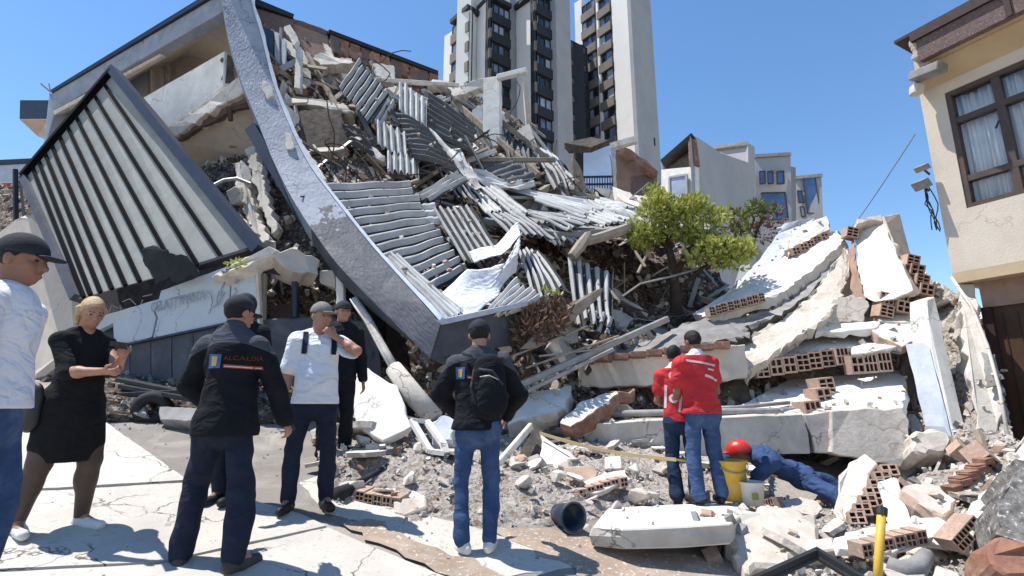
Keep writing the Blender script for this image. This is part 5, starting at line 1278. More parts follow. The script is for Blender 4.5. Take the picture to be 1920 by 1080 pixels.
ms = sheet_slab('fallen_slab', [[(1300, 588, 9.9), (1380, 538, 10.3), (1450, 496, 10.7), (1505, 455, 11.0), (1570, 432, 11.2)],
                               [(1312, 592, 9.5), (1400, 552, 9.7), (1470, 522, 10.0), (1530, 484, 10.3), (1578, 446, 10.7)],
                               [(1330, 590, 9.1), (1436, 560, 9.2), (1486, 535, 9.5), (1540, 490, 10.0), (1582, 452, 10.5)]], .16, M['white'], M['conc'], jag=.03, seed=4,
                label='long bright white slab sweeping from the skyline down to a brick edged end', cat='slab')
brick_row(ms, (1332, 594, 9.0), (1436, 565, 9.05), 9, .17, .2, kinds=(2, 0), jit=.02, gap=.9)
sheet_slab('fallen_slab', [[(1290, 618, 9.3), (1420, 590, 9.2), (1500, 545, 9.6), (1582, 462, 10.6)], [(1300, 640, 8.9), (1420, 606, 8.9), (1508, 560, 9.3), (1588, 474, 10.4)]], .25, M['grey'], M['dark'], n=6, jag=.06, seed=6,
           label='dark crumbled layer just under the long white slab', cat='slab')
sheet_slab('fallen_slab', [[(1372, 655, 8.7), (1430, 618, 8.9), (1510, 562, 9.3), (1560, 500, 9.9), (1586, 462, 10.3)], [(1388, 680, 8.45), (1450, 640, 8.6), (1528, 585, 9.0), (1572, 530, 9.5), (1592, 485, 10.1)], [(1400, 702, 8.3), (1462, 655, 8.4), (1540, 602, 8.7), (1574, 556, 9.2), (1594, 500, 9.9)]], .22, M['dust'], M['conc'], jag=.045, seed=8, n=10,
           label='tilted beige wall face with crumbling edge below the long white slab', cat='wall')
sheet_slab('fallen_slab', [[(1085, 668, 9.2), (1200, 640, 9.2), (1300, 600, 9.3), (1390, 580, 9.4)], [(1095, 684, 8.7), (1210, 660, 8.7), (1310, 625, 8.8), (1400, 612, 8.9)], [(1090, 690, 8.5), (1210, 672, 8.5), (1320, 645, 8.5), (1400, 632, 8.6)]], .12, M['grey'], M['dark'], jag=.06, seed=9, n=10,
           label='crushed grey floor layer left of the tilted beige wall face', cat='slab')
bb_ = S('concrete_beam', [(1086, 682, 8.5), (1210, 668, 8.4), (1398, 646, 8.3), (1402, 708, 8.3), (1300, 722, 8.3), (1180, 724, 8.4), (1084, 728, 8.5)], .4, 'cream', 'long beige concrete beam behind the people in red vests', 'beam', .02)
for i in range(9):
    t = i / 9
    r = random.Random(i)
    p = W(1100 + 285 * t, 676 - 32 * t, 8.25)
    put('brick', SBR[i % 4], p, Vector((.24, 0, -.01)), Vector((.02, .14, 0)), Vector((0, .02, .09)), bb_)
S('fallen_slab', [(955, 776, 7.4), (985, 738, 7.9), (1072, 722, 8.1), (1062, 764, 7.6), (950, 798, 7.25)], .25, 'white', 'thick white slab right behind the man with the backpack', 'slab', ext=(.02, .15, -.2), side=M['conc'])
S('fallen_slab', [(1048, 792, 7.4), (1090, 752, 7.8), (1156, 732, 8.0), (1160, 738, 7.9), (1072, 800, 7.3)], .2, 'white', 'white topped brick slab tilted beside the thick white slab', 'slab', ext=(.06, .1, -.2), side=M['brick'])
S('brick_pier', [(1152, 738, 7.95), (1192, 730, 8.1), (1190, 752, 8.1), (1160, 760, 7.95)], .3, 'brick', 'red brick end under the long beige beam', 'brickwork', .03)
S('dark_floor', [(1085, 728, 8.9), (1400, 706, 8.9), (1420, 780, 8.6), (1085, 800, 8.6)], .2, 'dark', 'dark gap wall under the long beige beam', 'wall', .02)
mb = MB(); mb.tube([W(1148, 776, 7.9), W(1360, 772, 7.85), W(1500, 770, 7.9)], .05, 8); mb.build('pipe', M['grey'], smooth=True, label='long grey pipe lying level behind the people in red vests', cat='pipe')
mb = MB(); mb.tube([W(1250, 768, 7.95), W(1380, 764, 7.9), W(1480, 755, 8.0)], .03, 6); mb.build('pipe', M['steel'], smooth=True, label='thin steel pipe above the long grey pipe', cat='pipe')
wb = S('concrete_beam', [(1092, 806, 7.7), (1118, 794, 7.6), (1300, 784, 7.5), (1504, 776, 7.5), (1516, 812, 7.5), (1520, 851, 7.5), (1300, 854, 7.5), (1180, 852, 7.6), (1096, 828, 7.7)], .5, 'conc', 'long fallen white concrete beam above the lying rescuer', 'beam', .008, .25)
S('concrete_beam', [(1507, 777, 7.5), (1562, 771, 7.42), (1560, 850, 7.42), (1528, 850, 7.48), (1519, 812, 7.49)], .5, 'conc', 'cracked end piece between the fallen beam and the big corner block', 'beam', .01)
cbk = S('concrete_block', [(1560, 771, 7.35), (1692, 764, 7.2), (1704, 790, 7.15), (1706, 830, 7.1), (1690, 876, 7.1), (1640, 866, 7.15), (1558, 850, 7.35)], .9, 'dust', 'big square concrete corner block at the right end of the fallen beam', 'block', .02, ext=(.12, 1.0, .0))
S('floor_slab', [(1365, 772, 7.9), (1420, 742, 8.6), (1480, 712, 9.2), (1640, 698, 9.2), (1700, 690, 8.8), (1692, 764, 7.4), (1560, 768, 7.6), (1500, 774, 7.8)], .2, 'white', 'bright white floor slab on top of the fallen beam', 'slab')
for i, (u, v, D, s) in enumerate(((1555, 722, 8.2, .3), (1550, 740, 8.0, .28), (1530, 768, 7.75, .30))):
    put('hollow_block', HB[(0, 2, 1)[i]], W(u, v + 18, D), Vector((s * .9, .06, .03)), Vector((-.05, .25, 0)), Vector((-.03, 0, s * .85)), label=('uppermost clay block of three on the white floor slab', 'middle clay block of three on the white floor slab', 'lowest clay block tipped at the edge of the white floor slab')[i], cat='clay block')
# brick edged floors
f1 = S('floor_slab', [(1440, 672, 8.7), (1520, 634, 9.3), (1606, 612, 9.5), (1690, 612, 9.3), (1600, 648, 8.7), (1440, 682, 8.5)], .1, 'white', 'white floor plate lying on a row of hollow clay bricks', 'slab')
brick_row(f1, (1420, 710, 8.45), (1594, 682, 8.5), 7, .27, .3, jit=.02, gap=.96)
f2 = S('floor_slab', [(1596, 652, 8.45), (1625, 642, 8.7), (1672, 640, 8.6), (1684, 648, 8.3), (1640, 658, 8.2), (1596, 662, 8.3)], .08, 'white', 'small white capped piece of hollow brick floor', 'slab')
brick_row(f2, (1598, 702, 8.25), (1676, 696, 8.15), 3, .30, .3, jit=.015, gap=.97)
S('fallen_slab', [(1528, 606, 9.0), (1650, 602, 8.9), (1640, 614, 8.6), (1570, 622, 8.7), (1530, 622, 8.8)], .12, 'white', 'thin white slab below the stone boulder', 'slab')
S('fallen_slab', [(1634, 618, 8.6), (1660, 606, 8.9), (1738, 606, 8.8), (1736, 628, 8.3), (1692, 650, 8.2), (1660, 636, 8.4)], .16, 'white', 'white slab with chipped edge left of the leaning pillar', 'slab', side=M['clay'])
S('fallen_slab', [(1640, 586, 9.2), (1700, 578, 9.2), (1742, 590, 9.0), (1730, 604, 8.8), (1650, 602, 8.9)], .14, 'white2', 'pale slab above the chipped one beside the leaning pillar', 'slab')
# upright slab
S('upright_slab', [(1602, 424, 10.8), (1628, 414, 10.6), (1656, 418, 10.25), (1712, 545, 8.75), (1676, 560, 8.85), (1640, 566, 9.05), (1622, 556, 9.25), (1608, 500, 9.85)], .35, 'white', 'tall bright white slab standing up at the skyline', 'slab', .015, ext=(.5, .5, .05))
S('crumbled_top', [(1608, 410, 10.35), (1655, 402, 10.3), (1656, 416, 10.2), (1628, 413, 10.3), (1608, 420, 10.25)], .3, 'dust', 'crumbly cap on top of the tall upright slab', 'fragment', .03)
S('side_slab', [(1657, 405, 10.25), (1687, 400, 10.6), (1708, 478, 10.2), (1700, 500, 9.9), (1692, 498, 9.6)], .3, 'conc', 'grey shaded slab on the right flank of the tall upright slab', 'slab', .01)
S('plaster_wall', [(1558, 580, 9.4), (1590, 474, 10.2), (1600, 446, 10.4), (1606, 500, 9.8), (1624, 562, 9.3), (1600, 590, 9.2)], .2, 'pinkp', 'reddish brown plaster face left of the tall upright slab', 'wall')
o = S('boulder', [(1548, 594, 8.95), (1560, 560, 9.1), (1600, 552, 9.1), (1628, 566, 9.0), (1622, 602, 8.9), (1560, 604, 8.9)], .45, 'dust', 'pale square boulder of masonry below the reddish plaster face', 'boulder', .04, .06, bevel=.05)
for i, (u, v, D, k) in enumerate(((1712, 490, 9.4, 0), (1720, 508, 9.35, 2), (1730, 527, 9.3, 0), (1738, 545, 9.25, 2), (1662, 562, 9.0, 1), (1690, 556, 9.0, 1), (1662, 586, 8.9, 0), (1694, 578, 8.9, 2), (1540, 452, 10.9, 2), (1598, 436, 10.3, 0))):
    r = random.Random(i)
    put('hollow_block', HB[k], W(u, v + 8, D), Vector((.22, r.uniform(-.05, .05), -.05)), Vector((.05, .25, .03)), Vector((.06, 0, .2)), label=['topmost hollow block on the right flank of the upright slab', 'second hollow block down the right flank of the upright slab', 'third hollow block down the right flank of the upright slab', 'lowest hollow block on the right flank of the upright slab', 'left hollow block leaning at the foot of the upright slab', 'right hollow block leaning at the foot of the upright slab', 'hollow block left of the pillar top below the upright slab', 'hollow block close to the pillar top below the upright slab', 'hollow block at the skyline end of the white brick edged slab', 'small hollow block at the top left of the upright slab'][i], cat='clay block')
# leaning pillar with a dark gap
lp = empty('leaning_pillar', W(1792, 830, 7.4), 'tall thin pillar leaning over a dark gap near the cream house', 'pillar')
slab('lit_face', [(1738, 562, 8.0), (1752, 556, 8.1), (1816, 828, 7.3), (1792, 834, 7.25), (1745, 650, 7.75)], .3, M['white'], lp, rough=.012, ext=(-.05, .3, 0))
slab('shaded_face', [(1731, 640, 7.85), (1744, 652, 7.74), (1791, 832, 7.24), (1772, 800, 7.35)], .25, M['coping'], lp, rough=.008, ext=(-.05, .3, 0))  # blue grey colour puts in the shade of this side
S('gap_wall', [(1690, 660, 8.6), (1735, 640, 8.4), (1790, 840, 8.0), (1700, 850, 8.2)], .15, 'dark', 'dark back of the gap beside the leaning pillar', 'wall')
S('masonry_lump', [(1712, 812, 6.95), (1750, 802, 7.0), (1782, 812, 6.9), (1776, 842, 6.85), (1740, 856, 6.8), (1708, 840, 6.9)], .5, 'dust', 'tan masonry lump below the dark gap', 'boulder', .04, .07, bevel=.04)
# broken lower wall of the cream house
S('wall_fragment', [(1800, 545, 8.0), (1830, 560, 7.7), (1868, 700, 7.2), (1880, 830, 6.9), (1838, 850, 6.9), (1822, 740, 7.2), (1806, 640, 7.6)], .2, 'conc', 'broken grey wall skin between the leaning pillar and the brown door', 'wall', .04, .1)
S('wall_fragment', [(1842, 660, 7.25), (1866, 664, 7.15), (1874, 722, 7.05), (1850, 726, 7.1)], .04, 'grey', 'dark grey patch of bare concrete on the broken wall skin', 'patch', .015, .06)
mb = MB(); pts = [W(1784, 520, 7.95), W(1822, 575, 7.6), W(1852, 650, 7.2), (W(1874, 730, 6.95)), W(1892, 832, 6.7)]
mb.tube(pts, .022, 6); mb.build('conduit', M['conc'], smooth=True, label='thin pale conduit curving down past the brown door', cat='pipe')

# ------------------------------------------------------------------ pieces in front and right
S('fallen_slab', [(1112, 986, 4.6), (1140, 952, 5.45), (1270, 946, 5.65), (1405, 942, 5.75), (1390, 966, 4.95), (1372, 982, 4.45), (1168, 992, 4.42)], .2, 'white', 'white concrete slab under the two people in red vests', 'slab', .012, .3, ext=(0, .03, -.16), side=M['conc'])
# hollow brick wall piece standing on edge
hw = S('brick_wall_piece', [(1562, 968, 5.3), (1572, 905, 5.45), (1590, 866, 5.6), (1622, 850, 5.6), (1648, 868, 5.5), (1586, 978, 5.15)], .12, 'dust', 'broken piece of hollow brick wall standing on edge right of the lying rescuer', 'wall piece', .03)
a, b = W(1585, 978, 5.1), W(1655, 874, 5.4)
brick_row(hw, a, b, 7, .14, .2, kinds=(2,), up=Vector((.9, -.1, .3)), into=Vector((.2, .9, -.2)), jit=.01, gap=.95)
S('board', [(1648, 902, 5.2), (1680, 892, 5.35), (1712, 984, 4.75), (1672, 992, 4.7)], .05, 'white', 'white board lying behind the yellow pole', 'board', .01)
S('fallen_slab', [(1690, 920, 5.0), (1716, 896, 5.2), (1762, 912, 5.1), (1795, 938, 4.9), (1772, 968, 4.75), (1748, 960, 4.8)], .14, 'dust', 'tan slab with brick edge right of the white board', 'slab', .03, side=M['clay'], ext=(-.02, .05, -.13))
tb_ = S('fallen_slab', [(1762, 922, 5.3), (1800, 872, 5.8), (1850, 850, 6.0), (1866, 872, 5.8), (1840, 905, 5.4), (1800, 932, 5.1)], .1, 'dust', 'flat tan slab of bricks beneath the broken wall skin', 'slab', .03)
for i in range(8):
    r = random.Random(40 + i)
    put('brick', SBR[i % 4], W(1800 + (i % 4) * 15 - (i // 4) * 14, 900 - (i % 4) * 12 + (i // 4) * 16, 5.35 - (i // 4) * .12 + (i % 4) * .1), Vector((.16, .06, .02)), Vector((-.05, .1, 0)), Vector((0, 0, .06)), tb_)
# big edge slab bottom right
es = S('fallen_slab', [(1788, 985, 4.3), (1850, 915, 4.7), (1925, 826, 5.2), (1960, 800, 5.3), (1960, 850, 5.0), (1925, 872, 4.8), (1872, 945, 4.35), (1822, 1008, 4.05)], .2, 'white', 'big white edged slab of hollow bricks at the right edge', 'slab', .025, side=M['white2'], ext=(.08, .12, -.22))
for i in range(2):
    t = i / 5
    p = W(1818, 1024, 4.03).lerp(W(1905, 920, 4.5), t)
    put('brick', HB[1 if i % 2 else 3], p, Vector((.09, .07, .085)), Vector((.08, .16, -.03)), Vector((-.06, 0, .085)), es)
S('aggregate_block', [(1868, 1000, 3.75), (1884, 920, 3.9), (1925, 850, 4.1), (1990, 830, 4.1), (1990, 1010, 3.7), (1920, 1020, 3.65)], .5, 'agg', 'rough dark aggregate block at the right edge of the foreground', 'block', .04, .07, bevel=.03)
S('red_chunk', [(1858, 1020, 3.7), (1872, 1002, 3.7), (1925, 1018, 3.6), (1990, 1012, 3.6), (1990, 1090, 3.5), (1890, 1080, 3.55), (1862, 1062, 3.6)], .4, 'brick', 'red brick chunk under the rough aggregate block', 'brick', .03, .07, bevel=.03)
# white plates and lying hollow blocks round the pole
S('fallen_slab', [(1566, 1008, 4.5), (1620, 990, 4.7), (1720, 968, 4.8), (1735, 985, 4.65), (1640, 1018, 4.4), (1575, 1028, 4.35)], .06, 'white', 'white plate under the standing brick wall piece', 'slab')
S('fallen_slab', [(1705, 975, 4.75), (1760, 970, 4.75), (1802, 1000, 4.5), (1770, 1022, 4.35), (1712, 1012, 4.45)], .06, 'white', 'white plate right of the yellow pole', 'slab')
br = S('brick_bed', [(1620, 1026, 4.28), (1738, 994, 4.4), (1752, 1006, 4.3), (1640, 1044, 4.15)], .05, 'white2', 'white plastered hollow brick strip lying behind the yellow pole', 'brickwork')
brick_row(br, (1622, 1050, 4.15), (1742, 1020, 4.25), 6, .10, .14, kinds=(2,), jit=.01, gap=.93)
mb = MB(); pts = [W(1664, 1058, 3.95), W(1690, 1070, 3.9), W(1720, 1064, 3.9), W(1738, 1040, 4.0)]
mb.tube(pts, [.055, .065, .065, .05], 8); mb.build('curved_tile', M['grey'], smooth=True, label='curved grey tile in the foreground right of the yellow pole', cat='tile')
S('fallen_slab', [(1655, 1050, 4.0), (1700, 1040, 4.1), (1745, 1048, 4.0), (1735, 1084, 3.8), (1670, 1086, 3.8)], .05, 'conc', 'small pale slab under the curved grey tile', 'slab')
# rough lump in front
S('masonry_lump', [(1362, 1000, 4.75), (1385, 962, 4.95), (1440, 944, 5.1), (1500, 952, 5.05), (1538, 985, 4.85), (1530, 1030, 4.55), (1470, 1062, 4.35), (1400, 1070, 4.35), (1370, 1040, 4.5)], .35, 'dust', 'large pale crumbling masonry lump at the bottom right of the slab', 'boulder', .05, .08, bevel=.05)
S('concrete_block', [(1488, 968, 4.95), (1530, 962, 4.95), (1534, 1002, 4.8), (1492, 1008, 4.8)], .2, 'dust', 'small square cut block on the crumbling masonry lump', 'block', .008)
S('hollow_edge', [(1512, 1010, 4.6), (1560, 1004, 4.6), (1566, 1030, 4.45), (1520, 1036, 4.45)], .15, 'conc', 'greyish block end above the black frame', 'block', .02)
# black frame, yellow pole
bf = MB()
for dv, dd in ((0, 0), (16, -.03)):
    bf.tube([W(1395, 1092 + dv, 3.72 + dd), W(1532, 1030 + dv, 3.95 + dd), W(1640, 1096 + dv, 3.68 + dd)], .018, 8)
bf.bar(W(1395, 1100, 3.7), W(1532, 1038, 3.93), .03, .06); bf.bar(W(1532, 1038, 3.93), W(1640, 1104, 3.66), .03, .06)
bf.build('metal_frame', M['black'], label='bent black double tube frame at the bottom edge', cat='frame')
yp = empty('yellow_pole', W(1648, 1110, 3.6), 'upright yellow pole with black cap in the foreground', 'pole')
mb = MB(); mb.tube([W(1644, 1110, 3.6), W(1648, 1040, 3.62), W(1653, 962, 3.66)], .026, 10); mb.build('tube', M['yellow'], yp, smooth=True)
mb = MB(); mb.tube([W(1653, 966, 3.655), W(1654, 952, 3.67)], .032, 10); mb.build('cap', M['black'], yp)
# bucket lying on its side
bk = empty('bucket', G(1060, 1000), 'dark blue plastic bucket lying on its side in the street rubble', 'bucket')
c = G(1066, 996, .0) + Vector((0, 0, .125)); ax = Vector((.42, -.90, .06)).normalized()
e1 = ax.orthogonal().normalized(); e2 = ax.cross(e1)
vs, fs = [], []; n = 28
prof = [(-.17, .0), (-.17, .085), (.08, .115), (.08, .126), (.095, .126), (.095, .111), (.08, .108), (-.158, .080), (-.158, 0)]
for (h, r) in prof:
    for k in range(n):
        a_ = 2 * math.pi * k / n; vs.append(c + ax * h + (e1 * math.cos(a_) + e2 * math.sin(a_)) * r)
for j in range(len(prof) - 1):
    for k in range(n): fs.append((j * n + k, j * n + (k + 1) % n, (j + 1) * n + (k + 1) % n, (j + 1) * n + k))
mk('shell', vs, fs, M['bluep'], bk, True)
mb = MB(); mb.tube([c + ax * .085 + (e1 * math.cos(t) + e2 * math.sin(t)) * .13 for t in [i * .26 for i in range(13)]], .005, 5); mb.build('handle', M['steel'], bk)
# rubber lump, brick chunk at the left front
fb = S('brick_chunk', [(662, 925, 5.25), (690, 898, 5.5), (760, 905, 5.45), (800, 930, 5.2), (790, 948, 5.0), (720, 952, 5.0), (668, 940, 5.1)], .06, 'white2', 'broken piece of hollow brick floor lying in front of the man in the white polo', 'brickwork', .03)
brick_row(fb, (664, 946, 5.08), (748, 962, 4.98), 5, .12, .2, kinds=(2, 0), up=Vector((0, -.2, 1)), jit=.01, gap=.93)
S('brick_chunk', [(742, 935, 5.0), (798, 928, 5.1), (800, 950, 4.95), (760, 966, 4.85), (738, 962, 4.9)], .15, 'dust', 'tan masonry chunk at the right end of the brick floor piece', 'fragment')
mb = MB(); mb.tube([G(632, 930, .06), G(652, 918, .08), G(690, 895, .12), G(728, 872, .16)], [.085, .06, .025, .02], 8); mb.build('rubber_hose', M['rubber'], smooth=True, label='black rubber flap and hose by the shoes of the man in the white polo', cat='hose')
# leaning plaster plate, pipe and frames in front of the shop
S('plaster_plate', [(650, 692, 7.0), (668, 684, 7.05), (690, 690, 7.0), (742, 722, 6.8), (772, 800, 6.4), (716, 826, 6.3), (668, 792, 6.5), (640, 742, 6.75)], .1, 'white', 'big white plaster plate leaning before the dark shop wall', 'slab', .02)
mb = MB(); mb.tube([W(664, 562, 7.6), W(690, 600, 7.45), W(722, 660, 7.2), W(748, 704, 7.05)], .06, 10)
for k in range(3):
    q = [Vector(p) + Vector((.04 - .04 * k, -.055, .0)) for p in (W(664, 562, 7.6), W(690, 600, 7.45), W(722, 660, 7.2), W(748, 704, 7.05))]
    mb.tube(q, .012, 5)
mb.build('ribbed_pipe', M['white2'], smooth=True, label='white ribbed downpipe slanting under the curved roof edge', cat='pipe')
mb = MB(); mb.tube([W(738, 690, 7.0), W(775, 740, 6.8), W(815, 785, 6.65)], [.11, .13, .12], 10); o = mb.build('column_piece', M['conc'], smooth=True, label='thick grey column piece lying below the white ribbed downpipe', cat='column')
S('downpipe_top', [(628, 508, 7.9), (642, 506, 7.9), (646, 592, 7.8), (632, 594, 7.8)], .12, 'white', 'short upright white post at the shop opening', 'post', .006)
S('fallen_slab', [(594, 508, 7.9), (626, 506, 7.9), (630, 540, 7.9), (600, 530, 7.9)], .3, 'conc', 'grey lump beside the short upright white post', 'fragment')
mb = MB(); P = [(772, 788, 6.35), (800, 790, 6.4), (832, 834, 6.0), (836, 850, 5.95), (806, 846, 6.05)]
for i in range(5): mb.bar(W(*P[i]), W(*P[(i + 1) % 5]), .07, .05)
mb.build('window_frame', M['white'], label='bent white window frame left of the man with the backpack', cat='frame')
S('bag', [(806, 792, 6.5), (830, 776, 6.6), (852, 784, 6.6), (850, 826, 6.3), (820, 830, 6.3)], .25, 'coping', 'grey plastic sack left of the man with the backpack', 'sack', .03, .06, bevel=.05)
stick('door_frame', (936, 868, 6.0), (996, 798, 6.6), .05, .08, 'white', 'white painted frame bar leaning right of the man with the backpack', 'frame')
S('crate', [(968, 862, 6.4), (1000, 802, 6.8), (1018, 806, 6.8), (1014, 868, 6.4)], .3, 'dark', 'dark hollow box between the white frame bar and the white triangle', 'box', .01)
S('plaster_plate', [(1014, 812, 6.7), (1040, 830, 6.6), (1096, 866, 6.4), (1100, 884, 6.25), (1016, 872, 6.3)], .12, 'white', 'white triangular plate under the yellow tape', 'slab')
S('brick_piece', [(1056, 874, 6.0), (1112, 872, 6.0), (1122, 884, 5.95), (1116, 908, 5.85), (1062, 910, 5.85)], .2, 'clay', 'tan clay block piece with flat front in the middle of the rubble', 'clay block', .012)
ob = S('floor_piece', [(1066, 912, 5.85), (1110, 896, 5.9), (1172, 880, 6.0), (1180, 898, 5.8), (1118, 924, 5.6), (1070, 926, 5.65)], .05, 'white2', 'white topped broken brick piece in the middle of the rubble', 'brickwork')
brick_row(ob, (1070, 940, 5.6), (1178, 910, 5.75), 7, .09, .14, kinds=(2,), jit=.02, gap=.9)
S('small_block', [(1134, 856, 6.4), (1164, 854, 6.4), (1166, 878, 6.2), (1136, 878, 6.2)], .15, 'white', 'small white block behind the broken brick piece', 'block', .008)
S('brick_piece', [(958, 905, 5.7), (990, 900, 5.7), (1010, 908, 5.65), (994, 932, 5.5), (966, 936, 5.5)], .15, 'brick', 'reddish brick lump right of the jeans of the man with the backpack', 'brick', .03)
S('stone_lump', [(1128, 1000, 4.8), (1150, 992, 4.85), (1166, 1004, 4.8), (1164, 1024, 4.68), (1134, 1022, 4.7)], .15, 'grey', 'grey lump at the left tip of the white street slab', 'stone', .02, .05, bevel=.03)
# tape across the rubble, jerrycan, paint pail
mb = MB(); A_, B_ = W(1012, 812, 6.6), W(1268, 862, 5.75)
pts = [A_.lerp(B_, t) - Vector((0, 0, .05 * math.sin(math.pi * t))) for t in [i / 14 for i in range(15)]]
for i in range(14): mb.bar(pts[i], pts[i + 1], .012, .035)
pts = [W(1268, 862, 5.75), W(1330, 872, 5.7), W(1410, 886, 5.8), W(1532, 904, 6.2)]
for i in range(3): mb.bar(pts[i], pts[i + 1], .010, .02)
mb.build('barrier_tape', M['tapey'], label='yellow barrier tape stretched low across the rubble', cat='tape')
jc = empty('bucket', W(1378, 938, 5.75), 'yellow plastic bucket beside the right leg of the person in the red vest', 'bucket')
def pail(root, base, r0, r1, h, mat, sx=1.0):
    vs, fs = [], []; n = 24
    prof = [(0, 0), (0, r0), (h, r1), (h + .01, r1 + .012), (h + .025, r1 + .012), (h + .025, r1 - .004), (h, r1 - .008), (.02, r0 - .008), (.02, 0)]
    for (z, r) in prof:
        for k in range(n):
            t = 2 * math.pi * k / n; vs.append(base + Vector((math.cos(t) * r * sx, math.sin(t) * r, z)))
    for j in range(len(prof) - 1):
        for k in range(n): fs.append((j * n + k, j * n + (k + 1) % n, (j + 1) * n + (k + 1) % n, (j + 1) * n + k))
    return mk('shell', vs, fs, mat, root, True)
b0 = W(1376, 938, 5.66)
pail(jc, b0, .115, .15, .36, M['yellow'])
mb = MB(); mb.tube([b0 + Vector((.155 * math.cos(t), -.02 - .13 * abs(math.sin(t)), .36 - .09 * abs(math.sin(t)))) for t in [math.pi * i / 12 for i in range(13)]], .006, 5); mb.build('handle', M['steel'], jc)
pp = empty('paint_pail', W(1412, 946, 5.6), 'low white pail with small green label right of the yellow bucket', 'pail')
b1 = W(1412, 946, 5.55); pail(pp, b1, .10, .115, .19, M['whitep'])
mb = MB(); mb.box(b1 + Vector((-.02, -.118, .09)), (.03, 0, 0), (0, .004, 0), (0, 0, .03)); mb.build('label', M['leaf'], pp)
# left kerb stones, tyre, dark planks
S('kerb_stone', [(186, 752, 7.0), (268, 748, 6.9), (272, 776, 6.7), (190, 782, 6.8)], .3, 'grey', 'grey kerb stone lying left of the old tyre', 'kerb', .015)
S('kerb_stone', [(298, 762, 6.75), (372, 764, 6.6), (374, 790, 6.45), (300, 788, 6.6)], .3, 'grey', 'grey kerb stone right of the old tyre', 'kerb', .015)
ty = MB(); c = W(284, 766, 6.85); t_ = [(math.cos(a_), math.sin(a_)) for a_ in [2 * math.pi * k / 20 for k in range(21)]]
ty.tube([c + Vector((.14 * x, .06 * x, .14 * y)) for x, y in t_], .075, 8, cap=False); ty.build('tyre', M['rubber'], smooth=True, label='old black tyre lying at the wall between two kerb stones', cat='tyre')
for i, (a, b, lb) in enumerate((((225, 712, 7.3), (372, 742, 6.8), 'upper dark plank lying along the foot of the sign wall'), ((230, 724, 7.2), (380, 752, 6.7), 'middle dark plank along the foot of the sign wall'), ((205, 742, 7.1), (340, 735, 6.9), 'lower dark plank crossing the others at the sign wall'))):
    stick('plank', a, b, .14, .06, 'charc' if False else 'rubber', lb, 'plank')

# ------------------------------------------------------------------ shrubs
def leaf_cloud(name, blobs, per, size, mat, parent, seed, elong=2.2):
    rnd = np.random.RandomState(seed)
    C, N_ = [], []
    for (c, r) in blobs:
        c = np.array(c); k = int(per * (r[0] * r[1] * r[2]) ** (2 / 3) / .09)
        d = rnd.normal(size=(k, 3)); d /= np.linalg.norm(d, axis=1, keepdims=True)
        rr = rnd.uniform(.45, 1.05, size=(k, 1)) ** .6
        C.append(c + d * rr * np.array(r)); N_.append(d)
    C = np.concatenate(C); D_ = np.concatenate(N_)
    k = len(C)
    a = D_ + rnd.normal(size=(k, 3)) * .6 + np.array([0, 0, .5]); a /= np.linalg.norm(a, axis=1, keepdims=True)
    b = np.cross(a, rnd.normal(size=(k, 3))); b /= np.linalg.norm(b, axis=1, keepdims=True) + 1e-9
    s = size * rnd.uniform(.45, 1.6, size=(k, 1))
    p0 = C; p1 = C + a * s * elong * .5 + b * s * .5; p2 = C + a * s * elong; p3 = C + a * s * elong * .5 - b * s * .5
    v = np.stack([p0, p1, p2, p3], 1).reshape(-1, 3)
    f = [(4 * i, 4 * i + 1, 4 * i + 2, 4 * i + 3) for i in range(k)]
    o = mk(name, v.tolist(), f, mat, parent)
    o['kind'] = 'stuff'
    return o
def limbs(name, paths, mat, parent):
    mb = MB()
    for p, r0, r1 in paths:
        n = len(p); mb.tube([V(q) for q in p], [r0 + (r1 - r0) * i / (n - 1) for i in range(n)], 7)
    return mb.build(name, mat, parent, smooth=True)
gt = empty('shrub_tree', W(1270, 600, 10.4), 'bright green bushy tree growing out of the ruin', 'tree')
limbs('trunk', [([(1268, 590, 10.3), (1266, 540, 10.3), (1258, 480, 10.3), (1240, 420, 10.3)], .13, .05), ([(1264, 520, 10.3), (1290, 470, 10.2), (1330, 440, 10.2), (1370, 450, 10.2)], .08, .02),
                ([(1258, 470, 10.3), (1230, 440, 10.3), (1204, 420, 10.2)], .07, .02), ([(1256, 460, 10.3), (1270, 410, 10.3), (1300, 390, 10.3)], .06, .02), ([(1270, 545, 10.3), (1320, 500, 10.1), (1370, 490, 10)], .05, .02)], M['bark'], gt)
bl = []
rr = random.Random(17)
for (u, v, D, r) in ((1228, 362, 10.3, .17), (1222, 388, 10.2, .30), (1200, 428, 10.2, .30), (1250, 398, 10.1, .36), (1290, 392, 10.2, .34), (1322, 388, 10.3, .26), (1340, 412, 10.2, .26), (1280, 430, 10.0, .38), (1228, 446, 10.0, .26), (1196, 458, 10.2, .18), (1310, 440, 9.9, .36), (1338, 462, 9.9, .34), (1368, 470, 9.9, .32), (1394, 474, 9.9, .24), (1350, 486, 9.9, .26), (1310, 474, 10.0, .26), (1404, 466, 9.9, .16), (1240, 374, 10.2, .2), (1376, 488, 9.8, .18)):
    for q in range(4):
        p = W(u + rr.uniform(-14, 14), v + rr.uniform(-12, 12), D + rr.uniform(-.3, .3)); k = r * rr.uniform(.42, .74)
        bl.append((tuple(p), (k, k, k * .8)))
leaf_cloud('crown', bl, 360, .046, M['leaf'], gt, 3)
g2 = empty('shrub', W(1410, 480, 12.5), 'smaller olive shrub with dry twigs behind the green tree', 'shrub')
limbs('stem', [([(1400, 490, 12.4), (1396, 450, 12.4), (1380, 410, 12.4)], .07, .02), ([(1402, 480, 12.4), (1420, 430, 12.4), (1436, 395, 12.4)], .06, .02)], M['bark'], g2)
bl = []
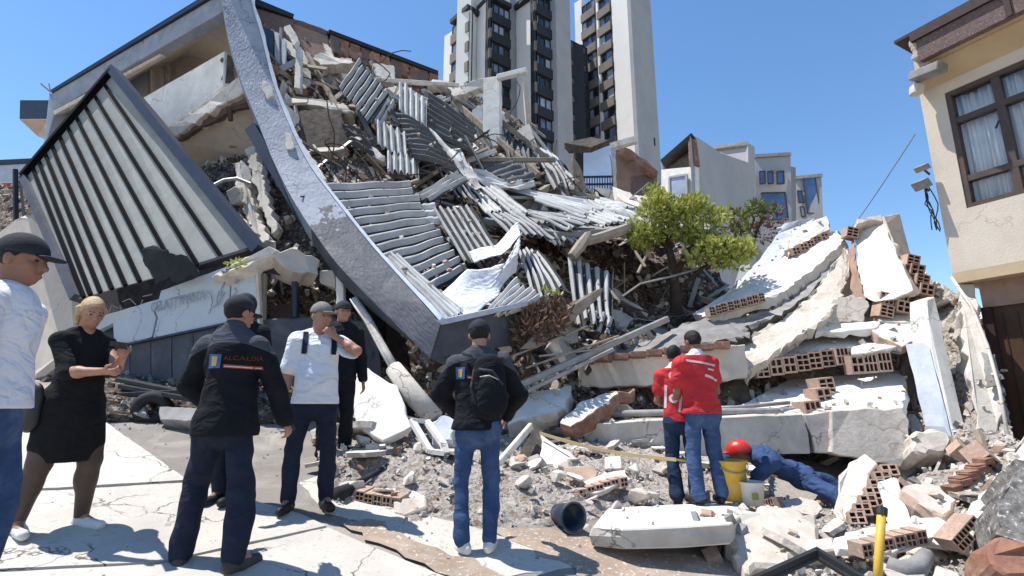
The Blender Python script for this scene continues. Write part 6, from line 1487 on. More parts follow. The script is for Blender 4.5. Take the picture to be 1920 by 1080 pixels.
for (u, v, D, r) in ((1410, 396, 12.3, .3), (1398, 412, 12.2, .28), (1426, 390, 12.3, .25), (1386, 428, 12.2, .25), (1440, 400, 12.4, .2)):
    for q in range(3):
        p = W(u + rr.uniform(-12, 12), v + rr.uniform(-10, 10), D + rr.uniform(-.3, .3)); k = r * rr.uniform(.45, .7); bl.append((tuple(p), (k, k, k * .8)))
leaf_cloud('crown', bl, 150, .055, M['leafd'], g2, 5)
bl = [(tuple(W(u, v, 12.5)), (r, r, r * .8)) for u, v, r in ((1372, 410, .3), (1452, 410, .25), (1374, 436, .3), (1430, 436, .3), (1400, 440, .3), (1452, 395, .2))]
leaf_cloud('dry_leaves', bl, 120, .05, M['twig'], g2, 6)
db = empty('dry_bush', W(1015, 650, 8.0), 'dry brown bush with a green tuft beside the corner of the roof edge', 'bush')
bl = [(tuple(W(u, v, D)), (r, r, r * .9)) for u, v, D, r in ((1000, 592, 8.0, .2), (1030, 588, 8.0, .24), (1052, 580, 8.1, .16), (1010, 612, 7.9, .26), (990, 620, 7.8, .22), (1034, 606, 7.95, .22), (985, 600, 7.9, .16))]
leaf_cloud('dry_leaves', bl, 420, .035, M['twig'], db, 9, 3.0)
bl = [(tuple(W(u, v, D)), (r, r, r * .6)) for u, v, D, r in ((1018, 548, 8.2, .07), (1035, 552, 8.15, .08), (1048, 556, 8.15, .05))]
leaf_cloud('green_tuft', bl, 600, .03, M['leaf'], db, 10, 2.5)
wt = empty('weed_tuft', W(440, 498, 7.1), 'small green weed on top of the sign wall', 'weed')
leaf_cloud('leaves', [(tuple(W(u, v, 7.15)), (.05, .05, .03)) for u, v in ((430, 497), (442, 493), (452, 495))], 600, .03, M['leaf'], wt, 12)
# ------------------------------------------------------------------ people: implicit surfaces meshed with surface nets
class Field:
    def __init__(s, prims, vox, k=.02, disp=None, cuts=(), pad=.03):
        lo, hi = np.full(3, 1e9), np.full(3, -1e9)
        for p in prims:
            l, h = p['bb']; lo = np.minimum(lo, l); hi = np.maximum(hi, h)
        lo -= pad; hi += pad
        n = np.ceil((hi - lo) / vox).astype(int) + 1
        s.lo, s.vox, s.n = lo, vox, n
        Fd = np.full(tuple(n), .06, np.float32)
        ax = [lo[i] + vox * np.arange(n[i]) for i in range(3)]
        for p in prims:
            l, h = p['bb']
            mg = k + .05
            i0 = np.maximum(0, np.floor((l - mg - lo) / vox).astype(int)); i1 = np.minimum(n, np.ceil((h + mg - lo) / vox).astype(int) + 1)
            X, Y, Z = np.meshgrid(ax[0][i0[0]:i1[0]], ax[1][i0[1]:i1[1]], ax[2][i0[2]:i1[2]], indexing='ij')
            q = np.stack([X, Y, Z], -1).astype(np.float32)
            d = p['f'](q)
            sl_ = tuple(slice(i0[i], i1[i]) for i in range(3))
            cur = Fd[sl_]
            kk = p.get('k', k)
            hh = np.maximum(kk - np.abs(cur - d), 0) / kk
            Fd[sl_] = np.minimum(cur, d) - hh * hh * kk * .25
        if disp or cuts:
            X, Y, Z = np.meshgrid(*ax, indexing='ij')
            q = np.stack([X, Y, Z], -1).reshape(-1, 3)
            fl = Fd.reshape(-1)
            near = np.abs(fl) < .05
            if disp:
                fl[near] += disp(q[near]).astype(np.float32)
            for (c, nrm) in cuts:
                fl[:] = np.maximum(fl, ((q - np.array(c)) @ np.array(nrm)).astype(np.float32))
            Fd = fl.reshape(tuple(n))
        s.F = Fd
    def mesh(s):
        Fd = s.F; n = Fd.shape
        ins = Fd < 0
        c = [Fd[i:n[0] - 1 + i, j:n[1] - 1 + j, k:n[2] - 1 + k] for i in (0, 1) for j in (0, 1) for k in (0, 1)]
        cnt = sum((x < 0).astype(np.int8) for x in c)
        act = (cnt > 0) & (cnt < 8)
        idx = np.full(act.shape, -1, np.int64)
        loc = np.argwhere(act); idx[act] = np.arange(len(loc))
        acc = np.zeros((len(loc), 3)); w = np.zeros(len(loc))
        offs = [(i, j, k) for i in (0, 1) for j in (0, 1) for k in (0, 1)]
        cv = [x[act] for x in c]
        for a in range(8):
            for b in range(a + 1, 8):
                oa, ob = np.array(offs[a]), np.array(offs[b])
                if np.abs(oa - ob).sum() != 1: continue
                fa, fb = cv[a], cv[b]
                m = (fa < 0) != (fb < 0)
                t = fa[m] / (fa[m] - fb[m])
                acc[m] += oa + (ob - oa) * t[:, None]; w[m] += 1
        vs = s.lo + (loc + acc / w[:, None]) * s.vox
        fs = []
        for ax in range(3):
            u, v = [a for a in range(3) if a != ax]
            sa = [slice(1, -1)] * 3; sa[ax] = slice(0, n[ax] - 1)
            sb = [slice(1, -1)] * 3; sb[ax] = slice(1, n[ax])
            A, B = ins[tuple(sa)], ins[tuple(sb)]
            for flip, m in ((False, A & ~B), (True, ~A & B)):
                e = np.argwhere(m)
                for dmm in (0, 1, 2):
                    pass
                if len(e) == 0: continue
                base = e.copy(); base[:, u] += 1; base[:, v] += 1
                q = []
                for du, dv in ((-1, -1), (0, -1), (0, 0), (-1, 0)):
                    z = base.copy(); z[:, u] += du; z[:, v] += dv
                    q.append(idx[z[:, 0], z[:, 1], z[:, 2]])
                q = np.stack(q, 1)
                if flip != (ax == 1): q = q[:, ::-1]
                fs.append(q)
        return vs, np.concatenate(fs)

def A3(p): return np.array(p, float)
def cone(a, b, ra, rb, flat=None, k=None):
    """tapered limb; flat=(axis, s) squeezes the section along axis by s"""
    a, b = A3(a), A3(b)
    R = max(ra, rb)
    if flat is not None:
        nx, sf = A3(flat[0]), flat[1]; nx = nx / np.linalg.norm(nx)
    ba = b - a
    if flat is not None: ba = ba + nx * (ba @ nx) * (1 / sf - 1)
    L2 = max(ba @ ba, 1e-9)
    def f(q):
        pa = q - a.astype(np.float32)
        if flat is not None:
            pa = pa + (pa @ nx.astype(np.float32))[..., None] * (nx * (1 / sf - 1)).astype(np.float32)
        t = np.clip((pa @ ba.astype(np.float32)) / L2, 0, 1)
        d = np.sqrt(np.maximum(((pa - t[..., None] * ba.astype(np.float32)) ** 2).sum(-1), 1e-12)) - (ra + (rb - ra) * t)
        return d * (sf if flat is not None and sf < 1 else 1) ** .5
    r = dict(bb=(np.minimum(a - ra, b - rb), np.maximum(a + ra, b + rb)), f=f)
    if k: r['k'] = k
    return r
def ell(c, r, R=None, k=None):
    c, r = A3(c), A3(r)
    R = np.eye(3) if R is None else np.array(R)
    m = r.max()
    def f(q):
        p = ((q - c.astype(np.float32)) @ R.astype(np.float32)) / r.astype(np.float32)
        l = np.sqrt((p ** 2).sum(-1)) + 1e-6
        l2 = np.sqrt(((p / r.astype(np.float32)) ** 2).sum(-1)) + 1e-6
        return l * (l - 1) / l2
    o = dict(bb=(c - m, c + m), f=f)
    if k: o['k'] = k
    return o
def frame(fwd, up=(0, 0, 1)):
    """columns right, forward, up"""
    y = A3(fwd); y = y / np.linalg.norm(y); x = np.cross(y, A3(up)); x /= np.linalg.norm(x); z = np.cross(x, y)
    return np.stack([x, y, z], 1)
def ik(S, T, l1, l2, hint):
    S, T, h = A3(S), A3(T), A3(hint)
    d = T - S; L = np.linalg.norm(d); L_ = min(L, (l1 + l2) * .995)
    d = d / L; T = S + d * L_
    a = (l1 * l1 - l2 * l2 + L_ * L_) / (2 * L_)
    hgt = math.sqrt(max(l1 * l1 - a * a, 0))
    h = h - d * (h @ d); h /= np.linalg.norm(h)
    return S + d * a + h * hgt, T
def folds(seed, amp, fz=28, fxy=14):
    r = np.random.RandomState(seed)
    ph = r.uniform(0, 6, 6)
    def f(q):
        n1 = noise3(q * np.array([1, 1, .8]), seed, fxy)
        n2 = noise3(q, seed + 1, fz)
        w = np.sin(q[:, 2] * fz * 1.3 + 3.0 * n1 + ph[0])
        return amp * (.6 * n1 + .35 * n2 + .35 * w * np.abs(n1))
    return f

def standing(H, w=1.0, feet=None, hands=None, hints=None, lean=(0, 0), head=(0, 0), belly=0.0, twist=0.0, palm=None):
    """joints in the person's own frame (facing +y, right is +x, feet at z=0)"""
    s = H / 1.76
    J = dict(s=s, w=w, belly=belly, H=H)
    px, py = lean
    feet = feet or dict(L=(-.11, 0, 0), R=(.11, 0, 0))
    mid = [(feet['L'][i] + feet['R'][i]) / 2 for i in (0, 1)]
    J['pel'] = A3((mid[0] + px * .4, mid[1] + py * .3, .95 * s))
    J['waist'] = A3((mid[0] + px * .6, mid[1] + py * .6, 1.10 * s))
    J['chest'] = A3((mid[0] + px, mid[1] + py, 1.33 * s))
    J['neck'] = A3((mid[0] + px, mid[1] + py - .01, 1.48 * s))
    J['head'] = A3((mid[0] + px * 1.15, mid[1] + py + .015 + .04 * math.sin(-head[1]) * 0, 1.635 * s))
    ct, st = math.cos(twist), math.sin(twist)
    J['shx'] = A3((ct, st, 0))
    hy, hp_ = head
    J['hfwd'] = A3((math.sin(hy) * math.cos(hp_), math.cos(hy) * math.cos(hp_), math.sin(hp_)))
    if hp_ < 0: J['head'] = J['head'] + A3((math.sin(hy), math.cos(hy), 0)) * (-hp_) * .07
    for sd, sg in (('L', -1), ('R', 1)):
        J['sh' + sd] = J['chest'] + J['shx'] * sg * .175 * w * s + A3((0, 0, .074 * s))
        J['hip' + sd] = J['pel'] + A3((sg * .085 * w, 0, -.02))
        ft = A3(feet[sd][:2] + (0,)); J['ft' + sd] = ft
        yaw = feet[sd][2]; J['fd' + sd] = A3((math.sin(yaw), math.cos(yaw), 0))
        ank = ft + A3((0, -.04, .085 * s))
        J['kn' + sd], J['an' + sd] = ik(J['hip' + sd], ank, .43 * s, .425 * s, J['fd' + sd] + A3((sg * .12, 0, 0)))
        hand = A3((hands or {}).get(sd, (sg * .25 * w, .03, .80 * s)))
        hint = (hints or {}).get(sd, (sg * .5, -1, 0))
        J['el' + sd], J['wr' + sd] = ik(J['sh' + sd], hand, .295 * s, .255 * s, hint)
        J['pd' + sd] = A3((palm or {}).get(sd, tuple(J['wr' + sd] - J['el' + sd])))
        J['pd' + sd] /= np.linalg.norm(J['pd' + sd])
    J['fwd'] = A3((-st * .5, 1, 0)) / math.sqrt(1 + .25 * st * st)
    J['up'] = A3((0, 0, 1))
    return J

def hand_prims(J, sd, curl=.5, nrm=None):
    s = J['s'] * .97
    w_, d = J['wr' + sd], J['pd' + sd]
    sg = -1 if sd == 'L' else 1
    n = A3(nrm) if nrm is not None else A3((-sg, 0, 0))          # palm normal
    n = n - d * (n @ d); n /= np.linalg.norm(n)
    side = np.cross(d, n) * (1 if sd == 'R' else -1)             # towards the thumb
    P = [cone(w_ + d * .01, w_ + d * .075 * s, .030 * s, .040 * s, (n, .45))]
    for i, (o, L, r) in enumerate(((.030, .075, .0095), (.010, .083, .0098), (-.011, .077, .0095), (-.031, .060, .0085))):
        b = w_ + d * .085 * s + side * o * s
        d1 = d * math.cos(curl * .7) + n * math.sin(curl * .7)
        d2 = d * math.cos(curl * 1.9) + n * math.sin(curl * 1.9)
        m = b + d1 * L * .5 * s; e = m + d2 * L * .5 * s
        P += [cone(b, m, r * s, r * .95 * s, k=.006), cone(m, e, r * .95 * s, r * .8 * s, k=.006)]
    b = w_ + d * .025 * s + side * .03 * s
    m = b + (d * .6 + side * .7 + n * .25) * .04 * s; e = m + (d * .85 + side * .2 + n * .45) * .035 * s
    P += [cone(b, m, .013 * s, .0115 * s, k=.01), cone(m, e, .0115 * s, .0095 * s, k=.006)]
    return P

def body_prims(J, bare_legs=False, fine=True, curl=(.5, .5), nrm=(None, None)):
    s, w, F3 = J['s'], J['w'], J['fwd']
    h, R = J['head'], frame(J['hfwd'], J['up'])
    X, Y, Z = R[:, 0], R[:, 1], R[:, 2]
    at = lambda x, y, z: h + (X * x + Y * y + Z * z) * s
    P = [ell(at(0, -.012, .03), A3((.077, .096, .098)) * s, R), ell(at(0, .022, -.045), A3((.056, .066, .072)) * s, R), ell(at(0, .045, -.082), A3((.030, .035, .026)) * s, R, .02),
         cone(at(0, .082, .012), at(0, .104, -.022), .010 * s, .017 * s, k=.012), cone(at(-.035, .074, .030), at(.035, .074, .030), .013 * s, .013 * s, k=.02),
         cone(at(-.02, .084, -.062), at(.02, .084, -.062), .009 * s, .009 * s, k=.012)]
    for sg in (-1, 1):
        P.append(ell(at(sg * .078, -.01, -.005), A3((.012, .022, .034)) * s, R, .008))
        P.append(ell(at(sg * .04, .062, -.02), A3((.022, .022, .02)) * s, R, .02))
    P += [cone(J['neck'] - J['up'] * .02, at(0, -.02, -.06), .062 * s, .056 * s)]
    P += [cone(J['shL'] + J['shx'] * .03, J['shR'] - J['shx'] * .03, .065 * s, .065 * s, (F3, .85)),
          cone(J['chest'], J['waist'], .135 * s * w, .12 * s * w, (F3, .68)), cone(J['waist'], J['pel'], .12 * s * w, .13 * s * w, (F3, .72))]
    for i, sd in enumerate('LR'):
        P += [cone(J['sh' + sd], J['el' + sd], .050 * s * w, .041 * s * w), cone(J['el' + sd], J['wr' + sd], .042 * s * w, .027 * s * w),
              ell(J['el' + sd] * .7 + J['wr' + sd] * .3, (.044 * s * w,) * 3)]
        P += hand_prims(J, sd, curl[i], nrm[i])
        if bare_legs:
            k_, a_ = J['kn' + sd], J['an' + sd]
            P += [cone(J['hip' + sd], k_, .10 * s * w, .064 * s * w), cone(k_, a_, .062 * s * w, .038 * s * w), ell(k_ * .68 + a_ * .32 - J['fwd'] * .018, A3((.060, .064, .11)) * s * w)]
        else:
            P += [cone(J['hip' + sd], J['kn' + sd], .08 * s, .052 * s), cone(J['kn' + sd], J['an' + sd], .05 * s, .036 * s)]
        P.append(cone(J['an' + sd], J['ft' + sd] + J['fd' + sd] * .12 * s + J['up'] * .035, .036 * s, .026 * s))
    return P
def torso_prims(J, g=0.0, hem=-.02, loose=1.0, collar=True):
    s, w, F3 = J['s'], J['w'], J['fwd']
    c, wa, pe = J['chest'], J['waist'], J['pel']
    b = J['belly']
    hemp = pe + J['up'] * hem
    P = [cone(J['shL'] + J['shx'] * .02, J['shR'] - J['shx'] * .02, (.064 + g * .9) * s, (.064 + g * .9) * s, (F3, .95)),
         cone(c + J['up'] * .04, c - J['up'] * .08, (.155 * w + g) * s, (.155 * w + g) * s, (F3, .70)),
         cone(c, wa, (.155 * w + g) * s, (.142 * w * loose + g) * s, (F3, .72)),
         cone(wa, pe - J['up'] * .06, (.146 * w * loose + g) * s, (.172 * w * loose + g) * s, (F3, .80)),
         cone(pe - J['up'] * .06, pe - J['up'] * .22, (.172 * w * loose + g) * s, (.172 * w * loose + g) * s, (F3, .80))]
    for sd in 'LR':
        P.append(cone(J['neck'] + J['up'] * .0, J['sh' + sd], (.055 + g * .6) * s, (.062 + g * .6) * s))
    P.append(cone(J['neck'] + A3((0, 0, -.03)) - J['shx'] * .07, J['neck'] + A3((0, 0, -.03)) + J['shx'] * .07, .062 * s + g, .062 * s + g))
    if b: P.append(ell(wa + F3 * .035 * s - J['up'] * .02, A3((.145 * w + b, .11 + b, .19)) * s, k=.06))
    return P
def sleeve(J, sd, g, frac=1.0, r0=.062, r1=.052):
    s, w = J['s'], J['w']
    a, e, h = J['sh' + sd], J['el' + sd], J['wr' + sd]
    if frac <= .5:
        q = a + (e - a) * frac * 2
        return [cone(a, q, (r0 + g) * s * w, (r0 + .002 + g) * s * w)]
    q = e + (h - e) * (frac - .5) * 2
    return [cone(a, e, (r0 + g) * s * w, (r1 + g) * s * w), cone(e, q, (r1 + g) * s * w, (r1 - .012 + g) * s * w)]
def trouser_prims(J, g=0.0, thigh=.088, knee=.066, cuff=.058, top=.02):
    s, w, F3 = J['s'], J['w'], J['fwd']
    P = [cone(J['pel'] + J['up'] * top, J['pel'] - J['up'] * .06, (.142 * w + g) * s, (.148 * w + g) * s, (F3, .78))]
    for sd in 'LR':
        h, k_, a_ = J['hip' + sd], J['kn' + sd], J['an' + sd]
        P += [cone(h, k_, (thigh * w + g) * s, (knee + g) * s), cone(k_, a_ + (k_ - a_) * .03, (knee + g) * s, (cuff + g) * s),
              ell(h - F3 * .03 - J['up'] * .03, A3((.10, .10, .12)) * s * w)]
    return P
def shoe_prims(J, sd, big=1.0):
    s = J['s'] * big; f, d = J['ft' + sd], J['fd' + sd]; x = np.cross(d, J['up']); u = J['up']
    return [cone(f - d * .065 * s + u * .042, f + d * .03 * s + u * .042, .040 * s, .044 * s, (x, .92)), cone(f + d * .03 * s + u * .036, f + d * .15 * s + u * .030, .044 * s, .036 * s, (x, 1.0)),
            cone(J['an' + sd] + u * .02, f - d * .04 * s + u * .05, .045 * s, .042 * s)]

def hem(J, z):
    return [(J['pel'] + J['up'] * z, tuple(-J['up']))]
def sdf_obj(name, prims, mat, root, vox=.012, k=.02, disp=None, cuts=(), smooth=2, **kw):
    vs, fs = Field(prims, vox, k, disp, cuts).mesh()
    me = bpy.data.meshes.new(name)
    me.from_pydata(vs.tolist(), [], fs.tolist())
    me.materials.append(mat)
    me.polygons.foreach_set('use_smooth', [True] * len(me.polygons))
    me.update()
    o = bpy.data.objects.new(name, me); o.parent = root; COL.objects.link(o)
    if smooth:
        m = o.modifiers.new('soft', 'SMOOTH'); m.iterations = smooth; m.factor = .5
    return tag(o, **kw)
def local_part(name, mb, mat, root, smooth=True):
    """MB with coordinates already in the person's own frame"""
    o = bpy.data.objects.new(name, mesh_of(name, mb.v, mb.f, mat, smooth, mb.mi)); o.parent = root; COL.objects.link(o); return o
def face(J, root, mouth=True):
    h, R, s = J['head'], frame(J['hfwd'], J['up']), J['s']
    at = lambda x, y, z: h + (R[:, 0] * x + R[:, 1] * y + R[:, 2] * z) * s
    for sg in (-1, 1):
        sdf_obj('eye', [ell(at(sg * .031, .079, .008), A3((.012, .006, .006)) * s, R)], M['black'], root, .003, smooth=0)
        sdf_obj('eyebrow', [cone(at(sg * .018, .087, .030), at(sg * .048, .078, .031), .005 * s, .004 * s)], M['hair'], root, .003, smooth=0)
    if mouth: sdf_obj('mouth', [cone(at(-.018, .089, -.060), at(.018, .089, -.060), .004 * s, .004 * s)], M['pinkp'], root, .003, smooth=0)
def cap(J, root, mat, brim=True, back=False, camo=False):
    h, R, s = J['head'], frame(J['hfwd'], J['up']), J['s']
    X, Y, Z = R[:, 0], R[:, 1], R[:, 2]
    at = lambda x, y, z: h + (X * x + Y * y + Z * z) * s
    cz = at(0, 0, .030)
    o = sdf_obj('cap', [ell(at(0, -.012, .036), A3((.091, .110, .104)) * s, R)], mat, root, .008, cuts=[(cz, -Z)], smooth=1)
    if brim:
        b = sdf_obj('brim', [ell(at(0, .118, .030), A3((.062, .060, .011)) * s, R)], mat, o, .006, cuts=[(at(0, .08, 0), -Y)], smooth=1)
    return o
def hair(J, root, mat, low=-.03, bun=None):
    h, R, s = J['head'], frame(J['hfwd'], J['up']), J['s']
    at = lambda x, y, z: h + (R[:, 0] * x + R[:, 1] * y + R[:, 2] * z) * s
    P = [ell(at(0, -.016, .034), A3((.084, .104, .102)) * s, R)]
    nn = (R[:, 1] * .75 - R[:, 2] * .66)
    o = sdf_obj('hair', P, mat, root, .008, disp=folds(5, .006, 60, 40), cuts=[(at(0, .045, .045), nn), (at(0, 0, low - .04), -R[:, 2])], smooth=1)
    if bun:
        sdf_obj('loose_hair', [cone(at(-.072, -.03, .03), at(-.066, -.045, -.10), .030 * s, .018 * s), cone(at(.072, -.03, .03), at(.066, -.045, -.10), .030 * s, .018 * s), cone(at(0, -.10, .02), at(0, -.10, -.12), .06 * s, .04 * s)], mat, o, .008, disp=folds(7, .008, 80, 50), smooth=1)
        sdf_obj('ponytail', [cone(at(*bun[0]), at(*bun[1]), .04 * s, .025 * s)], mat, o, .008, disp=folds(6, .006, 70, 40), smooth=1)
    return o
def tree_of(o):
    me = o.evaluated_get(bpy.context.evaluated_depsgraph_get()).to_mesh()
    t = BVHTree.FromPolygons([v.co.copy() for v in me.vertices], [tuple(p.vertices) for p in me.polygons]); return t
def project(name, vs, fs, tree, fwd, mat, parent, off=.004, back=True):
    """flat print or strap laid on the cloth: each point is dropped on it along the fwd axis (from behind when back)"""
    d = Vector(fwd) * (1 if back else -1)
    out = []
    for v in vs:
        v = Vector(v)
        r = tree.ray_cast(v - d * 1.0, d)
        out.append((r[0] - d * off) if r[0] is not None else v)
    mb = MB(); mb.add(out, fs)
    return local_part(name, mb, mat, parent)
def grid_quad(a, b, c, d, n=8, m=3):
    a, b, c, d = map(Vector, (a, b, c, d))
    vs = [lerp4((a, b, c, d), i / n, j / m) for j in range(m + 1) for i in range(n + 1)]
    fs = [(j * (n + 1) + i, j * (n + 1) + i + 1, (j + 1) * (n + 1) + i + 1, (j + 1) * (n + 1) + i) for j in range(m) for i in range(n)]
    return vs, fs

def person(label, loc, yaw, J):
    """yaw: compass heading the person faces, 0 = away from the camera, positive to the right"""
    return empty('person', loc, label, 'person', None, -yaw)
R_ = math.radians

# 1 man in white polo at the left edge
J = standing(1.88, 1.06, feet=dict(L=(-.13, .05, -.1), R=(.13, -.05, .15)), hands=dict(L=(-.27, -.06, .86), R=(.29, .08, .87)), head=(.12, -.12), hints=dict(L=(-.6, -1, 0), R=(.7, -1, 0)))
p = W(-12, 700, 2.62); root = person('man in white polo and dark cap seen from the side at the left edge', Vector((p.x, p.y, .47)), R_(72), J)
sdf_obj('body', body_prims(J, curl=(.6, .6)), M['skind'], root, .009)
sh_ = sdf_obj('polo_shirt', torso_prims(J, .012, -.02, 1.03) + sleeve(J, 'L', .012, .40) + sleeve(J, 'R', .012, .40), M['polo'], root, .012, disp=folds(11, .010, 16, 8), cuts=hem(J, .0))
sdf_obj('jeans', trouser_prims(J, .004), M['jean'], root, .013, disp=folds(12, .012))
for sd in 'LR': sdf_obj('shoe', shoe_prims(J, sd), M['shoed'], root, .01)
cap(J, root, M['capd']); hair(J, root, M['hair']); face(J, root)
bp_ = J['pel']
mb = MB(); mb.tube([Vector(bp_) + Vector((.175 * math.cos(t), .135 * math.sin(t), .04)) for t in [i * .2618 for i in range(25)]], .022, 6); local_part('belt', mb, M['black'], root)
o = sdf_obj('belt_pouch', [cone(bp_ + A3((.205, -.04, .04)), bp_ + A3((.215, -.05, -.08)), .06, .06, (A3((1, 0, 0)), .7)), cone(bp_ + A3((.17, -.12, .08)), bp_ + A3((.18, -.13, -.02)), .05, .055), cone(bp_ + A3((.10, -.15, .06)), bp_ + A3((.02, -.16, -.02)), .055, .06, (A3((0, 1, 0)), .6))], M['black'], root, .012, disp=folds(3, .008))

# 2 woman in black dress with phone
J = standing(1.66, 1.02, feet=dict(L=(-.17, .08, -.1), R=(.14, -.08, .35)), hands=dict(L=(-.03, .40, 1.21), R=(.08, .38, 1.10)), hints=dict(L=(-.45, -.5, -1), R=(.45, -.6, -1)), head=(.25, -.32), belly=.015, palm=dict(L=(.5, .8, .25), R=(-.3, .9, -.1)))
f0 = G(92, 1000); root = person('blonde woman in a black dress looking down at her phone', f0, R_(108), J)
o = sdf_obj('body', body_prims(J, True, curl=(1.0, 1.0), nrm=((.6, -.3, .9), (-.6, -.2, .9))), M['skin'], root, .0085)
D_ = torso_prims(J, .008, .0, .94) + [cone(J['pel'] + A3((0, 0, .05)), J['pel'] - A3((0, 0, .12)), .15, .175, (J['fwd'], .9)), cone(J['pel'] - A3((0, 0, .12)), J['pel'] - A3((0, .01, .46)), .175, .160, (J['fwd'], .98))]
nk = J['neck'] + A3((0, .02, -.02))
for sd in 'LR':
    h_, k_ = J['hip' + sd], J['kn' + sd]
    D_ += [cone(h_, h_ * .3 + k_ * .7, .112, .098, k=.06), ell(h_ - J['fwd'] * .03, (.118, .118, .12), k=.06)]
sdf_obj('dress', D_ + sleeve(J, 'L', .008, .56, .054, .046) + sleeve(J, 'R', .008, .56, .054, .046), M['dress'], root, .011, disp=folds(21, .006), cuts=[(J['pel'] - A3((0, 0, .42)), (0, 0, -1)), (J['neck'] + A3((0, .10, -.085)), (0, .88, .47))])
for sd in 'LR':
    k_, a_ = J['kn' + sd], J['an' + sd]
    sdf_obj('stocking', [cone(J['hip' + sd] * .35 + k_ * .65, k_, .098, .0765), cone(k_, a_, .0735, .0455), ell(k_ * .68 + a_ * .32 - J['fwd'] * .018, A3((.071, .075, .12)))], M['stock'], root, .010)
    s_ = sdf_obj('sneaker', shoe_prims(J, sd, 1.02), M['shoew'], root, .009, disp=folds(31, .003, 80, 40))
hair(J, root, M['blonde'], -.05, ((0, -.11, .0), (0, -.14, -.10))); face(J, root)
hw_ = J['wrL'] + J['pdL'] * .10
Mw = Matrix.Rotation(-R_(108), 4, 'Z'); hw3 = f0 + Mw @ Vector(hw_ + A3((.03, .0, .035)))
mb = MB(); q = Mw @ Vector((.55, .75, .35)).normalized(); r_ = Mw @ Vector((.75, -.6, .1)).normalized(); n_ = q.cross(r_)
mb.box(hw3, q * .072, r_ * .036, n_ * .005); o = mb.build('phone', M['black'], label='small dark phone in the hands of the blonde woman', cat='phone'); bev(o, .003)
bgp = f0 + Mw @ Vector((.22, -.05, .86))
o = sdf_obj('handbag', [cone((0, 0, -.09), (0, 0, .09), .085, .075, (A3((1, 0, 0)), .5))], M['black'], None, .01, disp=folds(8, .006), label='small black handbag at the hip of the blonde woman', cat='handbag'); o.location = bgp; o.rotation_euler = (0, 0, -R_(108))

# 3 dark uniformed man in front, seen from behind
J = standing(1.80, 1.03, feet=dict(L=(-.24, .02, -.35), R=(.17, -.03, .25)), hands=dict(L=(-.27, .22, 1.00), R=(.31, .16, .93)), hints=dict(L=(-1, -.5, -.1), R=(1, -.6, -.1)), head=(.35, -.15), belly=.01)
f0 = G(402, 1066); root = person('man in a black uniform jacket standing with his back to the camera in front', f0, R_(4), J)
sdf_obj('body', body_prims(J, curl=(.8, .8)), M['skin'], root, .009)
jk = sdf_obj('jacket', torso_prims(J, .022, -.06, 1.03) + sleeve(J, 'L', .020, .97) + sleeve(J, 'R', .020, .97) + [cone(J['neck'] + A3((0, 0, -.01)), J['neck'] + A3((0, 0, .05)), .078, .074)], M['jack1'], root, .0115, disp=folds(41, .020, 22, 10), cuts=hem(J, -.14))
tr_ = tree_of(jk)
zc = 1.325
def jacket_print(root, jk, tr_, zc, x0, words, L1, sc=1.0):
    vs, fs = grid_quad((x0 - .09 * sc, 0, zc - .045), (x0, 0, zc - .045), (x0, 0, zc + .05), (x0 - .09 * sc, 0, zc + .05), 5, 5); e = project('emblem', vs, fs, tr_, (0, 1, 0), M['eblue'], jk)
    vs, fs = grid_quad((x0 - .062 * sc, 0, zc - .03), (x0 - .028 * sc, 0, zc - .03), (x0 - .022 * sc, 0, zc + .035), (x0 - .068 * sc, 0, zc + .035), 4, 4); project('emblem_shield', vs, fs, tr_, (0, 1, 0), M['gold'], jk, .007)
    if words:
        tv, tf = text_mesh(words, 1.0)
        w = max(v.x for v in tv) - min(v.x for v in tv)
        vs = [Vector((x0 + .02 + L1 / 2 + v.x / w * L1, 0, zc + .022 + v.y * L1 / w * .85)) for v in tv]
        project('lettering', vs, tf, tr_, (0, 1, 0), M['eorange'], jk, .008)
    vs, fs = grid_quad((x0 + .02, 0, zc - .042), (x0 + .02 + L1, 0, zc - .052), (x0 + .02 + L1, 0, zc - .030), (x0 + .02, 0, zc - .018), 10, 2); project('print_bar', vs, fs, tr_, (0, 1, 0), M['eorange'], jk, .006)
    vs, fs = grid_quad((x0 + .03, 0, zc - .036), (x0 + .01 + L1, 0, zc - .045), (x0 + .01 + L1, 0, zc - .038), (x0 + .03, 0, zc - .028), 10, 1); project('print_line', vs, fs, tr_, (0, 1, 0), M['pale'], jk, .009)
jacket_print(root, jk, tr_, zc, -.03, 'ALCALDIA', .23)
sdf_obj('trousers', trouser_prims(J, .008, .094, .074, .070), M['navyc'], root, .012, disp=folds(42, .019, 26, 11))
for sd in 'LR':
    b_ = sdf_obj('boot', shoe_prims(J, sd, 1.06) + [cone(J['an' + sd], J['an' + sd] + (J['kn' + sd] - J['an' + sd]) * .2, .05, .058)], M['boot'], root, .010, disp=folds(43, .005, 50, 30))
cap(J, root, M['capd']); hair(J, root, M['hair'], -.06); face(J, root)

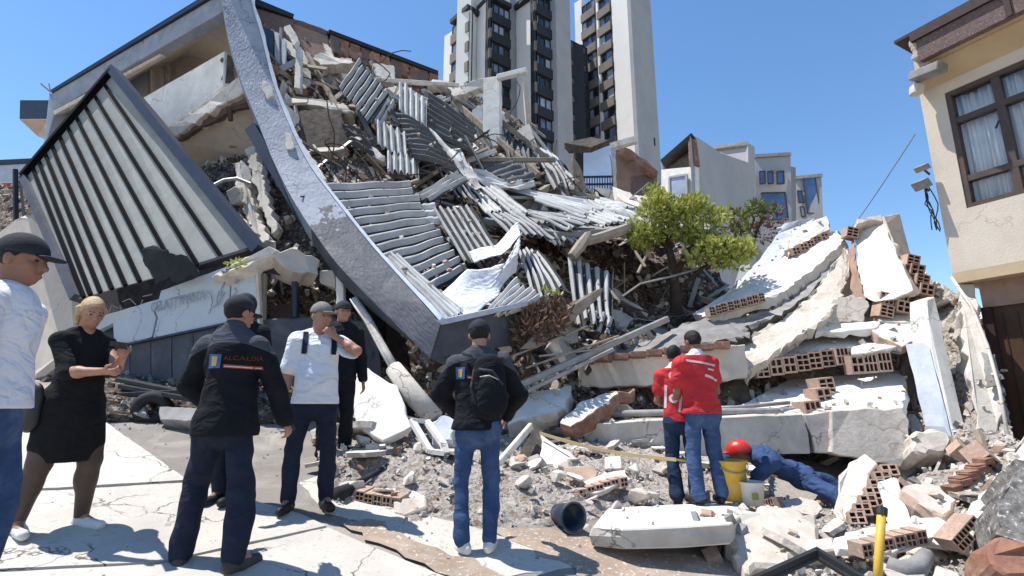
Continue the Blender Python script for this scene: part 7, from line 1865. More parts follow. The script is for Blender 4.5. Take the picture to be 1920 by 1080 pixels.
# 4 capped person hidden behind the front man
J = standing(1.72, 1.0, feet=dict(L=(-.07, 0, 0), R=(.07, 0, 0)))
f0 = G(420, 944); f0 = Vector((f0.x, f0.y, gz(f0.x, f0.y)))
h_ = W(457, 548, f0.y).z - f0.z
J = standing(h_ / 1.012, 1.0, feet=dict(L=(-.07, 0, 0), R=(.07, 0, 0)), hands=dict(L=(-.16, .24, 1.05), R=(.16, .24, 1.05)), hints=dict(L=(-.7, -.5, -.9), R=(.7, -.5, -.9)))
root = person('person in a dark cap almost hidden behind the man in the black jacket', f0, R_(185), J)
sdf_obj('body', body_prims(J), M['skind'], root, .011)
sdf_obj('shirt', torso_prims(J, .012, -.02) + sleeve(J, 'L', .012, .95) + sleeve(J, 'R', .012, .95), M['blackc'], root, .014, disp=folds(51, .012), cuts=hem(J, -.04))
sdf_obj('trousers', trouser_prims(J, .004), M['navyc'], root, .014, disp=folds(52, .008))
for sd in 'LR': sdf_obj('shoe', shoe_prims(J, sd), M['shoed'], root, .011)
cap(J, root, M['capd']); hair(J, root, M['hair']); face(J, root)

# 5 man in white polo with hand at the chin
J = standing(1.77, 1.03, feet=dict(L=(-.15, .02, -.25), R=(.15, .05, .35)), hands=dict(R=(.27, .02, .80), L=(-.12, .17, 1.46)), hints=dict(L=(-1, .1, -.75), R=(.5, -1, 0)), head=(-.55, -.05), belly=.02, palm=dict(L=(.55, .05, .45)))
f0 = G(574, 956); root = person('man in white polo and grey cap resting one hand at his chin', f0, R_(158), J)
sdf_obj('body', body_prims(J, curl=(1.1, .5), nrm=((.5, -.8, 0), None)), M['skin'], root, .0085)
po = sdf_obj('polo_shirt', torso_prims(J, .012, -.03, 1.03) + sleeve(J, 'L', .014, .36, .066) + sleeve(J, 'R', .014, .38, .066) + [cone(J['neck'] + A3((0, -.005, .0)), J['neck'] + A3((0, -.005, .03)), .074, .070)], M['polo'], root, .0115, disp=folds(61, .014, 20, 10), cuts=[(J['neck'] + A3((0, .035, .02)), (0, .8, .6))] + hem(J, -.08))
tp = tree_of(po)
for sg in (-1, 1):
    vs, fs = grid_quad((sg * .10, 0, 1.30), (sg * .145, 0, 1.30), (sg * .14, 0, 1.50), (sg * .095, 0, 1.50), 3, 12)
    project('backpack_strap', vs, fs, tp, (0, 1, 0), M['navyc'], po, .012, back=False)
    vs, fs = grid_quad((sg * .10, 0, 1.08), (sg * .15, 0, 1.08), (sg * .145, 0, 1.30), (sg * .10, 0, 1.30), 3, 12)
    if False: project('backpack_strap', vs, fs, tp, (0, 1, 0), M['navyc'], po, .012, back=False)
vs, fs = grid_quad((-.008, 0, 1.28), (.008, 0, 1.28), (.008, 0, 1.44), (-.008, 0, 1.44), 2, 8); project('placket', vs, fs, tp, (0, 1, 0), M['polo'], po, .008, back=False)
sdf_obj('trousers', trouser_prims(J, .010, .086, .060, .054), M['navyc'], root, .012, disp=folds(62, .014))
for sd in 'LR': sdf_obj('shoe', shoe_prims(J, sd), M['shoed'], root, .009)
cap(J, root, M['capg']); hair(J, root, M['hair']); face(J, root)

# 6 black uniform behind him
J = standing(1.78, 1.02, feet=dict(L=(-.12, 0, 0), R=(.12, 0, .3)), hands=dict(L=(-.27, .05, .84), R=(.26, .05, .84)), head=(-.1, 0))
f0 = G(624, 866); root = person('person in all black uniform and cap behind the man in the white polo', f0, R_(150), J)
sdf_obj('body', body_prims(J), M['skin'], root, .0105)
sdf_obj('jacket', torso_prims(J, .016, -.04) + sleeve(J, 'L', .014, .95) + sleeve(J, 'R', .014, .95), M['blackc'], root, .013, disp=folds(71, .014), cuts=hem(J, -.10))
sdf_obj('trousers', trouser_prims(J, .006, .09, .07, .066), M['blackc'], root, .013, disp=folds(72, .015))
for sd in 'LR': sdf_obj('boot', shoe_prims(J, sd), M['shoed'], root, .011)
cap(J, root, M['capd']); hair(J, root, M['hair']); face(J, root)

# 7 man with backpack
J = standing(1.78, 1.02, feet=dict(L=(-.10, -.03, -.55), R=(.10, .03, .1)), hands=dict(L=(-.20, .26, 1.02), R=(.22, .24, 1.00)), hints=dict(L=(-1, -.4, -.2), R=(1, -.4, -.2)), head=(-.1, -.2))
f0 = G(893, 1036); root = person('man in black jacket and blue jeans with a backpack seen from behind', f0, R_(2), J)
sdf_obj('body', body_prims(J), M['skin'], root, .009)
jk = sdf_obj('jacket', torso_prims(J, .024, -.03, 1.02) + sleeve(J, 'L', .020, .97) + sleeve(J, 'R', .020, .97) + [cone(J['neck'] + A3((0, 0, -.01)), J['neck'] + A3((0, 0, .04)), .074, .070)], M['jack2'], root, .0115, disp=folds(81, .020, 22, 10), cuts=hem(J, -.06))
tr_ = tree_of(jk); jacket_print(root, jk, tr_, 1.34, -.10, None, .09, .85)
sdf_obj('jeans', trouser_prims(J, .0, .088, .064, .056), M['jean'], root, .012, disp=folds(82, .015, 28, 12))
for sd in 'LR': sdf_obj('sneaker', shoe_prims(J, sd, 1.03), M['shoew'], root, .009, disp=folds(83, .003, 80, 40))
cap(J, root, M['capd']); hair(J, root, M['hair'], -.05); face(J, root)
bkp = empty('backpack', f0 + Vector((.08, -.2, 1.05)), 'black backpack slung on the right shoulder of the man in blue jeans', 'backpack')
ofs = f0 - bkp.location
def bkpart(name, prims, mat, vox=.010, **kw):
    o = sdf_obj(name, prims, mat, bkp, vox, **kw); o.location = ofs; return o
bkpart('bag', [cone((.09, -.20, 1.36), (.10, -.21, 1.12), .125, .14, (A3((0, 1, 0)), .55), k=.03)], M['blackc'], disp=folds(85, .010, 26, 12))
bkpart('front_pocket', [cone((.10, -.285, 1.22), (.105, -.285, 1.12), .095, .10, (A3((0, 1, 0)), .4), k=.03)], M['blackc'], disp=folds(86, .008, 30, 14))
mb = MB(); mb.tube([Vector((.20, -.10, 1.46)), Vector((.10, -.19, 1.45)), Vector((-.02, -.215, 1.36)), Vector((-.04, -.235, 1.22)), Vector((.0, -.27, 1.10))], .014, 6); mb.tube([Vector((.02, -.27, 1.36)), Vector((.12, -.30, 1.345)), Vector((.20, -.27, 1.24))], .012, 6)
mb.tube([Vector((-.12, -.10, 1.50)), Vector((-.05, -.16, 1.48)), Vector((.03, -.20, 1.40))], .016, 6)
o = local_part('strap', mb, M['charc'], bkp); o.location = ofs
mb = MB(); mb.tube([Vector((.03, -.32, 1.30)), Vector((.10, -.335, 1.31)), Vector((.17, -.32, 1.28))], .005, 5); o = local_part('zip', mb, M['steel'], bkp); o.location = ofs

# 8, 9 two people in red vests
def vest_person(label, f0, yaw, H, w, seed, feet, lean, head_, collar, jm, stripes, cap_=None):
    J = standing(H, w, feet=feet, hands=dict(L=(-.14, .26, .98), R=(.14, .26, .98)), hints=dict(L=(-.55, -.5, -1), R=(.55, -.5, -1)), lean=lean, head=head_)
    root = person(label, f0, yaw, J)
    sdf_obj('body', body_prims(J), M['skind'], root, .011)
    sdf_obj('shirt', sleeve(J, 'L', .006, .30) + sleeve(J, 'R', .006, .30) + torso_prims(J, .002, 0) + [cone(J['neck'], J['neck'] + A3((0, 0, .035)), .074, .068)], M['polo'], root, .014, disp=folds(seed, .006), cuts=hem(J, .0))
    ve = sdf_obj('vest', torso_prims(J, .026, -.02, 1.04) + sleeve(J, 'L', .024, .27) + sleeve(J, 'R', .024, .27), M['red'], root, .0115, disp=folds(seed + 1, .018, 22, 10), cuts=[(J['neck'] + A3((0, 0, .015)), (0, 0, 1))] + hem(J, -.06))
    tv = tree_of(ve)
    for (a, b, wd) in stripes:
        a, b = Vector((a[0], 0, a[1])), Vector((b[0], 0, b[1])); d = (b - a).normalized(); n = Vector((d.z, 0, -d.x)) * wd / 2
        vs, fs = grid_quad(a - n, b - n, b + n, a + n, 12, 2); project('reflective_stripe', vs, fs, tv, (0, 1, 0), M['pale'], ve, .006)
    sdf_obj('jeans', trouser_prims(J, .004, .09, .070, .066), jm, root, .012, disp=folds(seed + 2, .018, 26, 12))
    for sd in 'LR': sdf_obj('shoe', shoe_prims(J, sd), M['shoed'], root, .010)
    hair(J, root, M['hair'], -.02); face(J, root)
    if cap_: cap(J, root, cap_)
    return J, root, ve, tv
f8 = W(1330, 944, 5.62); f8.z = W(1330, 944, 5.62).z
vest_person('man in a red vest and blue jeans with short dark hair, back to the camera', f8, R_(-12), 1.72, 1.0, 91, dict(L=(-.12, 0, -.2), R=(.12, 0, .3)), (-.03, 0), (-.1, -.25), True, M['jean'], [((-.20, 1.40), (.12, 1.35), .022), ((-.02, 1.25), (.16, 1.20), .026), ((.02, 1.315), (.10, 1.30), .02)])
f9 = W(1288, 944, 5.85)
J9, r9, v9, t9 = vest_person('second person in a red vest with round badges, left of the dark haired man', f9, R_(14), 1.63, .95, 95, dict(L=(-.09, 0, -.3), R=(.09, .02, .1)), (-.03, 0), (.3, -.2), True, M['jeand'], [((-.14, 1.20), (-.16, .96), .026), ((.03, 1.22), (-.02, .92), .026)], None)
for (x, z) in ((-.06, 1.30), (-.07, 1.06)):
    for r, m, off in ((.048, 'pale', .008), (.022, 'brownp', .012)):
        vs = [Vector((x, 0, z))] + [Vector((x + r * math.cos(t), 0, z + r * math.sin(t))) for t in [2 * math.pi * i / 16 for i in range(16)]]
        project('badge', vs, [(0, 1 + i, 1 + (i + 1) % 16) for i in range(16)], t9, (0, 1, 0), M[m], v9, off)

# 10 rescuer lying prone under the beam
hd0 = W(1368, 848, 6.05); ft0 = W(1540, 902, 5.95); mid0 = W(1450, 890, 6.4)
def lying():
    J = dict(s=.97, w=1.05, belly=0.0)
    ax = A3(ft0 - hd0); L = np.linalg.norm(ax); ax = ax / L
    up = A3((0, 0, 1)); up = up - ax * (up @ ax); up /= np.linalg.norm(up)
    side = np.cross(ax, up)               # towards or away from the viewer
    if side[1] > 0: side = -side          # side points to the viewer
    o = A3((0, 0, 0)); 
    J['head'] = o + up * .30; J['hfwd'] = -ax * .75 - up * .35 - side * .35
    J['neck'] = ax * .14 + up * .33; J['chest'] = ax * .28 + up * .33; J['waist'] = ax * .50 + up * .29; J['pel'] = ax * .66 + up * .26
    J['shx'] = side; J['fwd'] = -up; J['up'] = -ax
    for sd, sg in (('L', -1), ('R', 1)):
        J['sh' + sd] = J['chest'] - ax * .10 + side * sg * .17 + up * .0
        J['hip' + sd] = J['pel'] + side * sg * .09
    J['knR'], J['anR'] = ik(J['hipR'], J['pel'] + ax * .60 + side * .22 - up * .16, .41, .41, side * 1.0 - up * .1)
    J['knL'], J['anL'] = ik(J['hipL'], J['pel'] + ax * .70 - side * .05 - up * .14, .41, .41, up * .6 - side)
    for sd in 'LR':
        J['fd' + sd] = ax * .5 - up * .6; J['fd' + sd] /= np.linalg.norm(J['fd' + sd])
        J['ft' + sd] = J['an' + sd] + ax * .06
    J['elR'], J['wrR'] = ik(J['shR'], J['chest'] - ax * .16 + side * .34 - up * .22, .28, .25, side - up * .3)
    J['elL'], J['wrL'] = ik(J['shL'], J['chest'] - ax * .42 - side * .10 - up * .18, .28, .25, -side)
    for sd in 'LR': J['pd' + sd] = (J['wr' + sd] - J['el' + sd]); J['pd' + sd] /= np.linalg.norm(J['pd' + sd])
    return J
J = lying(); J['up'] = A3((0, 0, 1)) if abs(J['hfwd'] @ A3((0, 0, 1))) < .9 else J['up']
root = empty('person', hd0 - Vector((0, 0, .30)), 'rescuer in blue overalls and red helmet lying under the fallen beam', 'person')
sv = J['up']
def lie_body(J):
    K_ = dict(J); K_['s'] = .85; P = body_prims(K_); return P
sdf_obj('body', lie_body(J), M['skind'], root, .011)
J['up'] = (J['neck'] - J['pel']) / np.linalg.norm(J['neck'] - J['pel'])
Jn = dict(J)
tp_ = [cone(J['shL'], J['shR'], .085, .085), cone(J['chest'], J['waist'], .165, .15, (J['fwd'], .75)), cone(J['waist'], J['pel'], .15, .165, (J['fwd'], .8))]
sdf_obj('overalls', tp_ + sleeve(J, 'L', .014, .95) + sleeve(J, 'R', .014, .95) + trouser_prims(J, .008, .095, .075, .07), M['overall'], root, .012, disp=folds(101, .028, 20, 10))
J['up'] = sv
Rh = frame(J['hfwd'], (0, 0, 1)); hz = J['head']
he = sdf_obj('helmet', [ell(hz + Rh[:, 2] * .035 - Rh[:, 1] * .01, A3((.112, .135, .115)), Rh), ell(hz + Rh[:, 1] * .11 + Rh[:, 2] * .02, A3((.08, .06, .012)), Rh, .02)], M['redh'], root, .008, cuts=[(hz + Rh[:, 2] * .0, -Rh[:, 2])], smooth=1)
for sd in 'LR':
    sdf_obj('boot', [cone(J['an' + sd] + A3((0, 0, .0)), J['an' + sd] + J['fd' + sd] * .17, .055, .045), cone(J['an' + sd] - J['fd' + sd] * .04, J['an' + sd] + (J['kn' + sd] - J['an' + sd]) * .2, .055, .062)], M['boot'], root, .010, disp=folds(103, .006, 50, 30))
    sdf_obj('glove', [cone(J['wr' + sd] - J['pd' + sd] * .03, J['wr' + sd] + J['pd' + sd] * .03, .04, .045), cone(J['wr' + sd] + J['pd' + sd] * .03, J['wr' + sd] + J['pd' + sd] * .09, .045, .040, (A3((0, 0, 1)), .6))] , M['shoed'], root, .009)
# ------------------------------------------------------------------ scattered rubble
def chunk_mesh(name, seed, mat, flat=1.0, n=16, lng=1.0):
    rnd = random.Random(seed); bm = bmesh.new()
    for i in range(n):
        v = Vector((rnd.gauss(0, 1), rnd.gauss(0, 1), rnd.gauss(0, 1))).normalized() * rnd.uniform(.42, .56)
        v.x = max(-.42, min(.42, v.x)) * lng; v.y = max(-.4, min(.4, v.y)); v.z = max(-.38, min(.38, v.z)) * flat
        bm.verts.new(v)
    r = bmesh.ops.convex_hull(bm, input=bm.verts[:])
    bmesh.ops.delete(bm, geom=[v for v in bm.verts if not v.link_faces], context='VERTS')
    bmesh.ops.bevel(bm, geom=bm.edges[:], offset=.025, segments=1, affect='EDGES')
    me = bpy.data.meshes.new(name); bm.to_mesh(me); bm.free(); me.materials.append(mat); return me
def plate_mesh(name, seed, mat, side=None):
    rnd = random.Random(seed); k = rnd.randint(5, 8)
    pts = []
    for i in range(k):
        a = 2 * math.pi * (i + rnd.uniform(-.3, .3)) / k; r = rnd.uniform(.32, .55); pts.append(Vector((r * math.cos(a) * 1.25, r * math.sin(a), 0)))
    out = []
    for i in range(k):
        for j in range(3):
            q = pts[i].lerp(pts[(i + 1) % k], j / 3); out.append(q + Vector((rnd.uniform(-.02, .02), rnd.uniform(-.02, .02), 0)) * (j > 0))
    m = len(out); t = rnd.uniform(.07, .16)
    vs = [q + Vector((0, 0, t / 2)) for q in out] + [q * rnd.uniform(.93, 1.03) - Vector((0, 0, t / 2)) for q in out]
    fs = [tuple(range(m)), tuple(range(2 * m - 1, m - 1, -1))] + [(i, m + i, m + (i + 1) % m, (i + 1) % m) for i in range(m)]
    return mesh_of(name, vs, fs, [mat, side or mat], False, [0, 0] + [1] * m)
CH = {m: [chunk_mesh('rubble_chunk', 100 * i + sum(map(ord, m)), M[m], (1, .7, .85)[i % 3], 14 + i % 4 * 2) for i in range(7)] for m in ('dust', 'conc', 'white2', 'grey', 'brick', 'clay', 'dark')}
PL = {m: [plate_mesh('slab_fragment', 50 * i + sum(map(ord, m)), M[m], M[sd]) for i in range(6)] for m, sd in (('white', 'dust'), ('white2', 'dust'), ('conc', 'grey'), ('grey', 'dark'), ('dust', 'conc'), ('pinkp', 'brick'), ('wood', 'wood'))}
def surf_points(objs, n, seed, keep=None):
    """random points on rubble surfaces, evenly spread over the ground they cover"""
    rnd = np.random.RandomState(seed); P, N_, A_ = [], [], []
    for o in objs:
        me = o.data; off = np.array(wloc(o))
        co = np.zeros(len(me.vertices) * 3); me.vertices.foreach_get('co', co); co = co.reshape(-1, 3) + off
        f = np.zeros(len(me.polygons) * 4, int); me.polygons.foreach_get('vertices', f); f = f.reshape(-1, 4)
        q = co[f]; nr = np.cross(q[:, 2] - q[:, 0], q[:, 3] - q[:, 1]); a = np.linalg.norm(nr, axis=1); nr = nr / (a[:, None] + 1e-9)
        c = q.mean(1)
        fl = ((np.array([0, 0, CAMZ]) - c) * nr).sum(1) < 0; nr[fl] *= -1
        d = np.linalg.norm(c - np.array([0, 0, CAMZ]), axis=1)
        P.append(c); N_.append(nr); A_.append(a / d)
    P, N_, A_ = np.concatenate(P), np.concatenate(N_), np.concatenate(A_)
    if keep is not None:
        k = keep(P); P, N_, A_ = P[k], N_[k], A_[k]
    i = rnd.choice(len(P), n, p=A_ / A_.sum())
    return P[i] + rnd.normal(size=(n, 3)) * .03, N_[i]
def pix(P):
    """photo pixel of world points (used only to choose which region of the ruin gets which kind of debris)"""
    x, y, z = P[:, 0], P[:, 1], P[:, 2] - CAMZ
    d = y * math.cos(PITCH) + z * math.sin(PITCH); h = -y * math.sin(PITCH) + z * math.cos(PITCH)
    return 960 + F * x / d, 540 - F * h / d
def rrot(rnd, n=None, tilt=.5):
    q = Quaternion((0, 0, 1), rnd.uniform(0, 6.28))
    t = Quaternion(Vector((rnd.gauss(0, 1), rnd.gauss(0, 1), 0)).normalized(), rnd.gauss(0, tilt))
    if n is not None: return Vector((0, 0, 1)).rotation_difference(Vector(n)) @ t @ q
    return t @ q
LM = [(918, 210, 'tall white column'), (1128, 330, 'light blue room'), (1190, 340, 'pinkish broken room'), (720, 95, 'sloping dark roof line'), (680, 170, 'highest ribbed sheet'), (845, 230, 'dark shaded sheet'),
      (740, 290, 'barrel ribbed sheets'), (560, 125, 'upper white post'), (520, 180, 'bent roof edge top'), (740, 420, 'big grey ribbed sheet'), (880, 440, 'pale central sheet'), (1010, 400, 'white back sheets'),
      (1290, 420, 'green tree'), (1108, 560, 'upright ribbed sheet'), (1015, 600, 'dry bush'), (1110, 660, 'long steel rail'), (1240, 690, 'long beige beam'), (1300, 560, 'dark hollow'), (890, 640, 'roof edge corner'),
      (890, 1035, 'backpack man'), (1070, 970, 'blue bucket'), (1250, 990, 'white street slab'), (1310, 940, 'red vested pair'), (1115, 900, 'broken brick piece'), (980, 830, 'white frame bar'), (730, 930, 'hollow brick piece'), (710, 760, 'big white plaster plate'), (610, 960, 'man in white polo'), (850, 830, 'bent window frame'),
      (1450, 1000, 'crumbling masonry lump'), (1610, 920, 'standing brick wall piece'), (1650, 1000, 'yellow pole'), (1680, 940, 'white board'), (1750, 930, 'tan brick edged slab'), (1860, 930, 'big right edge slab'), (1520, 1050, 'black metal frame'), (1440, 900, 'lying rescuer'), (1400, 930, 'white pail'),
      (1775, 700, 'leaning pillar'), (1640, 820, 'big corner block'), (1745, 830, 'tan masonry lump'), (1850, 720, 'broken wall skin'), (1660, 490, 'upright white slab'), (1590, 580, 'square boulder'), (1500, 690, 'hollow brick row'), (1720, 520, 'stacked hollow blocks'), (1790, 560, 'cream house corner'), (1450, 540, 'long white slab'),
      (470, 380, 'hanging plaster strip'), (265, 350, 'striped canopy'), (60, 480, 'rounded beige slab'), (560, 500, 'shop roof slab'), (640, 620, 'shop wall'), (30, 380, 'orange shutter'), (690, 620, 'white downpipe')]
WORD = {}
for k_, w_ in dict(white='white', white2='chalky', conc='pale grey', dust='tan', grey='dark grey', brick='brick red', clay='clay coloured', dark='blackish', pinkp='pinkish', wood='brown', steel='steel grey', rust='rusty').items(): WORD[M[k_].name] = w_
def auto_label(o, noun, sz):
    u, v = pix(np.array([tuple(o.location)]))
    u, v = float(u[0]), float(v[0])
    best = min(LM, key=lambda l: math.hypot(l[0] - u, (l[1] - v)))
    dx, dy = u - best[0], v - best[1]
    if math.hypot(dx, dy) < 30: rel = 'at'
    elif abs(dx) > abs(dy): rel = 'right of' if dx > 0 else 'left of'
    else: rel = 'above' if dy < 0 else 'below'
    AUTO.append((o, (sz + ' ' + WORD.get(o.data.materials[0].name, 'pale') + ' ' + noun + ' ' + rel + ' the ' + best[2]).split(), u, v))
AUTO = []
def finish_labels():
    d = {}
    for a in AUTO: d.setdefault(' '.join(a[1]), []).append(a)
    num = 'two three four five six seven eight nine'.split()
    for k, l in d.items():
        if len(l) == 1: l[0][0]['label'] = k; continue
        hor = max(x[2] for x in l) - min(x[2] for x in l) >= max(x[3] for x in l) - min(x[3] for x in l)
        l.sort(key=lambda x: x[2] if hor else x[3])
        n = len(l)
        for i, x in enumerate(l):
            e = ('leftmost', 'rightmost') if hor else ('topmost', 'lowest')
            w = e[0] if i == 0 else e[1] if i == n - 1 else 'middle' if n == 3 else ('second', 'third', 'fourth', 'fifth', 'sixth', 'seventh')[i - 1]
            x[0]['label'] = k + ', ' + (w + (' from the ' + ('left' if hor else 'top') if w not in e and w != 'middle' else '')) + ' of ' + (num[n - 2] if n < 10 else 'several')
def scatter(objs, n, seed, meshes, size, name, label, cat, group, lift=.25, tilt=.5, keep=None, flatn=True, stretch=(1, 1, 1), power=2.0):
    rnd = random.Random(seed)
    P, N_ = surf_points(objs, n, seed, keep)
    for p, nn in zip(P, N_):
        s = size[0] + (size[1] - size[0]) * rnd.random() ** power
        o = bpy.data.objects.new(name, rnd.choice(meshes))
        o.rotation_mode = 'QUATERNION'; o.rotation_quaternion = rrot(rnd, nn if flatn else None, tilt)
        o.scale = (s * stretch[0], s * stretch[1], s * stretch[2])
        o.location = Vector(p) + Vector(nn) * s * lift * .5
        COL.objects.link(o); tag(o, label, cat, group); t_ = (s - size[0]) / (size[1] - size[0])
        auto_label(o, {'rubble chunk': 'chunk', 'slab fragment': 'plate', 'brick fragment': 'brick lump', 'clay block': 'hollow block'}.get(cat, cat), 'tiny' if t_ < .06 else 'small' if t_ < .2 else '' if t_ < .45 else 'large' if t_ < .75 else 'huge')
def stones(objs, n, seed, size, mats, name='rubble', keep=None):
    """small stones too many to count: one mesh"""
    rnd = np.random.RandomState(seed); P, N_ = surf_points(objs, n, seed, keep)
    base = np.array([(-.5, -.4, -.3), (.45, -.5, -.25), (.5, .45, -.3), (-.4, .5, -.35), (-.35, -.3, .35), (.4, -.35, .3), (.3, .4, .4), (-.45, .3, .25)])
    fb = [(0, 3, 2, 1), (4, 5, 6, 7), (0, 1, 5, 4), (1, 2, 6, 5), (2, 3, 7, 6), (3, 0, 4, 7)]
    V_, F_, MI = [], [], []
    for i in range(n):
        s = size[0] + (size[1] - size[0]) * rnd.rand() ** 3
        Q, _ = np.linalg.qr(rnd.normal(size=(3, 3)))
        v = (base * rnd.uniform(.7, 1.3, (8, 3)) * np.array([1, rnd.uniform(.5, 1), rnd.uniform(.4, .9)]) * s) @ Q + P[i] + N_[i] * s * .15
        V_.append(v); F_ += [tuple(8 * i + k for k in f) for f in fb]; MI += [rnd.randint(len(mats))] * 6
    return mk(name, np.concatenate(V_).tolist(), F_, [M[m] for m in mats], None, False, MI, kind='stuff')

slopes = [o for o in bpy.data.objects if o.name.startswith('rubble_')]
def by(test):
    return [o for o in slopes if test(o)]
field = [o for o in slopes if o.name.startswith('rubble_field')]
big = max(slopes, key=lambda o: len(o.data.vertices))                 # the ruin slope behind the bent roof edge
rest = [o for o in slopes if o not in field and o is not big]
right = [o for o in rest if wloc(o).x > 1.2 and wloc(o).y > 6.4]
front = [o for o in rest if wloc(o).x > 1.2 and wloc(o).y <= 6.4]
leftr = [o for o in rest if wloc(o).x <= 1.2]
print('scatter', [(o.name, tuple(round(x, 1) for x in wloc(o))) for o in slopes])
mainf = [field[0]]
pale = CH['dust'] + CH['white2'] + CH['conc']
def K(u0, u1, v0, v1):
    def f(P):
        u, v = pix(P); return (u > u0) & (u < u1) & (v > v0) & (v < v1)
    return f
# street rubble
scatter(mainf, 85, 1, pale, (.06, .30), 'rubble_chunk', 'pale broken masonry chunk among the street rubble before the fallen beam', 'rubble chunk', 'masonry chunks of the street rubble', .5, .6, flatn=False)
scatter(mainf, 44, 2, PL['white'] + PL['white2'] + PL['dust'], (.16, .55), 'slab_fragment', 'small flat plaster fragment among the street rubble before the fallen beam', 'slab fragment', 'plaster fragments of the street rubble', .3, .3, flatn=False)
scatter(mainf, 22, 3, CH['brick'] + CH['clay'], (.06, .16), 'brick_fragment', 'reddish brick fragment among the street rubble before the fallen beam', 'brick fragment', 'brick fragments of the street rubble', .5, .6, flatn=False)
stones(mainf, 2600, 4, (.012, .075), ['dust', 'white2', 'conc', 'dust', 'grey', 'clay', 'white'])
# right foreground mound
scatter(front, 55, 5, pale, (.05, .24), 'rubble_chunk', 'pale broken masonry chunk on the right foreground mound', 'rubble chunk', 'masonry chunks of the right mound', .4, .6)
scatter(front, 26, 6, PL['white'] + PL['dust'] + PL['white2'], (.15, .42), 'slab_fragment', 'flat plaster fragment on the right foreground mound', 'slab fragment', 'plaster fragments of the right mound', .4, .4)
scatter(front, 14, 7, HB, (.12, .2), 'hollow_block', 'loose hollow clay block on the right foreground mound', 'clay block', 'clay blocks of the right mound', .1, .8)
stones(front, 2600, 8, (.012, .07), ['dust', 'white2', 'conc', 'dust', 'clay', 'white'])
# right slope between the slabs and the house
scatter(right, 50, 9, pale, (.07, .38), 'rubble_chunk', 'pale broken masonry chunk on the slope between the big slabs and the cream house', 'rubble chunk', 'masonry chunks of the right slope', .4, .6)
scatter(right, 16, 10, HB, (.16, .26), 'hollow_block', 'loose hollow clay block on the slope between the big slabs and the cream house', 'clay block', 'clay blocks of the right slope', .1, .8)
scatter(right, 30, 11, PL['white'] + PL['white2'] + PL['dust'] + PL['conc'], (.25, .8), 'slab_fragment', 'flat broken slab piece on the slope between the big slabs and the cream house', 'slab fragment', 'slab pieces of the right slope', .4, .35)
stones(right, 2600, 12, (.02, .13), ['dust', 'white2', 'conc', 'grey', 'clay', 'white'])
# ruin slope: dark hollow debris, slabs, laths and wires
def up(P):
    u, v = pix(P)
    return (u > 480) & (u < 1320) & (v < 420) & ((v > .38 * (u - 617) + 135) | (u > 880))
lo = K(850, 1450, 420, 800)
def upf(P):
    u, v = pix(P)
    return up(P) & ~((u > 560) & (u < 930) & (v > 300))
scatter([big], 62, 13, CH['conc'] + CH['grey'] + CH['white2'] + CH['dark'] + CH['dust'], (.10, .45), 'rubble_chunk', 'broken masonry lump high on the ruin slope below the towers', 'rubble chunk', 'masonry lumps of the upper ruin', .4, .6, up)
scatter([big], 130, 14, PL['white2'] + PL['conc'] + PL['grey'] + PL['dust'] + PL['white2'] + PL['wood'] + PL['conc'], (.35, 1.4), 'slab_fragment', 'broken floor or ceiling piece high on the ruin slope below the towers', 'slab fragment', 'floor pieces of the upper ruin', .5, .55, upf, stretch=(1.35, .6, .9))
scatter([big], 60, 15, CH['brick'] + SBR, (.12, .38), 'brick_fragment', 'red brick lump high on the ruin slope below the towers', 'brick fragment', 'brick lumps of the upper ruin', .4, .7, up)
scatter([big], 28, 16, CH['grey'] + CH['conc'] + CH['dark'], (.07, .3), 'rubble_chunk', 'grey masonry lump in the dark debris under the green tree', 'rubble chunk', 'masonry lumps under the tree', .4, .6, lo)
scatter([big], 50, 17, PL['grey'] + PL['conc'] + PL['wood'] + PL['white2'], (.2, .8), 'slab_fragment', 'grey broken board or slab in the dark debris under the green tree', 'slab fragment', 'boards and slabs under the tree', .5, .4, lo)
stones([big], 5000, 18, (.03, .22), ['dark', 'grey', 'conc', 'brick', 'dust', 'white2'], keep=K(470, 1450, -50, 800))
stones(leftr, 1500, 19, (.03, .18), ['dark', 'grey', 'conc', 'dust'])
stones([field[1]], 500, 28, (.02, .1), ['dark', 'grey', 'conc', 'rubber'])
def laths(objs, n, seed, L, w, mats, name, label, cat, group, keep=None, up_=.25):
    rnd = random.Random(seed); P, N_ = surf_points(objs, n, seed, keep)
    mesh = {m: mesh_of(name, [(x, y, z) for x in (-.5, .5) for y in (-.5, .5) for z in (-.5, .5)], [(0, 1, 3, 2), (4, 6, 7, 5), (0, 4, 5, 1), (2, 3, 7, 6), (0, 2, 6, 4), (1, 5, 7, 3)], M[m]) for m in mats}
    for p, nn in zip(P, N_):
        o = bpy.data.objects.new(name, mesh[rnd.choice(mats)]); l = rnd.uniform(*L)
        o.rotation_mode = 'QUATERNION'; o.rotation_quaternion = rrot(rnd, nn, .45)
        o.scale = (l, rnd.uniform(*w), rnd.uniform(.02, .05)); o.location = Vector(p) + Vector(nn) * rnd.uniform(.02, up_)
        COL.objects.link(o); tag(o, label, cat, group); t_ = (l - L[0]) / (L[1] - L[0]); auto_label(o, cat, 'stubby' if t_ < .2 else 'short' if t_ < .4 else '' if t_ < .6 else 'long' if t_ < .8 else 'lengthy')
laths([big], 150, 20, (.5, 2.8), (.04, .16), ['wood', 'white2', 'wood', 'steel', 'rust', 'conc'], 'lath', 'loose lath or rail sticking out of the upper ruin slope', 'lath', 'laths of the upper ruin', up)
laths([big], 55, 21, (.4, 1.5), (.03, .1), ['wood', 'steel', 'white2', 'rust', 'grey'], 'lath', 'loose lath or slat in the dark debris under the green tree', 'lath', 'laths under the tree', lo)
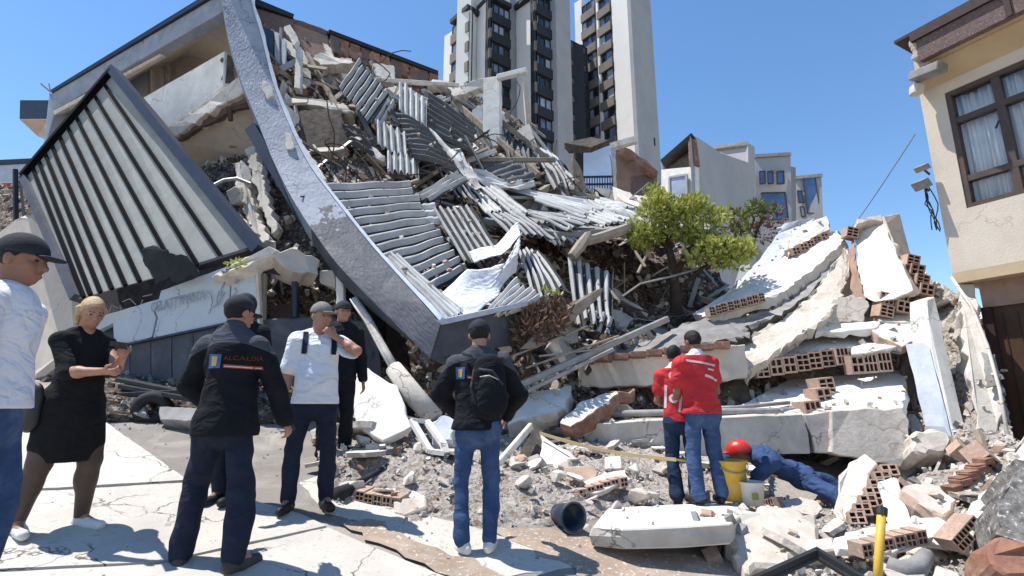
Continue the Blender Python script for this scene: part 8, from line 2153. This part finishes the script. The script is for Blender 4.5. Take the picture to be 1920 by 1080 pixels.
laths(right, 14, 22, (.3, 1.0), (.03, .08), ['wood', 'white2', 'rust'], 'lath', 'loose lath on the slope left of the cream house', 'lath', 'laths of the right slope')
laths(leftr, 24, 23, (.3, 1.2), (.03, .1), ['wood', 'white2', 'grey', 'rust'], 'lath', 'loose lath in the debris behind the striped canopy', 'lath', 'laths behind the canopy')
scatter(leftr, 18, 29, CH['conc'] + CH['grey'] + CH['white2'] + CH['dust'], (.1, .45), 'rubble_chunk', 'masonry lump in the debris behind the striped canopy', 'rubble chunk', 'masonry lumps behind the canopy', .4, .6)
def wires(objs, n, seed, L, r, mat, label, group, keep=None):
    rnd = random.Random(seed); P, N_ = surf_points(objs, n, seed, keep)
    for p, nn in zip(P, N_):
        l = rnd.uniform(*L); d = (Vector(nn) * rnd.uniform(.2, 1) + Vector((rnd.gauss(0, 1), rnd.gauss(0, .6), rnd.gauss(0, .5)))).normalized()
        q = Vector(p); pts = [q]
        for i in range(7):
            d = (d + Vector((rnd.gauss(0, .25), rnd.gauss(0, .2), rnd.gauss(-.12, .25)))).normalized(); q = q + d * l / 7; pts.append(q)
        mb = MB(); mb.tube(pts, r, 4, cap=False); o = mb.build('reinforcing_bar', M[mat], label=label, cat='bar', group=group); t_ = (l - L[0]) / (L[1] - L[0]); auto_label(o, 'bent bar', 'short' if t_ < .33 else '' if t_ < .66 else 'long')
wires([big], 90, 24, (.6, 2.4), .014, 'rust', 'bent rusty bar sticking out of the upper ruin slope', 'bars of the upper ruin', up)
wires([big], 30, 25, (.5, 1.6), .010, 'steel', 'bent grey wire in the dark debris under the green tree', 'wires under the tree', lo)
wires(right, 16, 26, (.3, .9), .007, 'rust', 'bent rusty bar on the slope left of the cream house', 'bars of the right slope')
wires(leftr, 14, 27, (.4, 1.0), .009, 'rust', 'bent rusty bar behind the striped canopy', 'bars behind the canopy')
# crumbs lying on the big plates themselves
def crumbs(objs, n, seed, size, mats):
    rnd = np.random.RandomState(seed); V_, F_, MI = [], [], []; k = 0
    base = np.array([(-.5, -.4, -.3), (.45, -.5, -.25), (.5, .45, -.3), (-.4, .5, -.35), (-.35, -.3, .35), (.4, -.35, .3), (.3, .4, .4), (-.45, .3, .25)])
    fb = [(0, 3, 2, 1), (4, 5, 6, 7), (0, 1, 5, 4), (1, 2, 6, 5), (2, 3, 7, 6), (3, 0, 4, 7)]
    for o in objs:
        me = o.data; off = wloc(o)
        me.calc_loop_triangles()
        T = [t for t in me.loop_triangles if t.normal.z > .35 and t.area > 1e-4]
        if not T: continue
        A_ = np.array([t.area for t in T]); m = max(3, int(n * A_.sum()))
        for i in rnd.choice(len(T), m, p=A_ / A_.sum()):
            a, b, c = [me.vertices[j].co + off for j in T[i].vertices]
            r1, r2 = rnd.rand(2); r1 = r1 ** .5
            p = a * (1 - r1) + b * (r1 * (1 - r2)) + c * (r1 * r2)
            s = size[0] + (size[1] - size[0]) * rnd.rand() ** 4
            Q, _ = np.linalg.qr(rnd.normal(size=(3, 3)))
            v = (base * rnd.uniform(.7, 1.3, (8, 3)) * np.array([1, .8, .6]) * s) @ Q + np.array(p) + np.array([0, 0, s * .2])
            V_.append(v); F_ += [tuple(8 * k + q for q in f) for f in fb]; MI += [rnd.randint(len(mats))] * 6; k += 1
    return mk('rubble', np.concatenate(V_).tolist(), F_, [M[m] for m in mats], None, False, MI, kind='stuff')
crumbs([o for o in bpy.data.objects if o.type == 'MESH' and o.name.split('.')[0] in ('fallen_slab', 'floor_slab', 'concrete_beam', 'masonry_lump', 'concrete_block', 'wall_fragment', 'corrugated_sheet')], 24, 33, (.012, .12), ['dust', 'white2', 'conc', 'clay', 'grey'])
crumbs([o for o in bpy.data.objects if o.name.startswith(('concrete_patch', 'asphalt_band', 'dirt_strip'))], 30, 34, (.006, .035), ['dust', 'conc', 'grey'])
crumbs([o for o in bpy.data.objects if o.name.startswith('concrete_slab')], 9, 35, (.005, .02), ['dust', 'grey'])
finish_labels()
